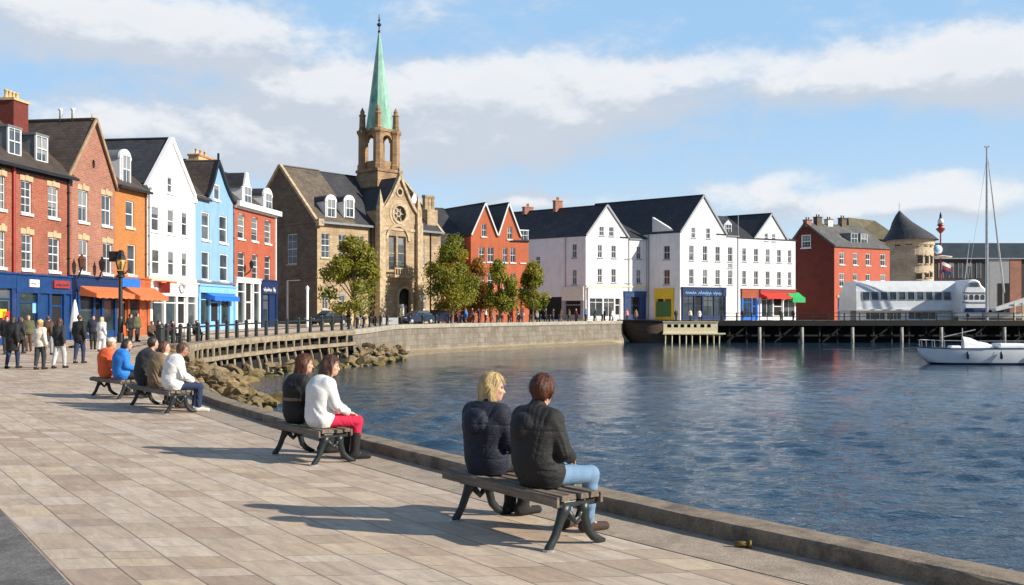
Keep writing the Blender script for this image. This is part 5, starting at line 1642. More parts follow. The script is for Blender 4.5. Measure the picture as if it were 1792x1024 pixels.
def revetment():
    L = dens(line_between(EL, 52.5, 78.2), .6)
    root = empty('timber_revetment', (L[0][0], L[0][1], 0)); tag(root, 'bleached timber revetment of two long beams and many posts above the rocks', 'jetty')
    root.location = (0, 0, 0)
    wood = simple('bleached timber', (.265, .215, .145), .85, var=.35, scale=2.0, bump=.5, bscale=9)
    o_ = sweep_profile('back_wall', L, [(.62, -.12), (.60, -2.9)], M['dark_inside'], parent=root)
    o_ = sweep_profile('deck_edge', L, [(-.25, .02), (-.22, .14), (1.18, .16), (1.22, -.03), (1.20, -.22), (.95, -.22), (.6, -.12)], wood, parent=root, jitter=.03, zjit=.025)
    o_ = sweep_profile('middle_beam', L, [(1.30, -.98), (1.30, -.74), (1.02, -.72), (1.02, -1.0), (1.30, -1.0)], wood, parent=root, jitter=.012, zjit=.02)
    P = dens(L, 1.05); A = offset(P, 1.10); r = random.Random(5)
    for (x, y), (x0, y0) in zip(A, P):
        g = MB(); z = ground(x0, y0); a = r.uniform(-.12, .12); b = r.uniform(-.3, .3)
        tx = r.uniform(.8, 1.25)
        g.tube([(x + a * .3, y + a, z - .2), (x, y, z - .85), (x + b * .2 + .1, y + b * .6, z - 1.5), (x + b * .3 + .25, y + b * .8, -2.4)], [.11 * tx, .095 * tx, .10 * tx, .12 * tx], 7)
        g.build('post', wood, root)
revetment()

def rail():
    L = dens(line_between(EL, 43.5, 77.8), 1.3)
    L = offset(L, -.32)
    root = empty('railing', (0, 0, 0)); tag(root, 'dark post and rail fence along the promenade edge above the timber revetment', 'railing')
    r = random.Random(2)
    for x, y in L:
        z = ground(x, y); h = 1.27 + r.uniform(-.06, .10)
        g = MB(); g.tube([(x, y, z - .1), (x, y, z + h * .86), (x, y, z + h * .9), (x, y, z + h)], [.135, .12, .145, .08], 8); g.build('post', M['dark_iron'], root)
    g = MB()
    for a, b in zip(L, L[1:]):
        g.bar((a[0], a[1], ground(*a) + 1.0), (b[0], b[1], ground(*b) + 1.0), .09, .11); g.bar((a[0], a[1], ground(*a) + .5), (b[0], b[1], ground(*b) + .5), .05, .05)
    g.build('rail', M['dark_iron'], root)
rail()

def bollards():
    L = offset(dens(line_between(EL, 79.5, 136), 2.3), -1.0)
    proto = None
    for i, (x, y) in enumerate(L):
        lab = 'short dark iron bollard in the line along the quay coping'
        if proto is None:
            g = MB(); g.lathe([(.20, 0), (.20, .12), (.14, .2), (.13, .75), (.19, .82), (.19, .9), (.10, 1.0)], (0, 0, 0), 10)
            proto = g.build('bollard', M['dark_iron'], smooth=True); proto.location = (x, y, ground(x, y)); tag(proto, lab, 'bollard', 'bollards along the quay')
        else: copy_thing(proto, (x, y, ground(x, y)), 0, lab, 'bollards along the quay')
bollards()

# boulders
def rock_mat():
    m, n, b = mat('harbour boulder')
    o = n.obj(); oi = n.node('ShaderNodeObjectInfo')
    p = n.vm('ADD', o, n.vm('SCALE', (1, 1, 1), scale=n.m('MULTIPLY', oi.outputs['Random'], 50.0)))
    f = n.noise(p, 1.7, 7.0, .7); g = n.noise(p, 7.0, 5.0, .7)
    c = n.ramp(f, [(.25, (.075, .055, .034)), (.5, (.20, .155, .095)), (.75, (.33, .265, .17))])
    tint = n.ramp(oi.outputs['Random'], [(0, (.8, .75, .65)), (.5, (1.05, 1, .9)), (1, (1.15, 1.0, .72))])
    c = n.mix(1.0, c, tint, 'MULTIPLY')
    gp = n.node('ShaderNodeNewGeometry'); _, _, wz_ = n.xyz(gp.outputs['Position'])
    wet = n.smooth(n.m('ADD', wz_, n.m('MULTIPLY', g, .5)), -1.0, -1.5)
    c = n.mix(n.m('MULTIPLY', wet, .75), c, (.16, .12, .03))
    c = n.mix(n.m('MULTIPLY', n.smooth(g, .55, .7), .5), c, (.30, .22, .05))
    n.set(b.inputs['Base Color'], c); b.inputs['Roughness'].default_value = .8
    n.set(b.inputs['Normal'], n.bump(n.m('ADD', f, n.m('MULTIPLY', g, .5)), .6, .08))
    return m
M['rock'] = rock_mat()
def rock_mesh(seed):
    r = random.Random(seed); bm = bmesh.new(); bmesh.ops.create_icosphere(bm, subdivisions=3, radius=1.0)
    planes = []
    for _ in range(15):
        d = Vector((r.gauss(0, 1), r.gauss(0, 1), r.gauss(0, 1))).normalized(); planes.append((d, r.uniform(.42, .82)))
    sx_, sy_, sz_ = r.uniform(1.0, 1.5), r.uniform(.7, 1.0), r.uniform(.5, .75)
    for v in bm.verts:
        p = v.co.copy()
        for d, h in planes:
            t = p.dot(d)
            if t > h: p -= d * (t - h) * .97
        p *= 1 + .04 * math.sin(7 * p.x + 3 * p.z + seed) + .03 * math.sin(13 * p.y + 9 * p.x)
        v.co = Vector((p.x * sx_, p.y * sy_, p.z * sz_))
    me = bpy.data.meshes.new('boulder'); bm.to_mesh(me); bm.free(); me.materials.append(M['rock'])
    return me
ROCKS = [rock_mesh(s) for s in range(8)]
def boulders():
    r = random.Random(11)
    def put(x, y, z, s, flat=1.0, lab=None):
        o = place('boulder', r.choice(ROCKS), None, (x, y, z), r.uniform(0, 6.28))
        o.rotation_euler = (r.uniform(-.45, .45), r.uniform(-.45, .45), r.uniform(0, 6.28)); o.scale = (s, s * r.uniform(.7, 1.0), s * flat)
        tag(o, lab or 'tan angular boulder heaped in the rock bank between railing and water', 'boulder', 'boulders of the rock bank')
    Ls = dens([KERBLINE[-3]] + line_between(EL, 36, 54), .72)
    for d, zz, s0, s1 in ((.45, -.12, .25, .42), (.9, -.45, .26, .5), (1.4, -.8, .3, .58), (2.0, -1.15, .32, .65), (2.6, -1.45, .35, .68), (3.3, -1.75, .35, .65)):
        for x, y in offset(Ls, d):
            if r.random() < .9: put(x + r.uniform(-.4, .4), y + r.uniform(-.4, .4), min(ground(x, y), .15) + zz + r.uniform(-.2, .22), r.uniform(s0, s1) * (.6 if y < 42 else 1), r.uniform(.6, 1))
    Lm = dens(line_between(EL, 54, 74), .95)
    for d, zz in ((1.9, -1.6), (2.9, -1.85), (4.0, -2.05)):
        for x, y in offset(Lm, d):
            if r.random() < .8: put(x + r.uniform(-.5, .5), y + r.uniform(-.5, .5), zz + r.uniform(-.15, .2), r.uniform(.4, .75), .7, 'tan slab of rock lying at the foot of the timber revetment')
    Lr = dens(line_between(EL, 74, 93), .85)
    for i, ((x, y)) in enumerate(Lr):
        t = i / len(Lr)
        for d in (.8, 1.7, 2.7, 3.7):
            if d > 4.2 - 3.0 * t: continue
            xx, yy = offset(Lr, d)[i]
            put(xx + r.uniform(-.3, .3), yy + r.uniform(-.4, .4), -.30 - .45 * d - .5 * t + r.uniform(-.12, .15), r.uniform(.38, .68) * (1 - .3 * t), .8, 'tan boulder in the spur of rocks where the quay wall begins')
    # the little outcrop close behind the kerb
    for px, py, s, lab in ((457, 700, .42, 'dark wet rock at the water just beyond the kerb'), (481, 698, .5, 'yellow weed covered rock at the water just beyond the kerb'), (470, 706, .36, 'small pale rock between the dark and the yellow rock near the kerb')):
        d = (EYE + 1.72) * F / (py - HY)
        put(wx(px, d), d, -1.75, s * 1.5, .7, lab)
boulders()

# ------------------------------------------------------------------ the pier
def pier():
    D0, D1 = 137.0, 145.0
    root = empty('pier', (16, D0, WATER)); tag(root, 'long black timber pier on pale piles across the harbour', 'pier'); root.location = (0, 0, 0)
    dark = simple('tarred timber', (.008, .007, .006), .75, var=.5, scale=1.2, bump=.4, bscale=3)
    x0, x1 = 21.0, 118.0
    mb = MB(); mb.box(x0, x1, D0, D1, .88, 1.16); mb.build('deck', simple('grey deck planks', (.17, .155, .135), .85, var=.3), root)
    mb = MB(); mb.box(x0, x1, D0 - .14, D0 - .003, .45, 1.20); mb.build('fascia', dark, root)
    mb = MB(); mb.box(x0, x1, D1 - 2.2, D1 - 2.0, -3.2, .87); mb.build('back_boarding', dark, root)
    pale = simple('pale weathered pile', (.33, .31, .27), .8, var=.3, bump=.3)
    for px in (1328, 1402, 1490, 1576, 1645, 1755, 1840):
        x = wx(px, D0); g = MB(); g.tube([(x, D0 - .4, -3), (x, D0 - .4, .25)], [.24, .22], 10); g.build('pile', pale, root, smooth=True)
    r = random.Random(4)
    for i in range(34):
        x = x0 + 1.2 + i * 2.5 + r.uniform(-.3, .3); g = MB(); g.tube([(x, D0 + .5, -3), (x + r.uniform(-.1, .1), D0 + .5, .87)], .17, 8); g.build('dark_pile', dark, root)
    g = MB()
    for i in range(13):
        x = x0 + 2 + i * 6.6; g.bar((x, D0 + .2, -1.8), (x + 3.2, D0 + .2, .8), .16, .2); g.bar((x, D0 + .2, -.9), (x + 6, D0 + .2, -.9), .16, .22)
    g.build('bracing', dark, root)
    rl = MB(); n = 0
    xs = [wx(px, D0) for px in range(1262, 1860, 27)]
    for x in xs: rl.bar((x, D0 + .15, 1.16), (x, D0 + .15, 2.25), .12, .12)
    for z in (2.2, 1.7): rl.bar((xs[0], D0 + .15, z), (xs[-1], D0 + .15, z), .08, .09)
    rl.build('railing', M['dark_iron'], root)
    return root
pier()

def bulkhead():
    root = empty('bulkhead', (0, 0, 0)); tag(root, 'dark brown curved timber bulkhead where quay wall and pier meet', 'bulkhead')
    g = MB(); n = 14; rows = 8
    # the outer face sweeps from the quay end towards the pier and leans in towards its foot
    for j in range(rows + 1):
        t = j / rows; z = 1.12 - 3.6 * t
        for i in range(n + 1):
            s = i / n
            lean = 2.3 * t ** 1.6 * (1 - s) ** 1.5
            g.v.append((14.7 + 7.0 * s + lean, 136.4 + 1.4 * (1 - s) ** 2 - .9 * math.sin(math.pi * s) + .4 * t, z))
    for j in range(rows):
        for i in range(n):
            a = j * (n + 1) + i; g.f.append((a, a + 1, a + n + 2, a + n + 1)); g.m.append(0)
    brown = simple('brown tarred planks', (.075, .05, .035), .7, var=.4, scale=1.5, bump=.4, bscale=4, stretch=(.4, .4, 5))
    o = g.build('planking', brown, root, smooth=True); md = o.modifiers.new('t', 'SOLIDIFY'); md.thickness = .25; md.offset = 1
    g = MB()
    pts = [(14.6 + 7.1 * i / 12, 136.3 + 1.4 * (1 - i / 12) ** 2 - .9 * math.sin(math.pi * i / 12), 1.2) for i in range(13)]
    for a, b in zip(pts, pts[1:]): g.bar(a, b, .5, .22)
    g.build('capping', M['dark_iron'], root)
    g = MB(); g.face([(14.6, 138, 1.1)] + [(p[0], p[1], 1.1) for p in pts] + [(21.8, 142, 1.1), (15, 142, 1.1)]); g.build('platform', brown, root)
bulkhead()

def landing():
    d = 134.6
    root = empty('landing_stage', (0, 0, 0)); tag(root, 'cream painted timber landing stage with a row of dark openings in front of the pier', 'landing stage')
    x0, x1 = wx(1161, d), wx(1256, d); z1, z0 = wz(564, d), wz(583, d)
    mp = lambda x, dd, z: (x, d + dd, z)
    r = random.Random(6); holes = []
    x = x0 + .5
    for i in range(8):
        w = r.uniform(.42, .62); holes.append((x, x + w, z0 + .75, z0 + 1.2)); x += .9
    mb = MB(); wall_panel(mb, [(x0, z0), (x1, z0 - .0), (x1, z1), (x0, z1)], [h for h in holes if h[1] < x1 - .1], mp, reveal=.2)
    mb.build('screen', M['cream_paint'], root)
    mb = MB(); mb.box(x0, x1, d + .22, d + 2.2, z0 + .05, z0 + .25); mb.box(x0 + .03, x1 - .03, d + .5, d + .6, z0 + .26, z1 - .2); mb.build('deck', M['dark_inside'], root)
    mb = MB(); mb.box(x0 - .1, x1 + 1.0, d - .28, d - .004, z0 - .18, z0 + .02); mb.box(x0 - .1, x1 + .1, d - .12, d + .3, z1 + .003, z1 + .1); mb.build('edge_beam', M['cream_paint'], root)
    for i in range(9):
        x = x0 + .25 + (x1 - x0 + .4) * i / 8.4 + r.uniform(-.15, .15); g = MB(); g.tube([(x, d - .1, -2.6), (x + r.uniform(-.1, .1), d - .1, z0 - .02)], .09, 7); g.build('leg', M['cream_paint'], root)
landing()

def pavilion():
    d = 147.0
    root = empty('pier_pavilion', (wx(1499, d), d, 1.16)); tag(root, 'long pale grey pavilion on the pier with a band of windows under a curved roof', 'pavilion')
    W = wx(1681, d) - wx(1499, d); Z = lambda py: EYE - (py - HY) / F * d - 1.16
    zt, zw1, zw0, ze = Z(491), Z(511), Z(525), Z(541)
    white = simple('pale grey cladding', (.68, .70, .71), .45, var=.08, scale=1.0)
    prof = [(0, ze), (.10, zw0 - .15), (.28, zw1 + .1), (.62, zw1 + .75), (1.15, zt - .25), (2.0, zt), (6.5, zt), (7.6, zw1), (7.9, ze)]
    mb = MB(); ov = .35
    for x, dx in ((0, 0), (W, 0)): mb.face([(x + (.0 if z < zw1 else (.35 if x == 0 else -.1) * (z - zw1) / (zt - zw1)), y, z) for y, z in prof])
    for (ya, za), (yb, zb) in zip(prof, prof[1:]):
        sa, sb = (max(0, (za - zw1)) / (zt - zw1)), (max(0, (zb - zw1)) / (zt - zw1))
        mb.face([(.35 * sa, ya, za), (W - .1 * sa, ya, za), (W - .1 * sb, yb, zb), (.35 * sb, yb, zb)])
    mb.face([(0, 0, ze), (W, 0, ze), (W, 7.9, ze), (0, 7.9, ze)])
    mb.build('upper_storey', white, root)
    def fy(z): return .10 + (.18) * (z - zw0 + .15) / (zw1 - zw0 + .25)
    n = 10
    for i in range(n):
        x0 = .9 + (W - 2.0) * i / n; x1 = x0 + (W - 2.0) / n - .28
        g = MB(); g.face([(x0, fy(zw0) - .02, zw0), (x1, fy(zw0) - .02, zw0), (x1, fy(zw1) - .02, zw1), (x0, fy(zw1) - .02, zw1)]); o = g.build('window', M['glass_shop'], root)
        g = MB()
        for xx in (x0, x1): g.bar((xx, fy(zw0) - .04, zw0), (xx, fy(zw1) - .04, zw1), .10, .08)
        g.bar((x0, fy(zw0) - .04, zw0), (x1, fy(zw0) - .04, zw0), .08, .09); g.bar((x0, fy(zw1) - .04, zw1), (x1, fy(zw1) - .04, zw1), .08, .09)
        g.build('frame', M['grey_metal'], o)
    mb = MB(); mb.box(-.2, W + .25, -.35, 8.1, ze - .22, ze - .003); mb.build('overhang', white, root)
    mp = lambda x, dd, z: (x, .5 + dd, z)
    hs = [(1.6, 4.4, .15, ze - .5), (4.7, 6.8, .15, ze - .5), (7.9, 11.9, .2, ze - .45)]
    mb = MB(); wall_panel(mb, [(0.1, -.3), (W - .1, -.3), (W - .1, ze - .23), (0.1, ze - .23)], hs, mp, reveal=.4)
    mb.box(.1, W - .1, 3.0, 7.8, -.3, ze - .23); mb.build('lower_storey', white, root)
    for h in hs:
        g = MB(); g.face([mp(h[0], .38, h[2]), mp(h[1], .38, h[2]), mp(h[1], .38, h[3]), mp(h[0], .38, h[3])]); o = g.build('opening', M['glass_shop'], root)
        g = MB()
        for k in range(1, 4): boxm(g, mp, h[0] + (h[1] - h[0]) * k / 4 - .04, h[0] + (h[1] - h[0]) * k / 4 + .04, .28, .37, h[2], h[3])
        g.build('mullion', M['cream_paint'], o)
pavilion()

def cruiser():
    d = 144.2
    root = empty('motor_cruiser', (wx(1704, d), d, 1.16)); tag(root, 'white motor cruiser with rounded wheelhouse laid up on the pier beside the pavilion', 'boat')
    Z = lambda py: EYE - (py - HY) / F * d - 1.16
    X = lambda px: wx(px, d) - wx(1704, d)
    out = [(1683, 556), (1682, 532), (1685, 514), (1690, 499), (1695, 491.5), (1701, 489), (1709, 489), (1715, 492.5), (1719, 500), (1725, 505), (1728, 518), (1729, 556)]
    mb = MB(); mb.prism([(X(a), Z(b_)) for a, b_ in out][::-1], 0, 5.5)
    o = mb.build('hull', M['white_paint'], root, bevel=.22)
    for i in range(4):
        a0 = 1686.5 + i * 9.8; g = MB()
        pts = [(X(a0), Z(524.5)), (X(a0 + 7), Z(524.5)), (X(a0 + 7.4), Z(519)), (X(a0 + 6.2), Z(516)), (X(a0 + 1.2), Z(516)), (X(a0 - .3), Z(519))]
        g.prism(pts, -.035, -.004); g.build('window', M['glass'], root)
    g = MB(); pts = [(X(1704) + (X(1715) - X(1704)) * math.cos(t), Z(502) + (Z(492.5) - Z(502)) * math.sin(t)) for t in [math.pi * i / 12 for i in range(13)]]
    g.prism(pts, -.035, -.004); g.build('arched_window', M['glass'], root)
    g = MB(); g.box(X(1684), X(1728), -.10, -.004, Z(530), Z(528)); g.box(X(1684), X(1729), -.14, -.004, Z(512.5), Z(511.2)); g.build('rubbing_strip', M['grey_metal'], root)
    g = MB(); g.box(X(1686), X(1724), -.9, -.15, Z(556), Z(539)); o = g.build('tarpaulin', M['navy_shop'], root)
    md = o.modifiers.new('b', 'BEVEL'); md.width = .3; md.segments = 3
cruiser()

def tall_yacht():
    d = 142.6
    root = empty('sailing_yacht', (wx(1727, d), d, 1.16)); tag(root, 'white yacht with the tallest mast and a pale sail cover behind the pier railing', 'boat')
    X = lambda px: wx(px, d) - wx(1727, d); Z = lambda py: EYE - (py - HY) / F * d - 1.16
    g = MB(); g.lathe([(.22, 0), (.20, Z(400)), (.12, Z(258)), (.10, Z(256))], (0, 0, 0), 10); g.box(-.35, .35, -.1, .1, Z(258), Z(255.5)); g.build('mast', M['galv'], root, smooth=False)
    g = MB(); g.tube([(0, 0, Z(262)), (X(1744), 0, Z(405)), (X(1757), 0, Z(512))], [.05, .13, .15], 6); g.build('furled_sail', M['rope'], root)
    g = MB(); g.tube([(0, 0, Z(275)), (X(1690), .2, Z(524))], .022, 5); g.build('stay', M['galv'], root)
    g = MB(); g.tube([(X(1690), .2, Z(488)), (X(1698), .2, Z(420))], [.10, .03], 6); g.build('flag_pole', M['galv'], root)
    mb = MB(); st = [(-3.4, .15), (-2.0, .9), (0, 1.3), (2.5, 1.35), (5.0, 1.1), (7.0, .8)]
    for x, b in st:
        for y, z in ((-b, 1.15), (-b * .75, .4), (0, .05), (b * .75, .4), (b, 1.15)): mb.v.append((x + (-.4 if z > 1 and x < -3 else 0), 1.4 + y, z))
    for i in range(len(st) - 1):
        for k in range(4): mb.f.append((i*5+k, i*5+k+1, (i+1)*5+k+1, (i+1)*5+k)); mb.m.append(0)
        mb.f.append((i*5+4, i*5, (i+1)*5, (i+1)*5+4)); mb.m.append(0)
    mb.f.append((0, 1, 2, 3, 4)); mb.m.append(0); e = 5 * (len(st) - 1); mb.f.append((e, e+1, e+2, e+3, e+4)); mb.m.append(0)
    mb.build('hull', M['white_paint'], root)
    g = MB(); g.box(-.6, 3.0, .8, 2.0, 1.16, 1.75); o = g.build('cabin', M['navy_shop'], root); o.modifiers.new('b', 'BEVEL').width = .15
    # pale awning on a raking boom
    g = MB(); n = 10
    for i in range(n + 1):
        t = i / n; x = X(1733) + (X(1830) - X(1733)) * t; zc = Z(541) + (Z(509) - Z(541)) * t
        for y, dz in ((-.9, -.75 - .4 * t), (-.5, -.25), (0, 0), (.5, -.25), (.9, -.75 - .4 * t)): g.v.append((x, y + .2, zc + dz * (.6 + .6 * t)))
    for i in range(n):
        for k in range(4): a = i * 5 + k; g.f.append((a, a + 1, a + 6, a + 5)); g.m.append(0)
    o = g.build('boom_tent', simple('pale canvas', (.62, .60, .55), .8, var=.1), root, smooth=True); o.modifiers.new('t', 'SOLIDIFY').thickness = .03
    g = MB(); g.tube([(0, .2, Z(543)), (X(1830), .2, Z(513))], .09, 7); g.build('boom', M['galv'], root)
    g = MB()
    for px in (1772, 1786): g.tube([(X(px), -.6, 0), (X(px), -.6, Z(530))], .12, 6)
    g.build('support', M['cream_paint'], root)
tall_yacht()

def moored_yacht():
    d = 76.7
    root = empty('moored_yacht', (wx(1606, d), d, WATER)); tag(root, 'long low white yacht moored on the open water with its bow to the pavilion', 'boat')
    Z = lambda py: EYE - (py - HY) / F * d - WATER
    X = lambda px: wx(px, d) - wx(1606, d)
    st = [(0, .04, 1.28, 1.05), (.25, .28, 1.26, .55), (.8, .62, 1.23, .05), (2.2, 1.15, 1.19, -.3), (4.5, 1.55, 1.20, -.42), (7.5, 1.65, 1.22, -.42), (10.0, 1.45, 1.24, -.25), (11.5, 1.2, 1.26, .15)]
    rows = []
    mb = MB(); tr = MB()
    for x, b, zt, zb in st:
        sec = []
        for t in (0, .12, .3, .6, .85, 1):
            z = zt + (zb - zt) * t; bb = b * (1 - .25 * t ** 2.2) if t < 1 else b * .15
            sec.append((x, -bb, z))
        rows.append(sec + [(x_, -y, z) for x_, y, z in reversed(sec)])
    n = len(rows[0])
    for r_ in rows: mb.v += r_
    for i in range(len(rows) - 1):
        for k in range(n - 1): mb.f.append((i*n+k, i*n+k+1, (i+1)*n+k+1, (i+1)*n+k)); mb.m.append(0)
        mb.f.append((i*n+n-1, i*n, (i+1)*n, (i+1)*n+n-1)); mb.m.append(0)
    mb.f.append(tuple(range(n))); mb.m.append(0); mb.f.append(tuple((len(rows)-1)*n + k for k in range(n))); mb.m.append(0)
    m, nn, b = mat('yacht hull paint'); o_ = nn.obj(); _, _, z = nn.xyz(o_)
    c = nn.ramp(nn.noise(o_, 1.2, 4.0), [(.3, (.74, .75, .75)), (.7, (.82, .82, .81))])
    stripe = nn.m('LESS_THAN', z, .14)
    nn.set(b.inputs['Base Color'], nn.mix(stripe, c, (.015, .03, .06))); b.inputs['Roughness'].default_value = .25
    hl = mb.build('hull', m, root, smooth=True); hl.modifiers.new('edges', 'EDGE_SPLIT').split_angle = R(50)
    g = MB()
    for i in range(len(st) - 1):
        for s in (-1, 1): g.bar((st[i][0], s * st[i][1], st[i][2] + .03), (st[i+1][0], s * st[i+1][1], st[i+1][2] + .03), .07, .07)
    g.build('rubbing_strake', M['navy_shop'], root)
    # pulpit and guard wires
    g = MB(); hp = 1.85
    for s in (-1, 1):
        g.tube([(.1, s * .12, hp), (.7, s * .5, hp), (1.7, s * .9, hp - .05)], .022, 6)
        for x, yy in ((.25, .2), (.9, .55), (1.7, .9)): g.tube([(x, s * yy, 1.24), (x - .05, s * yy, hp)], .02, 6)
        g.tube([(1.7, s * .9, hp - .05), (5, s * 1.5, hp - .1), (9, s * 1.5, hp - .1)], .01, 5)
    g.tube([(.1, -.12, hp), (-.02, 0, hp), (.1, .12, hp)], .022, 6); g.tube([(.1, -.1, 1.5), (-.02, 0, 1.5), (.1, .1, 1.5)], .02, 6)
    g.build('pulpit', M['galv'], root)
    g = MB(); g.box(2.4, 3.2, -.35, .35, 1.2, 1.42); o = g.build('hatch', M['white_paint'], root); o.modifiers.new('b', 'BEVEL').width = .08
    g = MB(); x = X(1684); g.tube([(x, 0, 1.2), (x, 0, Z(574))], [.05, .035], 8); g.build('jury_mast', M['galv'], root)
    g = MB(); g.tube([(X(1647), .1, Z(591)), (X(1708), .1, Z(577))], .04, 7); g.build('spinnaker_pole', M['grey_metal'], root)
    g = MB()
    x0, x1 = X(1684) + .05, X(1738)
    pr = [(x0, 1.25, Z(589)), (x0 + .5, 1.25, Z(591)), (x0 + 1.1, 1.25, Z(597)), (x0 + 1.8, 1.25, Z(600)), (x1, 1.25, Z(605))]
    for i, (x, zb, zt) in enumerate(pr):
        w = .28 - .02 * i
        for y, z in ((-w, zb), (-w * .9, (zb + zt) / 2), (0, zt), (w * .9, (zb + zt) / 2), (w, zb)): g.v.append((x, y, z))
    for i in range(len(pr) - 1):
        for k in range(4): a = i * 5 + k; g.f.append((a, a + 1, a + 6, a + 5)); g.m.append(0)
    g.f.append((0, 1, 2, 3, 4)); g.m.append(0); e = 5 * (len(pr) - 1); g.f.append((e, e+1, e+2, e+3, e+4)); g.m.append(0)
    g.build('lowered_sail', M['white_paint'], root)
    g = MB(); g.box(X(1740), X(1790), -.8, .8, 1.22, 1.6); o = g.build('coachroof', M['white_paint'], root); o.modifiers.new('b', 'BEVEL').width = .15
moored_yacht()

def fenders():
    d = 76.7
    boat = [o for o in bpy.data.objects if o.name.startswith('moored_yacht')][0]
    for x, b in ((3.2, 1.34), (5.6, 1.60), (8.2, 1.64)):
        g = MB(); g.tube([(x, -b - .11, 1.22), (x, -b - .12, .98)], .012, 5); g.lathe([(.02, 0), (.10, .06), (.11, .3), (.10, .52), (.03, .58)], (x, -b - .13, .42), 8); g.build('fender', M['navy_shop'], boat, smooth=True)
    g = MB(); g.tube([(.1, 0, 1.28), (-2.2, 4.0, .9), (-4.2, 10, .8)], .02, 5); g.build('mooring_line', M['rope'], boat)
fenders()

def beacon():
    d = 172.0
    root = empty('beacon', (wx(1646, d), d, 1.0)); tag(root, 'red and white harbour beacon with a round gallery on a slim red pole', 'beacon')
    Z = lambda py: EYE - (py - HY) / F * d - 1.0
    g = MB(); g.lathe([(.16, -.4), (.15, Z(470)), (.12, Z(408))], (0, 0, 0), 10); g.build('pole', M['red_paint'], root)
    g = MB(); g.lathe([(.2, Z(408)), (.72, Z(402)), (.74, Z(400)), (.36, Z(398)), (.32, Z(396)), (.60, Z(394.5)), (.55, Z(393)), (.3, Z(391))], (0, 0, 0), 14); g.build('gallery', M['red_paint'], root)
    g = MB(); g.lathe([(.45, Z(391.5)), (.5, Z(388)), (.40, Z(384)), (.10, Z(381))], (0, 0, 0), 12); g.build('lantern', M['white_paint'], root, smooth=True)
    g = MB(); g.lathe([(.28, Z(382.5)), (.18, Z(379)), (.2, Z(377)), (.03, Z(371))], (0, 0, 0), 10); g.build('cap', M['black_iron'], root)
    g = MB(); g.lathe([(.1, Z(452)), (1.5, Z(451)), (1.6, Z(449)), (.3, Z(447))], (0.3, 0, 0), 16); g.build('platform', M['stone_sill'], root)
    g = MB(); c = (wx(1640, d) - wx(1646, d), -.3, Z(437)); g.lathe([(.2, -.14), (.65, -.10), (.8, .0), (.65, .10), (.2, .14)], (0, 0, 0), 18)
    g.v = [(c[0] + x, c[1] + z, c[2] + y) for x, y, z in g.v]; g.build('round_drum', M['white_paint'], root, smooth=True)
    g = MB(); g.lathe([(.15, -.19), (.48, -.14), (.5, .14), (.1, .19)], (0, 0, 0), 16); g.v = [(c[0] - .2 + x, c[1] - .06 + z, c[2] + .1 + y) for x, y, z in g.v]; g.build('drum_face', M['pale_blue'], root, smooth=True)
    for i, mm in enumerate(('white_paint', 'red_paint', 'navy_shop')):
        g = MB()
        for k in range(5):
            x = .2 + k * .3; g.face([(x, -.2 - .06 * math.sin(k), Z(458) - i * .6 - .12 * k), (x + .3, -.2 - .06 * math.sin(k + 1), Z(458) - i * .6 - .12 * (k + 1)), (x + .3, -.2 - .06 * math.sin(k + 1), Z(458) - (i + 1) * .6 - .12 * (k + 1)), (x, -.2 - .06 * math.sin(k), Z(458) - (i + 1) * .6 - .12 * k)])
        o = g.build('flag', M[mm], root); o.modifiers.new('t', 'SOLIDIFY').thickness = .02
beacon()

# ------------------------------------------------------------------ trees
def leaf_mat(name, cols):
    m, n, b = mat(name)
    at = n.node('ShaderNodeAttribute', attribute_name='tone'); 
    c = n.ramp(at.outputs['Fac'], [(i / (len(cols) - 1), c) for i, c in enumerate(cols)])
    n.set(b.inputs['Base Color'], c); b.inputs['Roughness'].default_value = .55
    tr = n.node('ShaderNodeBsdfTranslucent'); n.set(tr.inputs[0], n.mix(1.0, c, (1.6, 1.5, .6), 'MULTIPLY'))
    mx = n.node('ShaderNodeMixShader'); mx.inputs[0].default_value = .38
    n.l.new(b.outputs[0], mx.inputs[1]); n.l.new(tr.outputs[0], mx.inputs[2])
    n.l.new(mx.outputs[0], m.node_tree.nodes['Material Output'].inputs[0])
    return m
M['leaf_green'] = leaf_mat('autumn green leaves', [(.055, .095, .012), (.155, .19, .02), (.29, .27, .03), (.43, .29, .05)])
M['leaf_rust'] = leaf_mat('rusty autumn leaves', [(.12, .09, .018), (.25, .14, .03), (.36, .17, .035), (.45, .27, .05)])
M['bark'] = simple('grey bark', (.17, .13, .09), .9, var=.3, scale=4, bump=.6, bscale=14, stretch=(1, 1, .3))

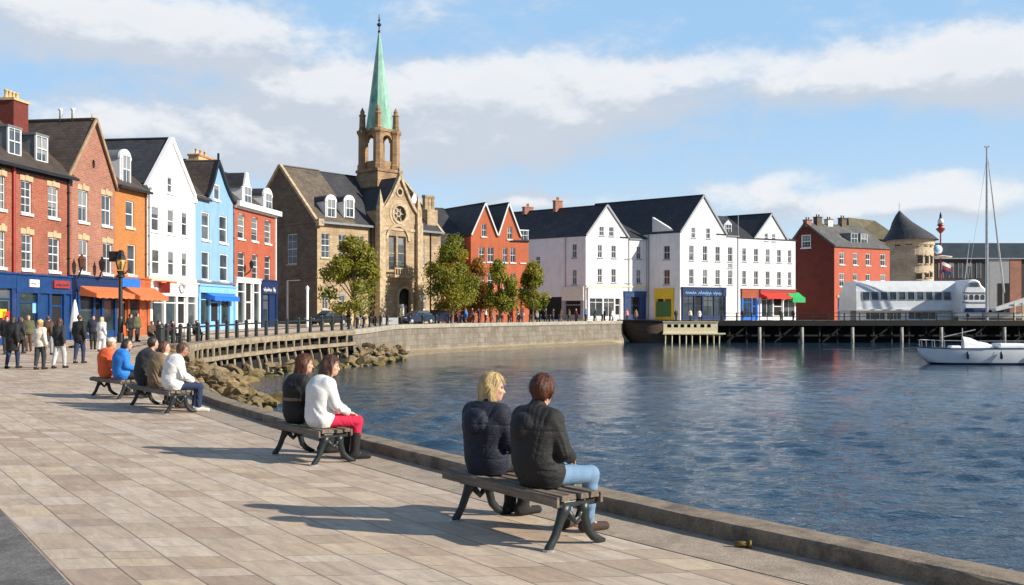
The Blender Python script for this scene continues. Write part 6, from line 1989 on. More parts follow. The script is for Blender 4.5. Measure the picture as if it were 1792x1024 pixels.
def tree(label, px, d, ptop, pbot, pw, seed, leaf='leaf_green', n=5200, dense=2.1, cat='tree'):
    r = random.Random(seed); x, y = wx(px, d), d; zb = ground(x, y)
    root = empty('tree', (x, y, zb)); tag(root, label, cat, 'street trees along the quay')
    H1 = EYE - (ptop - HY) / F * d - zb; H0 = EYE - (pbot - HY) / F * d - zb; Rw = pw / F * d / 2
    g = MB()
    lean = r.uniform(-.2, .2)
    g.tube([(0, 0, -.2), (.05, 0, H0 * .6), (lean * .5, .05, H0 + (H1 - H0) * .35), (lean, 0, H0 + (H1 - H0) * .75)], [.20, .15, .11, .04], 8)
    clumps = []
    for i in range(42):
        t = r.random() ** .85; a = r.uniform(0, 6.28)
        prof = math.sin(math.pi * min(1, .10 + t * .93)) ** .7 if t > .25 else .72 + t * .9
        rr = Rw * min(1, prof) * (.35 + .65 * math.sqrt(r.random())) * .86
        z = H0 + (H1 - H0) * (.06 + .88 * t)
        clumps.append((lean * t + rr * math.cos(a), rr * math.sin(a), z, r.uniform(.10, .20) * (H1 - H0) * (1.0 - .35 * t)))
    for i, (cx, cy, cz, cr) in enumerate(clumps):
        if i % 2 == 0:
            z0 = H0 * .8 + (cz - H0) * .35
            g.tube([(lean * .3, 0, max(H0 * .7, z0)), (cx * .5, cy * .5, (z0 + cz) / 2 + .15), (cx, cy, cz)], [.07, .045, .015], 5)
    g.build('trunk', M['bark'], root)
    mb = MB(); tones = []
    zlo, zhi = H0, H1
    for i in range(int(n * dense)):
        cx, cy, cz, cr = r.choice(clumps)
        # leaves sit mostly on the outside of each clump
        d_ = Vector((r.gauss(0, 1), r.gauss(0, 1), r.gauss(0, .8))).normalized() * cr * (r.random() ** .45) * r.uniform(.75, 1.22)
        p = Vector((cx, cy, cz)) + d_
        if p.z < H0 * .86: p.z = H0 * .86 + r.random() * .5
        s = r.uniform(.085, .19)
        nrm = (d_.normalized() + Vector((r.gauss(0, .6), r.gauss(0, .6), r.gauss(0, .6) + .3))).normalized()
        t = nrm.cross(Vector((r.gauss(0, 1), r.gauss(0, 1), r.gauss(0, 1)))).normalized(); u = nrm.cross(t)
        mb.face([p - t * s, p - u * s * .6 + nrm * s * .15, p + t * s * 1.1, p + u * s * .6 + nrm * s * .15])
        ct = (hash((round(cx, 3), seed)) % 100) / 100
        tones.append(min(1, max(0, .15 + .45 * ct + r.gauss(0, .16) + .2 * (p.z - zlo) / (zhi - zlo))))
    me = mb.mesh('crown', M[leaf])
    at = me.attributes.new('tone', 'FLOAT', 'FACE'); at.data.foreach_set('value', tones)
    place('crown', me, root)
    return root
tree('green autumn tree alone before the church', 621, 90, 409, 548, 112, 1, n=6000)
tree('largest green tree, between church and orange house', 791, 111, 413, 548, 92, 2, n=6500)
tree('rusty brown autumn tree half hidden between two green ones', 838, 121, 452, 546, 44, 3, 'leaf_rust', 3200)
tree('green tree before the middle of the orange house', 874, 118, 455, 547, 62, 4, n=4200)
tree('green and yellow tree nearest the white houses', 932, 123, 459, 546, 56, 5, n=4200)

# ------------------------------------------------------------------ street furniture
def lamp_post():
    d = 57.0; x = wx(211, d); zb = ground(x, d)
    root = empty('street_lamp', (x, d, zb)); tag(root, 'thick dark street lamp with an amber lantern before the ochre house', 'street lamp')
    Z = lambda py: EYE - (py - HY) / F * d - zb
    g = MB(); g.lathe([(.20, 0), (.19, .5), (.15, .6), (.14, 1.4), (.12, 1.5), (.11, Z(487)), (.24, Z(485)), (.24, Z(482)), (.14, Z(480)), (.22, Z(474))], (0, 0, 0), 12); g.build('post', M['dark_iron'], root, smooth=False)
    g = MB(); g.lathe([(.15, Z(472)), (.26, Z(462)), (.24, Z(454))], (0, 0, 0), 6); g.build('lantern', M['lamp_glass'], root)
    g = MB(); g.lathe([(.32, Z(454)), (.28, Z(449)), (.22, Z(446)), (.20, Z(441)), (.10, Z(438))], (0, 0, 0), 6); 
    for k in range(6):
        a = math.pi / 3 * k; g.bar((.16 * math.cos(a), .16 * math.sin(a), Z(472)), (.27 * math.cos(a), .27 * math.sin(a), Z(458)), .045, .045)
    g.box(-.62, -.18, -.12, .12, Z(458), Z(440)); g.build('lantern_cap', M['black_iron'], root)
    g = MB(); z = Z(476); g.tube([(0, 0, z - .2), (.3, 0, z - .05), (.48, -.05, z + .15)], [.05, .04, .03], 6); g.build('bracket', M['black_iron'], root)
lamp_post()

def pole_frame(px0, px1, py, pyb, d, label, r=.07):
    x = wx(px0, d); zb = ground(x, d); Z = lambda p: EYE - (p - HY) / F * d - zb
    root = empty('pole', (x, d, zb)); tag(root, label, 'pole')
    g = MB(); g.tube([(0, 0, 0), (0, 0, Z(py))], r, 8); g.build('shaft', M['white_paint'], root)
    g = MB()
    if px1: g.bar((0, 0, Z(py) - .02), (wx(px1, d) - x, 0, Z(py) + .03), .09, .09)
    else: g.lathe([(r * 1.3, Z(py)), (r * 1.3, Z(py) + .2), (.02, Z(py) + .35)], (0, 0, 0), 8)
    g.build('top_arm' if px1 else 'top_cap', M['white_paint'], root)
pole_frame(503, 525, 491, 565, 92, 'white pole with a short arm at its top by the dark church gable', .085)
pole_frame(538, None, 507, 565, 84, 'plain white pole by the corner of the church', .11)

def sign_board():
    d = 96.0; x = wx(684, d); zb = ground(x, d); Z = lambda p: EYE - (p - HY) / F * d - zb
    root = empty('notice_board', (x, d - .6, zb)); tag(root, 'white notice board standing on the quay coping before the church', 'sign')
    w = 13.5 / F * d
    g = MB(); g.box(-w, w, -.04, .04, .12, Z(556)); g.build('panel', M['white_paint'], root)
    g = MB(); scribble(g, lambda a, b, c: (a, b, c), -w * .2, w * .35, Z(562), Z(560), -.05, 3, .03); g.build('lettering', M['pale_blue'], root)
    for s in (-1, 1):
        g = MB(); g.box(s * w - .05, s * w + .05, -.03, .05, -.2, Z(555)); g.build('leg', M['grey_metal'], root)
sign_board()

def car(label, x, y, rz, paint, L=4.2, tall=1.45):
    root = empty('parked_car', (x, y, ground(x, y)), rz); tag(root, label, 'car', 'cars parked before the church')
    g = MB(); w = .86
    prof = [(-L/2, .35), (-L/2 + .05, .75), (-L/2 + .9, .88), (-L/2 + 1.5, .93), (L/2 - .55, .95), (L/2 - .05, .85), (L/2, .4), (L/2 - .3, .25), (-L/2 + .3, .25)]
    g.prism(prof, -w, w); b = g.build('body', paint, root); b.modifiers.new('b', 'BEVEL').width = .06
    g = MB(); cab = [(-L/2 + 1.3, .92), (-L/2 + 2.0, tall - .02), (L/2 - 1.1, tall), (L/2 - .35, .94)]
    A = [(x_, -w * .92 if z < 1 else -w * .75, z) for x_, z in cab]; B = [(x_, -y_, z) for x_, y_, z in A]
    g.add(A + B, [(0,1,2,3), (7,6,5,4), (0,4,5,1), (1,5,6,2), (2,6,7,3)]); c = g.build('cabin', paint, root)
    for s in (-1, 1):
        g = MB()
        for x0, x1, x2, x3 in ((-L/2 + 1.5, -L/2 + 2.06, -.0 + .05, 0.05), (.15, .15, L/2 - 1.15, L/2 - .6)):
            g.face([(x0, s * (w * .90 + .012), 1.0), (x1, s * (w * .775 + .012), tall - .1), (x2, s * (w * .775 + .012), tall - .1), (x3, s * (w * .90 + .012), 1.0)])
        g.build('side_window', M['glass_shop'], root)
    g = MB(); g.face([(-L/2 + 1.38, -w * .8, 1.0), (-L/2 + 1.38, w * .8, 1.0), (-L/2 + 1.94, w * .66, tall - .1), (-L/2 + 1.94, -w * .66, tall - .1)]); g.build('windscreen', M['glass_shop'], root)
    for sx_ in (-1, 1):
        for sy in (-1, 1):
            g = MB(); g.lathe([(.05, -.10), (.30, -.10), (.32, -.05), (.32, .08), (.2, .10)], (0, 0, 0), 16); g.v = [(sx_ * (L/2 - .8) + a, sy * (w - .06) + c, .32 + b_) for a, b_, c in g.v]
            wh = g.build('wheel', M['black_iron'], root)
            g = MB(); g.lathe([(.19, -.01), (.17, .01), (.05, .02)], (0, 0, 0), 12); g.v = [(sx_ * (L/2 - .8) + a, sy * (w + .05 + c), .32 + b_) for a, b_, c in g.v]; g.build('rim', M['galv'], wh)
    for s in (-1, 1):
        g = MB(); g.box(-L/2 - .01, -L/2 + .06, s * .62 - .16, s * .62 + .16, .62, .74); g.build('headlight', M['stone_sill'], root)
        g = MB(); g.box(L/2 - .05, L/2 + .01, s * .62 - .14, s * .62 + .14, .66, .78); g.build('tail_light', M['red_paint'], root)
def cpaint(name, col): return simple(name, col, .25, .0, var=.03, coat=.6)
ca = math.atan2(.757, .653)
car('dark blue parked car below the church door', wx(728, 107), 107, ca, cpaint('dark blue car paint', (.012, .025, .06)), 4.4)
car('navy hatchback parked under the largest green tree', wx(762, 110.5), 110.5, ca, cpaint('navy car paint', (.01, .018, .05)), 4.0, 1.55)
car('black car parked at the corner of the church', wx(572, 96), 96, ca, cpaint('black car paint', (.008, .009, .011)), 4.2)

def parasol(px, d, label, col, h=2.4):
    x = wx(px, d); root = empty('closed_parasol', (x, d, ground(x, d))); tag(root, label, 'parasol')
    g = MB(); g.tube([(0, 0, 0), (0, 0, h)], .03, 6); g.build('pole', M['grey_metal'], root)
    g = MB(); g.lathe([(.22, .8), (.26, 1.0), (.20, 1.6), (.10, 2.2), (.03, h + .05)], (0, 0, 0), 9); g.build('canopy', M[col], root)
    g = MB(); g.lathe([(.3, 0), (.3, .08), (.08, .12)], (0, 0, 0), 12); g.build('base', M['dark_iron'], root)
parasol(131, 51, 'closed white parasol before the brown brick shop', 'white_paint')

def cafe_table(px, d, label):
    x = wx(px, d); root = empty('cafe_table', (x, d, ground(x, d))); tag(root, label, 'table', 'cafe tables outside the white house')
    g = MB(); g.lathe([(.42, .72), (.44, .735), (.44, .75), (.40, .76)], (0, 0, 0), 18); g.build('table_top', M['white_paint'], root)
    g = MB(); g.lathe([(.24, 0), (.22, .03), (.04, .06), (.035, .72)], (0, 0, 0), 10); g.build('leg', M['black_iron'], root)
cafe_table(282, 60, 'white cafe table nearer the ochre house')
cafe_table(322, 63, 'white cafe table nearer the sky blue house')

# bench side litter: the small yellow ringbolt bracket on the kerb
g = MB(); d = 7.62; bx, by = wx(1316, 7.78), 7.78
g.tube([(-.05, 0, .0), (.06, 0, .0)], .022, 8); g.lathe([(.034, .06), (.036, .075), (.03, .08)], (0, 0, 0), 10)
g.v = [(x, y, z) for x, y, z in g.v[:16]] + [(z, y, x) for x, y, z in g.v[16:]]
yo = g.build('yellow_fitting', simple('old brass', (.17, .11, .02), .5, var=.3, scale=20), smooth=True); yo.location = (bx - .10, by - .06, .032); yo.rotation_euler = (0, 0, -.25)
tag(yo, 'small yellow fitting lying at the foot of the kerb', 'fitting')
# ------------------------------------------------------------------ people: one smooth surface grown from a distance field
class Field:
    def __init__(s, res): s.p = []; s.res = res; s.post = []; s.noise = None
    def cap(s, a, b, ra, rb=None, k=.03, flat=None):
        """tapered limb from a to b; flat = (axis, factor) squeezes its cross-section along an axis"""
        s.p.append(('c', np.array(a, float), np.array(b, float), ra, ra if rb is None else rb, k, flat)); return s
    def ell(s, c, r, rot=None, k=.03):
        s.p.append(('e', np.array(c, float), np.array(r, float), None if rot is None else np.array(rot), k)); return s
    def run(s, cuts=(), wrinkle=None):
        lo = np.full(3, 1e9); hi = -lo
        bbs = []
        for q in s.p:
            if q[0] == 'c':
                m = max(q[3], q[4]) * (1 if q[6] is None else max(1, q[6][1])) + q[5] + 3 * s.res
                a, b = np.minimum(q[1], q[2]) - m, np.maximum(q[1], q[2]) + m
            else:
                m = q[2].max() + q[4] + 3 * s.res; a, b = q[1] - m, q[1] + m
            bbs.append((a, b)); lo = np.minimum(lo, a); hi = np.maximum(hi, b)
        n = np.ceil((hi - lo) / s.res).astype(int) + 1
        ax = [lo[i] + s.res * np.arange(n[i]) for i in range(3)]
        f = np.full(n, 10.0, np.float32)
        for q, (a, b) in zip(s.p, bbs):
            i0 = np.maximum(0, np.floor((a - lo) / s.res).astype(int)); i1 = np.minimum(n, np.ceil((b - lo) / s.res).astype(int) + 1)
            X, Y, Z = np.meshgrid(ax[0][i0[0]:i1[0]], ax[1][i0[1]:i1[1]], ax[2][i0[2]:i1[2]], indexing='ij')
            P = np.stack([X, Y, Z], -1)
            if q[0] == 'c':
                _, A, B, ra, rb, k, flat = q
                d = B - A; v = P - A
                t = np.clip((v @ d) / max(1e-9, d @ d), 0, 1)
                w = v - t[..., None] * d
                if flat is not None:
                    axv = np.array(flat[0], float); axv /= np.linalg.norm(axv)
                    c = w @ axv; w = w + c[..., None] * axv * (1 / flat[1] - 1)
                g = np.linalg.norm(w, axis=-1) - (ra + (rb - ra) * t)
            else:
                _, C_, r, rot, k = q
                v = P - C_
                if rot is not None: v = v @ rot
                kk = np.linalg.norm(v / r, axis=-1); k2 = np.linalg.norm(v / (r * r), axis=-1)
                g = kk * (kk - 1) / np.maximum(k2, 1e-6)
            sub = f[i0[0]:i1[0], i0[1]:i1[1], i0[2]:i1[2]]
            h = np.clip(.5 + .5 * (sub - g) / k, 0, 1)
            sub[...] = sub * (1 - h) + g * h - k * h * (1 - h)
        X, Y, Z = np.meshgrid(*ax, indexing='ij')
        if wrinkle: f += wrinkle(X, Y, Z).astype(np.float32)
        for c in cuts: f = np.maximum(f, c(X, Y, Z).astype(np.float32))
        return nets(f, lo, s.res)

def nets(f, lo, res):
    f = np.pad(f, 1, constant_values=1.0); lo = lo - res
    s = f < 0
    nx, ny, nz = f.shape
    cnt = np.zeros((nx-1, ny-1, nz-1), np.int32)
    C8 = {}
    for i in (0, 1):
        for j in (0, 1):
            for k in (0, 1):
                C8[i, j, k] = f[i:nx-1+i, j:ny-1+j, k:nz-1+k]; cnt += s[i:nx-1+i, j:ny-1+j, k:nz-1+k]
    act = (cnt > 0) & (cnt < 8)
    idx = np.argwhere(act)
    if len(idx) == 0: return np.zeros((0, 3)), []
    cid = np.full(act.shape, -1, np.int64); cid[act] = np.arange(len(idx))
    vals = {c: C8[c][act] for c in C8}
    acc = np.zeros((len(idx), 3)); num = np.zeros(len(idx))
    E = [((0,0,0),(1,0,0)),((0,1,0),(1,1,0)),((0,0,1),(1,0,1)),((0,1,1),(1,1,1)),((0,0,0),(0,1,0)),((1,0,0),(1,1,0)),((0,0,1),(0,1,1)),((1,0,1),(1,1,1)),((0,0,0),(0,0,1)),((1,0,0),(1,0,1)),((0,1,0),(0,1,1)),((1,1,0),(1,1,1))]
    for a, b in E:
        va, vb = vals[a], vals[b]; cr = (va < 0) != (vb < 0)
        t = np.where(cr, va / np.where(np.abs(va - vb) < 1e-12, 1, va - vb), 0)
        p = np.array(a)[None] + t[:, None] * (np.array(b) - np.array(a))[None]
        acc += np.where(cr[:, None], p, 0); num += cr
    V = lo + res * (idx + acc / num[:, None])
    faces = []
    for ax in range(3):
        sl0 = [slice(1, -1)] * 3; sl1 = [slice(1, -1)] * 3
        sl0[ax] = slice(0, -1); sl1[ax] = slice(1, None)
        A, B = s[tuple(sl0)], s[tuple(sl1)]
        ed = np.argwhere(A != B)
        if len(ed) == 0: continue
        flip = A[tuple(ed.T)]
        o = [1, 1, 1]; o[ax] = 0
        base = ed + np.array(o)
        u, w = (ax + 1) % 3, (ax + 2) % 3
        du = np.zeros(3, int); du[u] = 1; dw = np.zeros(3, int); dw[w] = 1
        q = [cid[tuple((base - x).T)] for x in (du + dw, dw, 0 * du, du)]
        Q = np.stack(q, 1)
        Q[~flip] = Q[~flip][:, ::-1]
        faces.append(Q)
    return V, np.concatenate(faces)

def mesh_from(name, V, Q, mats):
    me = bpy.data.meshes.new(name)
    me.from_pydata([tuple(v) for v in V], [], [tuple(int(i) for i in q) for q in Q])
    for m in mats: me.materials.append(m)
    me.polygons.foreach_set('use_smooth', [True] * len(me.polygons))
    me.update()
    return me

def folds(seed, amp=.005, scale=1.0):
    r = np.random.default_rng(seed); ph = r.uniform(0, 6.28, 8)
    def w(X, Y, Z):
        a = X + .3 * Y
        f = np.sin(scale * (46 * Z + 14 * np.sin(9 * a + ph[0]) + 8 * np.sin(15 * Y + ph[1])) + ph[2]) * (.5 + .5 * np.sin(7 * Z + 5 * a + ph[3]))
        f += .5 * np.sin(scale * (24 * a + 34 * Z + 10 * np.sin(8 * Z + ph[4])) + ph[5]) * np.clip(np.sin(9 * Y - 7 * Z + 5 * X + ph[6]), 0, 1)
        return amp * .6 * f
    return w

def garment(J, O, seed):
    base = folds(seed, O.get('fold', .008)); zs = J['waist'][2]; ze = .5 * (J['elL'][2] + J['elR'][2]); nz = J['neck'][2]
    b2 = folds(seed + 31, O.get('fold', .008) * .8, 1.9)
    def w(X, Y, Z):
        k = .55 + .9 * np.exp(-((Z - zs + .07) / .085) ** 2) + .5 * np.exp(-((Z - ze) / .07) ** 2) * (np.abs(X) > .15)
        f = base(X, Y, Z) * k + b2(X, Y, Z) * .5 * k
        if O.get('seams'):
            for z0 in (nz - .165, J['pelvis'][2] + .03): f = f + .006 * np.exp(-((Z - z0 - .02 * np.cos(6 * X)) / .006) ** 2)
            f = f + .005 * np.exp(-((np.abs(X) - .155 - .12 * (Z - zs - .2)) / .005) ** 2) * (Y < J['chest'][1] - .02)
        return f
    return w

def cloth(name, col, var=.16, rough=.85, sheen=.0, bmp=.35, pat=None):
    m, n, b = mat(name)
    o = n.obj()
    f = n.noise(o, 6.0, 5.0, .65); w = n.noise(n.vm('MULTIPLY', o, (1, 1, 1.8)), 16.0, 4.0, .6); fine = n.noise(o, 260.0, 2.0)
    cr = n.noise(n.vm('MULTIPLY', o, (1, 1, 2.4)), 6.5, 3.0, .55, 1.2)
    cr = n.m('MULTIPLY', n.m('ABSOLUTE', n.m('SUBTRACT', cr, .5)), 3.0)
    c = n.ramp(f, [(.3, tuple(x * (1 - var) for x in col)), (.7, tuple(min(1, x * (1 + var)) for x in col))])
    n.set(b.inputs['Base Color'], c); b.inputs['Roughness'].default_value = rough
    n.set(b.inputs['Normal'], n.bump(n.m('ADD', n.m('ADD', w, cr), n.m('MULTIPLY', fine, .25)), bmp * 1.1, .016))
    return m
def hairmat(name, c0, c1):
    m, n, b = mat(name)
    o = n.obj()
    f = n.noise(n.vm('MULTIPLY', o, (1.0, 1.0, .12)), 75.0, 4.0, .65)
    g = n.noise(o, 9.0, 3.0)
    c = n.ramp(n.m('ADD', n.m('MULTIPLY', f, .65), n.m('MULTIPLY', g, .35)), [(.36, c0), (.64, c1)])
    n.set(b.inputs['Base Color'], c); b.inputs['Roughness'].default_value = .45
    n.set(b.inputs['Normal'], n.bump(f, .8, .012))
    return m
def skinmat(name, col):
    m, n, b = mat(name)
    f = n.noise(n.obj(), 14.0, 4.0)
    n.set(b.inputs['Base Color'], n.ramp(f, [(.3, tuple(c * .88 for c in col)), (.7, tuple(min(1, c * 1.1) for c in col))])); b.inputs['Roughness'].default_value = .5
    b.inputs['Subsurface Weight'].default_value = .15; b.inputs['Subsurface Radius'].default_value = (.012, .006, .004)
    return m
M['skin'] = skinmat('fair skin', (.62, .36, .25)); M['skin_tan'] = skinmat('tanned skin', (.40, .20, .12))
M['eye'] = simple('dark eye', (.03, .02, .015), .2); M['lip'] = simple('lips', (.45, .16, .13), .5)
HAIR = {'blonde': hairmat('blonde hair', (.42, .28, .10), (.78, .60, .30)), 'auburn': hairmat('auburn hair', (.05, .014, .008), (.17, .055, .025)), 'brown': hairmat('brown hair', (.035, .016, .01), (.13, .055, .028)),
        'dark': hairmat('dark hair', (.012, .009, .008), (.045, .03, .024)), 'fair': hairmat('fair hair', (.22, .13, .06), (.42, .28, .14)), 'grey': hairmat('grey hair', (.25, .24, .23), (.5, .49, .47))}
CL = {}
for nm, col in (('black', (.011, .011, .012)), ('soft_black', (.013, .0125, .0125)), ('navy', (.008, .011, .026)), ('white', (.74, .73, .71)), ('cream', (.66, .60, .50)), ('tan', (.21, .145, .085)), ('orange', (.80, .13, .035)),
                ('blue', (.025, .20, .62)), ('raspberry', (.55, .012, .055)), ('denim', (.145, .245, .37)), ('dark_denim', (.018, .035, .085)), ('grey', (.28, .28, .29)), ('charcoal', (.03, .032, .036)), ('brown', (.10, .055, .03)),
                ('maroon', (.16, .012, .03)), ('olive', (.11, .105, .05)), ('yellow', (.70, .47, .10)), ('pink', (.62, .25, .25)), ('pale_grey', (.45, .46, .48)), ('shoe', (.015, .013, .012)), ('shoe_brown', (.055, .032, .022)), ('shoe_white', (.6, .56, .48)), ('bag', (.16, .10, .05))):
    CL[nm] = cloth(nm.replace('_', ' ') + ' cloth', col, rough=.76 if nm in ('soft_black', 'navy', 'black') else .85, bmp=.16 if nm in ('white', 'cream', 'raspberry', 'denim') else .35)

def rotz(a): return np.array([[math.cos(a), -math.sin(a), 0], [math.sin(a), math.cos(a), 0], [0, 0, 1]])
def rotx(a): return np.array([[1, 0, 0], [0, math.cos(a), -math.sin(a)], [0, math.sin(a), math.cos(a)]])

def build_person(J, O, res=.012, seed=0):
    """J: joints (dict of points), O: outfit. Returns the body object with its clothes and hair as children."""
    V3 = lambda k: np.array(J[k], float)
    W = O.get('w', 1.0)                                   # girth
    Hd = V3('head'); Rm = rotz(J.get('yaw', 0)) @ rotx(J.get('pitch', 0))
    hp = lambda x, y, z: Hd + Rm @ np.array((x, y, z))
    nk = V3('neck'); ch = V3('chest'); wa = V3('waist'); pe = V3('pelvis')
    fwd = np.array((0, 1, 0))
    b = Field(res)
    fl = ((0, 1, 0), .74)
    b.ell(pe, (.165 * W, .125 * W, .12), k=.05)
    b.cap(pe, wa, .145 * W, .13 * W, .05, fl); b.cap(wa, ch, .13 * W, .165 * W, .05, fl)
    b.cap(ch, nk - (0, 0, .07), .16 * W, .075, .05, fl)
    b.cap(V3('shL'), V3('shR'), .062, .062, .05)
    b.cap(nk - (0, 0, .06), hp(0, -.01, -.07), .056, .052, .025)
    # the head: skull, face, jaw, nose, ears
    b.ell(hp(0, -.008, .025), (.074, .092, .092), Rm, .02); b.ell(hp(0, .03, -.045), (.056, .060, .062), Rm, .03); b.ell(hp(0, .058, -.085), (.026, .022, .020), Rm, .03)
    b.cap(hp(0, .078, .012), hp(0, .102, -.028), .009, .013, .012); b.ell(hp(0, .082, -.058), (.024, .012, .010), Rm, .012)
    for s in (-1, 1): b.ell(hp(s * .074, -.005, -.005), (.010, .020, .030), Rm, .008); b.ell(hp(s * .036, .066, -.018), (.022, .018, .018), Rm, .02); b.ell(hp(s * .030, .078, .026), (.024, .012, .008), Rm, .012)
    for s, L in (('L', -1), ('R', 1)):
        sh, el, wr = V3('sh' + s), V3('el' + s), V3('wr' + s)
        b.cap(sh, el, .052 * W, .042, .03); b.cap(el, wr, .042, .029, .02)
        d = wr - el; d = d / np.linalg.norm(d); hd = np.array(J.get('hand' + s, tuple(d)), float); hd /= np.linalg.norm(hd)
        side = np.cross(hd, (0, 0, 1)); side = side / max(1e-6, np.linalg.norm(side)) if np.linalg.norm(side) > .1 else np.array((0, 1, 0)); up = np.cross(side, hd)
        pc = wr + hd * .055
        b.cap(wr, pc + hd * .01, .026, .036, .015, (up, .55))
        for i, (o, ln) in enumerate(((-.030, .066), (-.010, .078), (.010, .074), (.029, .058))):
            k0 = pc + hd * .038 + side * o; k1 = k0 + hd * ln * .5 - up * .010; k2 = k1 + hd * ln * .40 - up * .026
            b.cap(k0, k1, .0095, .0088, .006); b.cap(k1, k2, .0088, .0075, .004)
        tb = wr + hd * .02 - side * .028 * L * (1 if L > 0 else 1)
        b.cap(tb, tb + hd * .035 - side * .022 * L, .012, .010, .008); b.cap(tb + hd * .035 - side * .022 * L, tb + hd * .065 - side * .026 * L - up * .008, .010, .008, .004)
        hi, kn, an, to = V3('hi' + s), V3('kn' + s), V3('an' + s), V3('to' + s)
        b.cap(hi, kn, .078 * W, .056, .04); b.cap(kn, kn + (an - kn) * .35, .055, .056, .02); b.cap(kn + (an - kn) * .35, an, .056, .036, .02); b.cap(an - (0, .02, .02), to, .040, .030, .02)
    V, Q = b.run(cuts=[lambda X, Y, Z: .004 - Z])
    me = mesh_from('person', V, Q, [M[O.get('skin', 'skin')], M['eye'], M['lip']])
    cen = np.array([p.center for p in me.polygons])
    mi = np.zeros(len(cen), int)
    for s in (-1, 1): mi[np.linalg.norm((cen - hp(s * .031, .083, .010)) / (.013, .02, .007), axis=1) < 1] = 1
    lp = (cen - hp(0, .092, -.058)) @ Rm
    mi[(np.abs(lp[:, 0]) < .022) & (np.abs(lp[:, 2]) < .008) & (lp[:, 1] > -.02)] = 2
    me.polygons.foreach_set('material_index', mi)
    body = place('person', me)
    # ---- trousers
    t = Field(res); g = O.get('tr_fit', .012 if res < .015 else .020)
    t.ell(pe, (.168 * W + g, .13 * W + g, .125), k=.05)
    t.cap(pe, wa - (wa - pe) * .35, .148 * W + g, .14 * W + g, .05, fl)
    for s in 'LR':
        hi, kn, an = V3('hi' + s), V3('kn' + s), V3('an' + s)
        t.cap(hi, kn, .080 * W + g, .058 + g, .035); t.cap(kn, an + (kn - an) * .04, .058 + g, O.get('cuff', .046) + g * .5, .03)
    zc = min(J['anL'][2], J['anR'][2])
    V, Q = t.run(wrinkle=folds(seed + 3, .007 if res < .015 else .004, 1.1))
    place('trousers', mesh_from('trousers', V, Q, [CL[O['trousers']]]), body)
    # ---- shoes
    for s in 'LR':
        an, to = V3('an' + s), V3('to' + s); d = to - an; d[2] = 0; d /= np.linalg.norm(d)
        f = Field(min(res, .010) if res < .02 else res * .8); heel = np.array((an[0], an[1], to[2])) - d * .045
        zf = to[2] - .035
        f.cap(heel + (0, 0, .012), to + d * .03, .046, .040, .02, ((0, 0, 1), .95)); f.cap(an - (0, 0, .01), heel + d * .03 + (0, 0, .03), .046, .05, .03)
        if O.get('boots'): f.cap(an, an + (V3('kn' + s) - an) * .62, .056, .064, .02)
        V, Q = f.run(cuts=[lambda X, Y, Z, zf=zf: zf - Z])
        place('boot' if O.get('boots') else 'shoe', mesh_from('shoe', V, Q, [CL[O.get('shoes', 'shoe')]]), body)
    # ---- jacket or sweater
    j = Field(res); B_ = O.get('bulk', .028); hem = O.get('hem', .0)
    q_ = 1.0 if J.get('seat') else .97
    j.ell(pe + (0, 0, .02), (.172 * W * q_ + B_ * 1.1 * q_, .138 * W + B_ * 1.0, .115 + B_ * .5), k=.06)
    j.cap(pe - (0, 0, hem), wa, .158 * W * q_ + B_, .145 * W * q_ + B_, .06, fl); j.cap(wa, ch, .145 * W + B_, .178 * W + B_, .06, fl); j.cap(ch, nk - (0, 0, .09), .17 * W + B_, .085 + B_ * .6, .06, fl)
    j.cap(V3('shL'), V3('shR'), .068 + B_ * .8, .068 + B_ * .8, .06)
    for s in 'LR':
        sh, el, wr = V3('sh' + s), V3('el' + s), V3('wr' + s)
        j.cap(sh, el, .058 * W + B_ * .8, .050 + B_ * .6, .022); j.cap(el, el + (wr - el) * .93, .050 + B_ * .6, .036 + B_ * .5, .02)
    if O.get('collar'): j.cap(nk - (0, .01, .05), nk + (0, .0, O['collar'] - .03), .075 + B_ * .3, .072, .02)
    if O.get('hood'):
        for a0, a1 in zip(range(0, 8), range(1, 9)):
            pt = lambda i: nk + np.array((.118 * math.sin(-1.9 + 3.8 * i / 8), .0 - .125 * math.cos(-1.9 + 3.8 * i / 8), -.040 - .028 * math.cos(-1.9 + 3.8 * i / 8)))
            j.cap(pt(a0), pt(a1), .048, .048, .012)
        j.ell(nk + np.array((0, -.165, -.135)), (.135, .075, .115), k=.010)
        j.ell(nk + np.array((0, -.215, -.165)), (.085, .045, .075), k=.015)
    zh = pe[2] - hem - .10
    cut = [lambda X, Y, Z: J.get('seat', -1) + .004 - Z] if J.get('seat') else [lambda X, Y, Z: zh + .012 * np.sin(9 * X + 5 * Y) - Z]
    if not J.get('seat'): j.cap(pe - (0, 0, hem + .12), pe, .162 * W + B_, .160 * W + B_, .05, fl)
    V, Q = j.run(cuts=cut, wrinkle=garment(J, O, seed))
    place(O.get('top_name', 'jacket'), mesh_from('top', V, Q, [CL[O['top']]]), body)
    if O.get('scarf'):
        f = Field(res)
        for i in range(8):
            pt = lambda i: nk + np.array((.085 * math.sin(.785 * i), .02 + .085 * math.cos(.785 * i), -.005 + .02 * math.cos(.785 * i)))
            f.cap(pt(i), pt(i + 1), .036, .036, .015)
        V, Q = f.run(wrinkle=folds(seed + 9, .006, 1.8)); place('scarf', mesh_from('scarf', V, Q, [CL[O['scarf']]]), body)
    # ---- hair
    f = Field(res * .8 if res < .02 else res)
    ln = O.get('hair_len', .0); vol = O.get('hair_vol', .016)
    f.ell(hp(0, -.014, .032), (.074 + vol, .094 + vol, .094 + vol), Rm, .02)
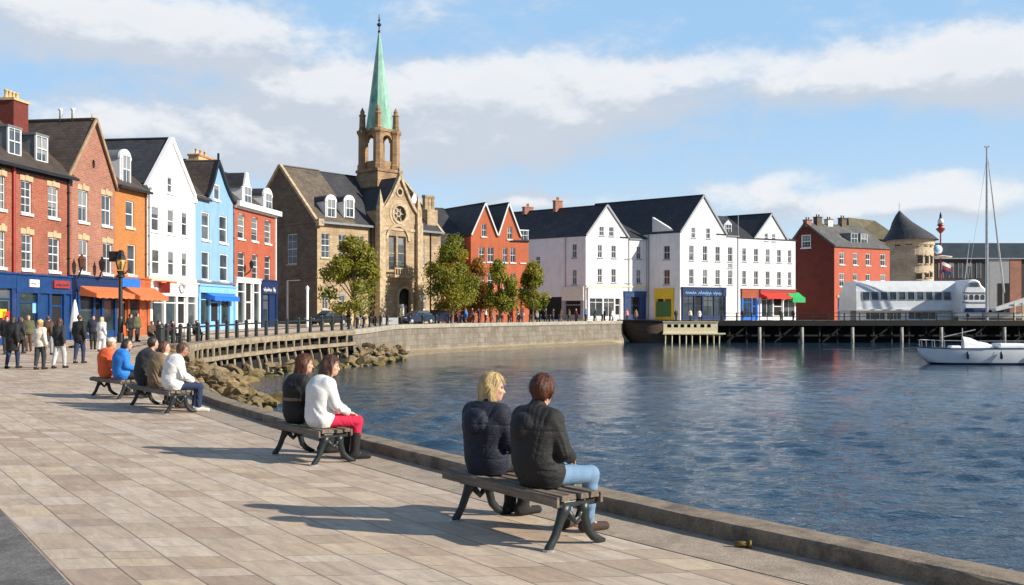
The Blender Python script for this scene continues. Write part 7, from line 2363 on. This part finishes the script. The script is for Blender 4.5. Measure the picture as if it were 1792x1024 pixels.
    if ln:
        top = hp(0, -.055, .0); end = top + np.array((0, -.055 - ln * .12, -ln)); bk = Rm @ np.array((0, -1, 0))
        end = np.array((Hd[0], Hd[1], Hd[2])) + bk * (.085 + O.get('hair_back', .02)) + np.array((0, 0, -ln))
        f.cap(top, end, .078 + vol * .6, .052 + vol, .04, (tuple(bk), .72))
        for s in (-1, 1): f.cap(hp(s * .062, -.01, .0), hp(s * .075, .0 - .02, -min(ln, .20)), .036 + vol * .4, .026 + vol * .5, .03)
    else:
        f.cap(hp(0, -.035, .0), hp(0, -.052, -.040), .066 + vol * .4, .044 + vol * .3, .03)
        for s in (-1, 1): f.cap(hp(s * .058, -.03, .005), hp(s * .058, -.022, -.018), .024 + vol * .3, .016, .02)
    if O.get('bun'): f.ell(hp(0, -.10, .05), (.04, .04, .04), Rm, .015)
    def face(X, Y, Z):
        P = np.stack([X - Hd[0], Y - Hd[1], Z - Hd[2]], -1) @ Rm
        return np.minimum(np.minimum(P[..., 1] - .024 - .45 * np.maximum(0, P[..., 2]), .085 - P[..., 2]), 1)
    def strands(X, Y, Z):
        P = np.stack([X - Hd[0], Y - Hd[1], Z - Hd[2]], -1) @ Rm
        a = np.arctan2(P[..., 0], -P[..., 1] + .02)
        return .0018 * np.sin(26 * a + 5 * np.sin(16 * P[..., 2] + seed)) + .004 * np.sin(7 * a + 22 * P[..., 2] + seed * 2) * O.get('curl', .5)
    V, Q = f.run(cuts=[face], wrinkle=strands)
    if res < .011:
        # loose strands over the surface
        rg = np.random.default_rng(seed + 5); pol = V[Q]; cen_ = pol.mean(1); nr = np.cross(pol[:, 2] - pol[:, 0], pol[:, 3] - pol[:, 1]); nr /= np.linalg.norm(nr, axis=1)[:, None] + 1e-9
        pick = rg.choice(len(Q), min(len(Q), 1700), replace=False); VV = list(V); QQ = [tuple(q) for q in Q]
        sg = np.sign(np.mean(np.sum(nr * (cen_ - cen_.mean(0)), 1)))
        for i in pick:
            nn_ = nr[i] * sg; c = cen_[i]; t = np.array((0, 0, -1.0)) + rg.normal(0, .20, 3); t -= nn_ * (t @ nn_)
            if np.linalg.norm(t) < .2: continue
            t /= np.linalg.norm(t); b_ = np.cross(t, nn_); L_ = rg.uniform(.025, .075) * (1 if ln else .6); w_ = rg.uniform(.0009, .0020)
            lift = rg.uniform(.0005, .0035) if rg.random() < .93 else rg.uniform(.003, .009); kk = rg.normal(0, .010)
            p = [c - t * L_ * .3, c + nn_ * lift, c + t * L_ * .5 + nn_ * lift * 1.2 + b_ * kk, c + t * L_ + nn_ * (lift * .8) + b_ * kk * 2]
            k0 = len(VV)
            for j, q in enumerate(p): VV += [q - b_ * w_ * (1, 1.2, 1, .3)[j], q + b_ * w_ * (1, 1.2, 1, .3)[j]]
            for j in range(3): QQ.append((k0 + 2*j, k0 + 2*j + 1, k0 + 2*j + 3, k0 + 2*j + 2))
        V, Q = VV, QQ
    place('hair', mesh_from('hair', V, Q, [HAIR[O['hair']]]), body)
    if O.get('hat'):
        f = Field(res); f.ell(hp(0, -.012, .065), (.092, .11, .075), Rm, .02); f.ell(hp(0, -.0, .13), (.03, .03, .03), Rm, .01)
        V, Q = f.run(cuts=[lambda X, Y, Z: (hp(0, 0, .045)[2]) - Z]); place('hat', mesh_from('hat', V, Q, [CL[O['hat']]]), body)
    if O.get('stripe'):
        f = Field(res); pts = [(wa + (0, 0, .05))]
        f.cap(wa + np.array((0, -.005, .04)), wa + np.array((0, -.005, .075)), .165 * W + B_, .168 * W + B_, .02, fl)
        V, Q = f.run(cuts=[lambda X, Y, Z: np.abs(Z - wa[2] - .06) - .022], wrinkle=folds(seed, .008)); place('belt', mesh_from('belt', V, Q, [CL[O['stripe']]]), body)
    return body

def seated_pose(seat=.42, lean=0.0, yaw=0.0, pitch=0.0, tall=1.0, side=0.0, spread=.11, feet=0.0, hands='lap', slump=0.0, kn=.44, cross=False):
    J = {'seat': seat}
    P = lambda x, y, z: (x * tall, y * tall, seat + z * tall)
    ly = lambda z: lean * z                                 # leaning forward
    J['pelvis'] = P(0, -.02, .115); J['waist'] = P(side * .2, -.075 + ly(.2) - slump * .03, .26); J['chest'] = P(side * .6, -.075 + ly(.42), .44); J['neck'] = P(side, -.035 + ly(.60), .625)
    J['head'] = P(side * 1.15, .005 + ly(.74) + .02, .765)
    for s, L in (('L', -1), ('R', 1)):
        J['sh' + s] = P(L * .168 + side * .8, -.045 + ly(.54), .545); J['hi' + s] = P(L * .085, .0, .095)
        J['kn' + s] = (L * spread * tall, kn * tall, seat + .062)
        J['an' + s] = (L * (spread - .01) * tall, (kn - .05) * tall + feet * (1 if L > 0 else -.6), .085)
        J['to' + s] = (L * (spread + .02) * tall, (kn + .09) * tall + feet * (1 if L > 0 else -.6), .036)
        if hands == 'lap':
            J['el' + s] = P(L * .235 + side * .5, .015 + ly(.3), .30); J['wr' + s] = P(L * .085, .235 + ly(.1), .215); J['hand' + s] = (-L * .6, .7, -.25)
        elif hands == 'knee':
            J['el' + s] = P(L * .225 + side * .5, .06 + ly(.3), .30); J['wr' + s] = P(L * .12, .30, .185); J['hand' + s] = (-L * .1, .9, -.25)
        elif hands == 'pockets':
            J['el' + s] = P(L * .255, -.05, .30); J['wr' + s] = P(L * .165, .13, .17); J['hand' + s] = (-L * .5, .7, -.3)
    J['yaw'], J['pitch'] = yaw, pitch
    return J

def standing_pose(h=1.75, stride=.0, yaw=0.0, pitch=0.0, arms=0.0, side=0):
    k = h / 1.75; P = lambda x, y, z: (x * k, y * k, z * k)
    J = {'pelvis': P(0, 0, .93), 'waist': P(0, -.01, 1.08), 'chest': P(0, -.015, 1.28), 'neck': P(0, 0, 1.485), 'head': P(0, .03, 1.625), 'yaw': yaw, 'pitch': pitch}
    for s, L in (('L', -1), ('R', 1)):
        st = stride * L
        J['sh' + s] = P(L * .152, -.01, 1.415); J['el' + s] = P(L * .232, -.05 - st * .45, 1.14); J['wr' + s] = P(L * .262, .05 - st * .9 + arms, .89 + arms * .5)
        J['hi' + s] = P(L * .088, 0, .90); J['kn' + s] = P(L * .095, .03 + st * .55, .49); J['an' + s] = P(L * .085, -.03 + st, .085 + (.05 if st < -.05 else 0)); J['to' + s] = P(L * .10, .11 + st, .036 + (.0 if st > -.05 else .004))
    return J

def put_person(o, x, y, heading, label, z=None, group=None):
    o.location = (x, y, ground(x, y) if z is None else z); o.rotation_euler = (0, 0, math.atan2(-heading[0], heading[1]))
    tag(o, label, 'person', group)
    return o

# ------------------------------------------------------------------ benches
M['bench_wood'] = None
def bench_wood():
    m, n, b = mat('weathered bench timber')
    o = n.obj()
    g = n.noise(n.vm('MULTIPLY', o, (.7, 9, 9)), 3.0, 7.0, .7, .4); st = n.noise(o, 2.2, 5.0, .65)
    c = n.ramp(g, [(.28, (.085, .06, .042)), (.5, (.19, .145, .105)), (.74, (.30, .245, .185))])
    c = n.mix(n.m('MULTIPLY', n.smooth(st, .45, .7), .6), c, (.075, .058, .045))
    n.set(b.inputs['Base Color'], c); b.inputs['Roughness'].default_value = .78
    n.set(b.inputs['Normal'], n.bump(g, .6, .006))
    return m
M['bench_wood'] = bench_wood()
def make_bench(L, label, legs=(.06, None), seat=.42, seed=0):
    """local x runs along the bench from its near end, y towards the water"""
    root = empty('park_bench'); tag(root, label, 'bench', 'benches along the kerb')
    r = random.Random(seed)
    g = MB(); n = 4; w = .40 / n
    for i in range(n):
        y0 = i * w + .006; y1 = (i + 1) * w - .006; z = seat - .045 + (.006 if i in (0, n - 1) else 0)
        e0, e1 = r.uniform(-.035, .03), r.uniform(-.03, .03)
        k = 7; prev = None
        for j in range(k + 1):
            x = e0 + (L + e1 - e0) * j / k; dz = r.uniform(-.004, .004) - .008 * math.sin(math.pi * j / k)
            ring = [(x, y0 + r.uniform(-.003, .003), z + dz), (x, y1, z + dz), (x, y1 - .008, z + .045 + dz), (x, y0 + .008, z + .045 + dz)]
            b0 = len(g.v); g.v += ring
            if prev is not None:
                for q in range(4): g.f.append((prev + q, prev + (q + 1) % 4, b0 + (q + 1) % 4, b0 + q)); g.m.append(0)
            else: g.f.append((b0 + 3, b0 + 2, b0 + 1, b0)); g.m.append(0)
            prev = b0
        g.f.append((prev, prev + 1, prev + 2, prev + 3)); g.m.append(0)
    # thick front and back edge boards
    for y0, y1 in ((-.028, -.002), (.402, .428)):
        g.box(-.02 + r.uniform(-.02, .02), L + .01, y0, y1, seat - .085, seat - .004)
    so = g.build('seat', M['bench_wood'], root, bevel=.006)
    for x in (legs[0], legs[1] if legs[1] is not None else L - .22):
        f = MB(); f.bar((x, .0, seat - .075), (x, .40, seat - .075), .06, .05); fr = f.build('leg_frame', M['dark_iron'], root, bevel=.008)
        def leg(pts, rad):
            l = MB(); l.tube([(x, y, z) for y, z in pts], rad, 10)
            # cast iron: flat cheeks
            l.v = [(x + (vx - x) * .82, vy, vz) for vx, vy, vz in l.v]
            return l.build('leg', M['dark_iron'], fr, smooth=True)
        leg([(.10, seat - .08), (.085, seat - .14), (.055, .22), (.01, .11), (-.03, .05), (-.055, .018), (-.06, .0)], [.058, .05, .038, .036, .036, .038, .036])
        leg([(.27, seat - .08), (.285, seat - .14), (.30, .22), (.33, .12), (.385, .06), (.45, .026), (.50, .014)], [.058, .05, .038, .038, .036, .03, .018])
        l = MB(); l.tube([(x, .11, seat - .12), (x, .17, .235), (x, .20, .20), (x, .235, .235), (x, .27, seat - .12)], [.03, .026, .024, .026, .03], 8); l.build('scroll', M['dark_iron'], fr, smooth=True)
        l = MB(); l.lathe([(.05, 0), (.05, .012), (.022, .016), (.022, .03)], (x, -.06, 0), 8); l.build('foot_plate', M['galv'], fr)
    return root
def set_bench(b, p, d):
    b.location = (p[0], p[1], ground(*p)); b.rotation_euler = (0, 0, math.atan2(d[1], d[0]))
    return b
def seat_at(p, d, t, back=.19):
    """where a sitter's hips rest: t metres along, set in from the rear edge"""
    L = math.hypot(*d); ux, uy = d[0] / L, d[1] / L
    return (p[0] + ux * t + uy * back, p[1] + uy * t - ux * back)

B1, D1_ = (.36, 7.60), (-.57, .82); B2, D2_ = (-2.30, 11.95), (-.60, .80); B3, D3_ = (-6.25, 18.2), (-.60, .80); B4, D4_ = (-8.35, 21.3), (-.68, .73)
# benches: local y must point to the water, so the bench is laid from its far end back to the near one
def lay(p, d, L, label, seed, legs=None):
    Ld = math.hypot(*d); u = (d[0] / Ld, d[1] / Ld)
    far = (p[0] + u[0] * L, p[1] + u[1] * L)
    b = make_bench(L, label, legs or (.24, L - .06), seed=seed)
    return set_bench(b, far, (-u[0], -u[1]))
lay(B1, D1_, 1.66, 'weathered bench carrying the blonde woman and the man in black', 1)
lay(B2, D2_, 1.45, 'weathered bench carrying the woman in raspberry trousers', 2)
lay(B3, D3_, 2.45, 'long weathered bench carrying the person in white and dark jeans', 3)
lay(B4, D4_, 1.75, 'weathered bench carrying the people in blue and orange', 4)

# ------------------------------------------------------------------ the sitters
def sit(bench, d, t, J, O, label, heading, res, seed, back=.19):
    p = seat_at(bench, d, t, back)
    return put_person(build_person(J, O, res, seed), p[0], p[1], heading, label)
sit(B1, D1_, .47, seated_pose(.42, .02, yaw=.30, pitch=-.14, side=-.03, tall=1.0, spread=.12, feet=.03, hands='lap', slump=1), dict(top='soft_black', trousers='denim', hair='auburn', seams=True, hood=True, collar=.05, bulk=.036, w=1.06, hem=.03, fold=.007, shoes='shoe_brown', hair_vol=.022, curl=1.2, skin='skin'),
    'man with short auburn hair in a black hooded jacket and pale blue jeans', (.74, .67), .0085, 1)
sit(B1, D1_, 1.27, seated_pose(.42, .0, yaw=-.75, pitch=-.08, side=.03, tall=.97, spread=.09, feet=.0, hands='lap'), dict(top='navy', trousers='charcoal', hair='blonde', hair_len=.19, hair_vol=.020, hair_back=.01, curl=1.3, bulk=.036, w=.98, collar=.03, seams=True, hood=True, hem=.05, fold=.008, boots=True),
    'woman with shoulder length blonde hair in a navy hooded jacket', (.66, .75), .0085, 2)
sit(B2, D2_, .36, seated_pose(.42, .14, yaw=-.45, pitch=-.10, tall=.98, spread=.10, feet=.02, hands='knee'), dict(top='white', trousers='raspberry', hair='brown', hair_len=.30, hair_vol=.022, hair_back=.07, bulk=.030, w=1.08, top_name='sweater', fold=.007, boots=True, curl=1.4),
    'woman in a white sweater and raspberry trousers with long brown hair', (.86, .52), .0105, 3)
sit(B2, D2_, 1.04, seated_pose(.42, .10, yaw=-.35, pitch=-.08, tall=.98, spread=.10, hands='knee'), dict(top='black', trousers='charcoal', hair='auburn', hair_len=.30, hair_vol=.02, hair_back=.05, bulk=.03, w=1.0, stripe='tan', boots=True),
    'woman with long auburn hair in a black jacket with a tan band at the waist', (.84, .55), .0105, 4)
sit(B3, D3_, .32, seated_pose(.42, .16, yaw=-.30, pitch=-.25, tall=.97, spread=.11, hands='knee', feet=.03, slump=1), dict(top='white', trousers='dark_denim', hair='brown', bulk=.045, w=1.14, collar=.03, fold=.010, shoes='shoe_white', skin='skin_tan'),
    'person in a bulky white jacket and dark jeans on the bench end', (.90, .44), .013, 5)
sit(B3, D3_, 1.22, seated_pose(.42, .10, yaw=-.40, pitch=-.05, tall=1.0, spread=.12, hands='lap'), dict(top='tan', trousers='charcoal', hair='brown', hair_len=.08, bulk=.045, w=1.12, scarf='cream', fold=.010, shoes='shoe_brown'),
    'person in a tan coat and pale scarf beside the one in white', (.85, .53), .014, 6)
sit(B3, D3_, 2.00, seated_pose(.42, .12, yaw=-.15, tall=1.08, spread=.12, hands='lap', slump=1), dict(top='charcoal', trousers='black', hair='dark', bulk=.045, w=1.14, collar=.04),
    'broad man with short dark hair in a charcoal jacket', (.80, .60), .014, 7)
sit(B4, D4_, .42, seated_pose(.42, .10, yaw=-.50, tall=.98, spread=.12, hands='lap'), dict(top='blue', trousers='black', hair='dark', hair_len=.05, bulk=.045, w=1.12),
    'person in a bright blue jacket with dark hair', (.86, .50), .016, 8)
sit(B4, D4_, 1.22, seated_pose(.42, .05, yaw=-.5, tall=.98, spread=.12, hands='lap'), dict(top='orange', trousers='black', hair='fair', bulk=.045, w=1.12, hat='cream'),
    'person in a bright orange jacket and a cream hat', (.80, .60), .016, 9)

# ------------------------------------------------------------------ walkers seen from behind
for px, d, h, st, O, lab, yaw in (
    (22, 34.1, 1.80, .17, dict(top='black', trousers='dark_denim', hair='dark', hair_len=.10, bulk=.042, w=1.12, hem=.25, scarf='pink'), 'walker in a long loose black coat and dark jeans', .5),
    (70, 33.4, 1.66, .10, dict(top='cream', trousers='charcoal', hair='fair', hair_len=.12, bulk=.022, w=.98, hem=.02, hat='yellow'), 'walker in a cream top and yellow hat', -.3),
    (104, 34.2, 1.72, .20, dict(top='charcoal', trousers='pale_grey', hair='brown', hair_len=.28, bulk=.026, w=1.0, hem=.05), 'walker with long brown hair and pale grey trousers', .2),
    (139, 37.4, 1.84, .12, dict(top='black', trousers='dark_denim', hair='brown', bulk=.034, w=1.08, hem=.04, collar=.03), 'tall walker in a short black jacket and blue jeans', -.1)):
    o = build_person(standing_pose(h, st, yaw), O, .017, px); put_person(o, wx(px, d), d, (.12, 1), lab)

# ------------------------------------------------------------------ the people farther off: a few figures copied in other clothes
PROTO = {}
def proto(kind):
    if kind in PROTO: return PROTO[kind], False
    O = dict(top='black', trousers='charcoal', hair='brown', bulk=.04, w=1.05)
    if kind == 'walk': J = standing_pose(1.72, .16)
    if kind == 'stand': J = standing_pose(1.70, .02, .4)
    if kind == 'long': J = standing_pose(1.66, .08, -.3); O.update(hair_len=.24, hem=.18)
    if kind == 'sit': J = seated_pose(.45, .08, .3, hands='knee')
    PROTO[kind] = build_person(J, O, .026, len(PROTO) + 40)
    return PROTO[kind], True
def dress(o, top, trousers, hair):
    for ch in children(o):
        nm = ch.name.split('.')[0]
        m = {'jacket': CL[top], 'trousers': CL[trousers], 'hair': HAIR[hair]}.get(nm)
        if m is None: continue
        ch.material_slots[0].link = 'OBJECT'; ch.material_slots[0].material = m
def extra(kind, px, d, top, trousers, hair, heading, label, scale=1.0, group=None, x=None):
    p, fresh = proto(kind)
    o = p if fresh else copy_tree(p)
    xx = wx(px, d) if x is None else x
    dress(o, top, trousers, hair); put_person(o, xx, d, heading, label); o.scale = (scale,) * 3
    if group: o['group'] = group
    return o
G1 = 'people outside the shops'
for a in (('stand', 12, 44, 'black', 'charcoal', 'dark', (.4, -1), 'person in black standing before the blue shop door'),
          ('long', 36, 45, 'charcoal', 'black', 'brown', (.2, 1), 'long haired person in a charcoal coat before the blue shop window'),
          ('stand', 50, 47, 'olive', 'brown', 'fair', (.3, -1), 'fair haired person in an olive jacket before the blue shop'),
          ('walk', 84, 44, 'brown', 'grey', 'brown', (.1, 1), 'person in a brown jacket and grey trousers among the shoppers'),
          ('stand', 163, 50, 'navy', 'black', 'dark', (.6, -1), 'person in navy under the orange awning'),
          ('long', 178, 48, 'white', 'white', 'blonde', (.3, 1), 'person dressed all in white before the orange awning'),
          ('stand', 228, 57, 'black', 'black', 'dark', (.9, -.4), 'person in black at the door of the ochre house'),
          ('stand', 240, 59, 'olive', 'charcoal', 'brown', (.9, -.4), 'person in olive at the door of the ochre house')):
    extra(*a, group=G1)
for px, d, col, hair, lab in ((265, 57.5, 'brown', 'brown', 'diner in a brown jacket at the cafe table'), (277, 58.5, 'black', 'dark', 'diner in black at the cafe table'), (300, 60, 'maroon', 'dark', 'diner in a maroon coat between the cafe tables'), (343, 62, 'soft_black', 'brown', 'diner with brown hair before the sky blue house')):
    o = extra('sit', px, d, col, 'charcoal', hair, (.8, -.6), lab, group='diners at the cafe tables')
    # a simple stool below each diner
    s = empty('stool', (o.location.x, o.location.y, o.location.z)); tag(s, 'cafe stool under the ' + lab.split(' at ')[0].split(' before ')[0].split(' between ')[0], 'stool', 'cafe stools')
    g_ = MB(); g_.lathe([(.18, .41), (.19, .43), (.17, .445)], (0, 0, 0), 12); g_.build('seat', M['white_paint'], s)
    g_ = MB()
    for k in range(3): a = k * 2.094; g_.tube([(.05 * math.cos(a), .05 * math.sin(a), .41), (.19 * math.cos(a), .19 * math.sin(a), 0)], .012, 5)
    g_.build('leg_frame', M['black_iron'], s)

r_ = random.Random(19)
tops = ['navy', 'black', 'maroon', 'white', 'pale_grey', 'charcoal', 'blue', 'tan', 'cream', 'brown', 'soft_black', 'pink', 'grey', 'olive', 'dark_denim']
QP = offset(line_between(EL, 86, 136), -3.2)
spots = [610, 632, 655, 700, 802, 815, 826, 838, 850, 862, 878, 893, 906, 915, 940, 955, 968, 982, 996, 1008, 1025, 1042, 1058, 1072]
hairs = ['dark', 'brown', 'fair', 'grey', 'auburn', 'blonde']
where = {610: 'by the end of the railing', 632: 'by the lone tree', 655: 'beside the notice board', 700: 'by the parked cars', 802: 'under the largest tree', 815: 'under the largest tree', 826: 'before the rusty tree', 838: 'before the rusty tree', 850: 'before the orange house', 862: 'before the orange house', 878: 'before the orange house', 893: 'before the orange house', 906: 'before the orange house', 915: 'under the yellowing tree', 940: 'under the yellowing tree', 955: 'by the shaded flank of the white house', 968: 'by the shaded flank of the white house', 982: 'by the shaded flank of the white house', 996: 'by the shaded flank of the white house', 1008: 'by the shaded flank of the white house', 1025: 'before the white shop', 1042: 'before the white shop', 1058: 'before the white shop', 1072: 'before the white shop'}
used = set()
for i, px in enumerate(spots):
    best = min(QP, key=lambda p: abs(HX + F * p[0] / p[1] - px))
    y = best[1] + r_.uniform(0, 3); x = wx(px, y)
    kind = ('walk', 'stand', 'long')[i % 3]; top = tops[(i * 4 + 1) % len(tops)]; hr = hairs[(i * 5 + i // 3) % 6]; tr = ('dark_denim', 'charcoal', 'black', 'grey')[(i * 3) % 4]
    nm = top.replace('soft_', '').replace('_', ' ')
    lab = f"passer-by with {hr} hair in a {nm} {'coat' if kind == 'long' else 'jacket'} {where[px]}"
    extra(kind, px, y, top, tr, hr, (r_.choice([-1, 1]), r_.uniform(-.6, .6)), lab, group='passers-by on the quay')
for px, d, kind, top, hr, lab in ((1097, 146, 'stand', 'pink', 'fair', 'fair haired person in pink before the blue doorway'), (1113, 144, 'long', 'tan', 'brown', 'person in a tan coat before the blue doorway'), (1183, 147, 'stand', 'charcoal', 'dark', 'person in charcoal before the yellow shop'),
                                  (1208, 146, 'stand', 'cream', 'fair', 'person in cream before the dark blue shop'), (1224, 147, 'long', 'white', 'dark', 'person in a white coat before the dark blue shop'), (1300, 150, 'walk', 'black', 'dark', 'person in black below the red sign'),
                                  (1366, 152, 'stand', 'soft_black', 'dark', 'person in black below the red awning'), (1473, 162, 'stand', 'navy', 'dark', 'person in navy at the warehouse door'), (1388, 151, 'stand', 'charcoal', 'grey', 'grey haired person under the green awning')):
    o = extra(kind, px, d, top, 'charcoal', hr, (.3, -1), lab, group='people before the white houses')
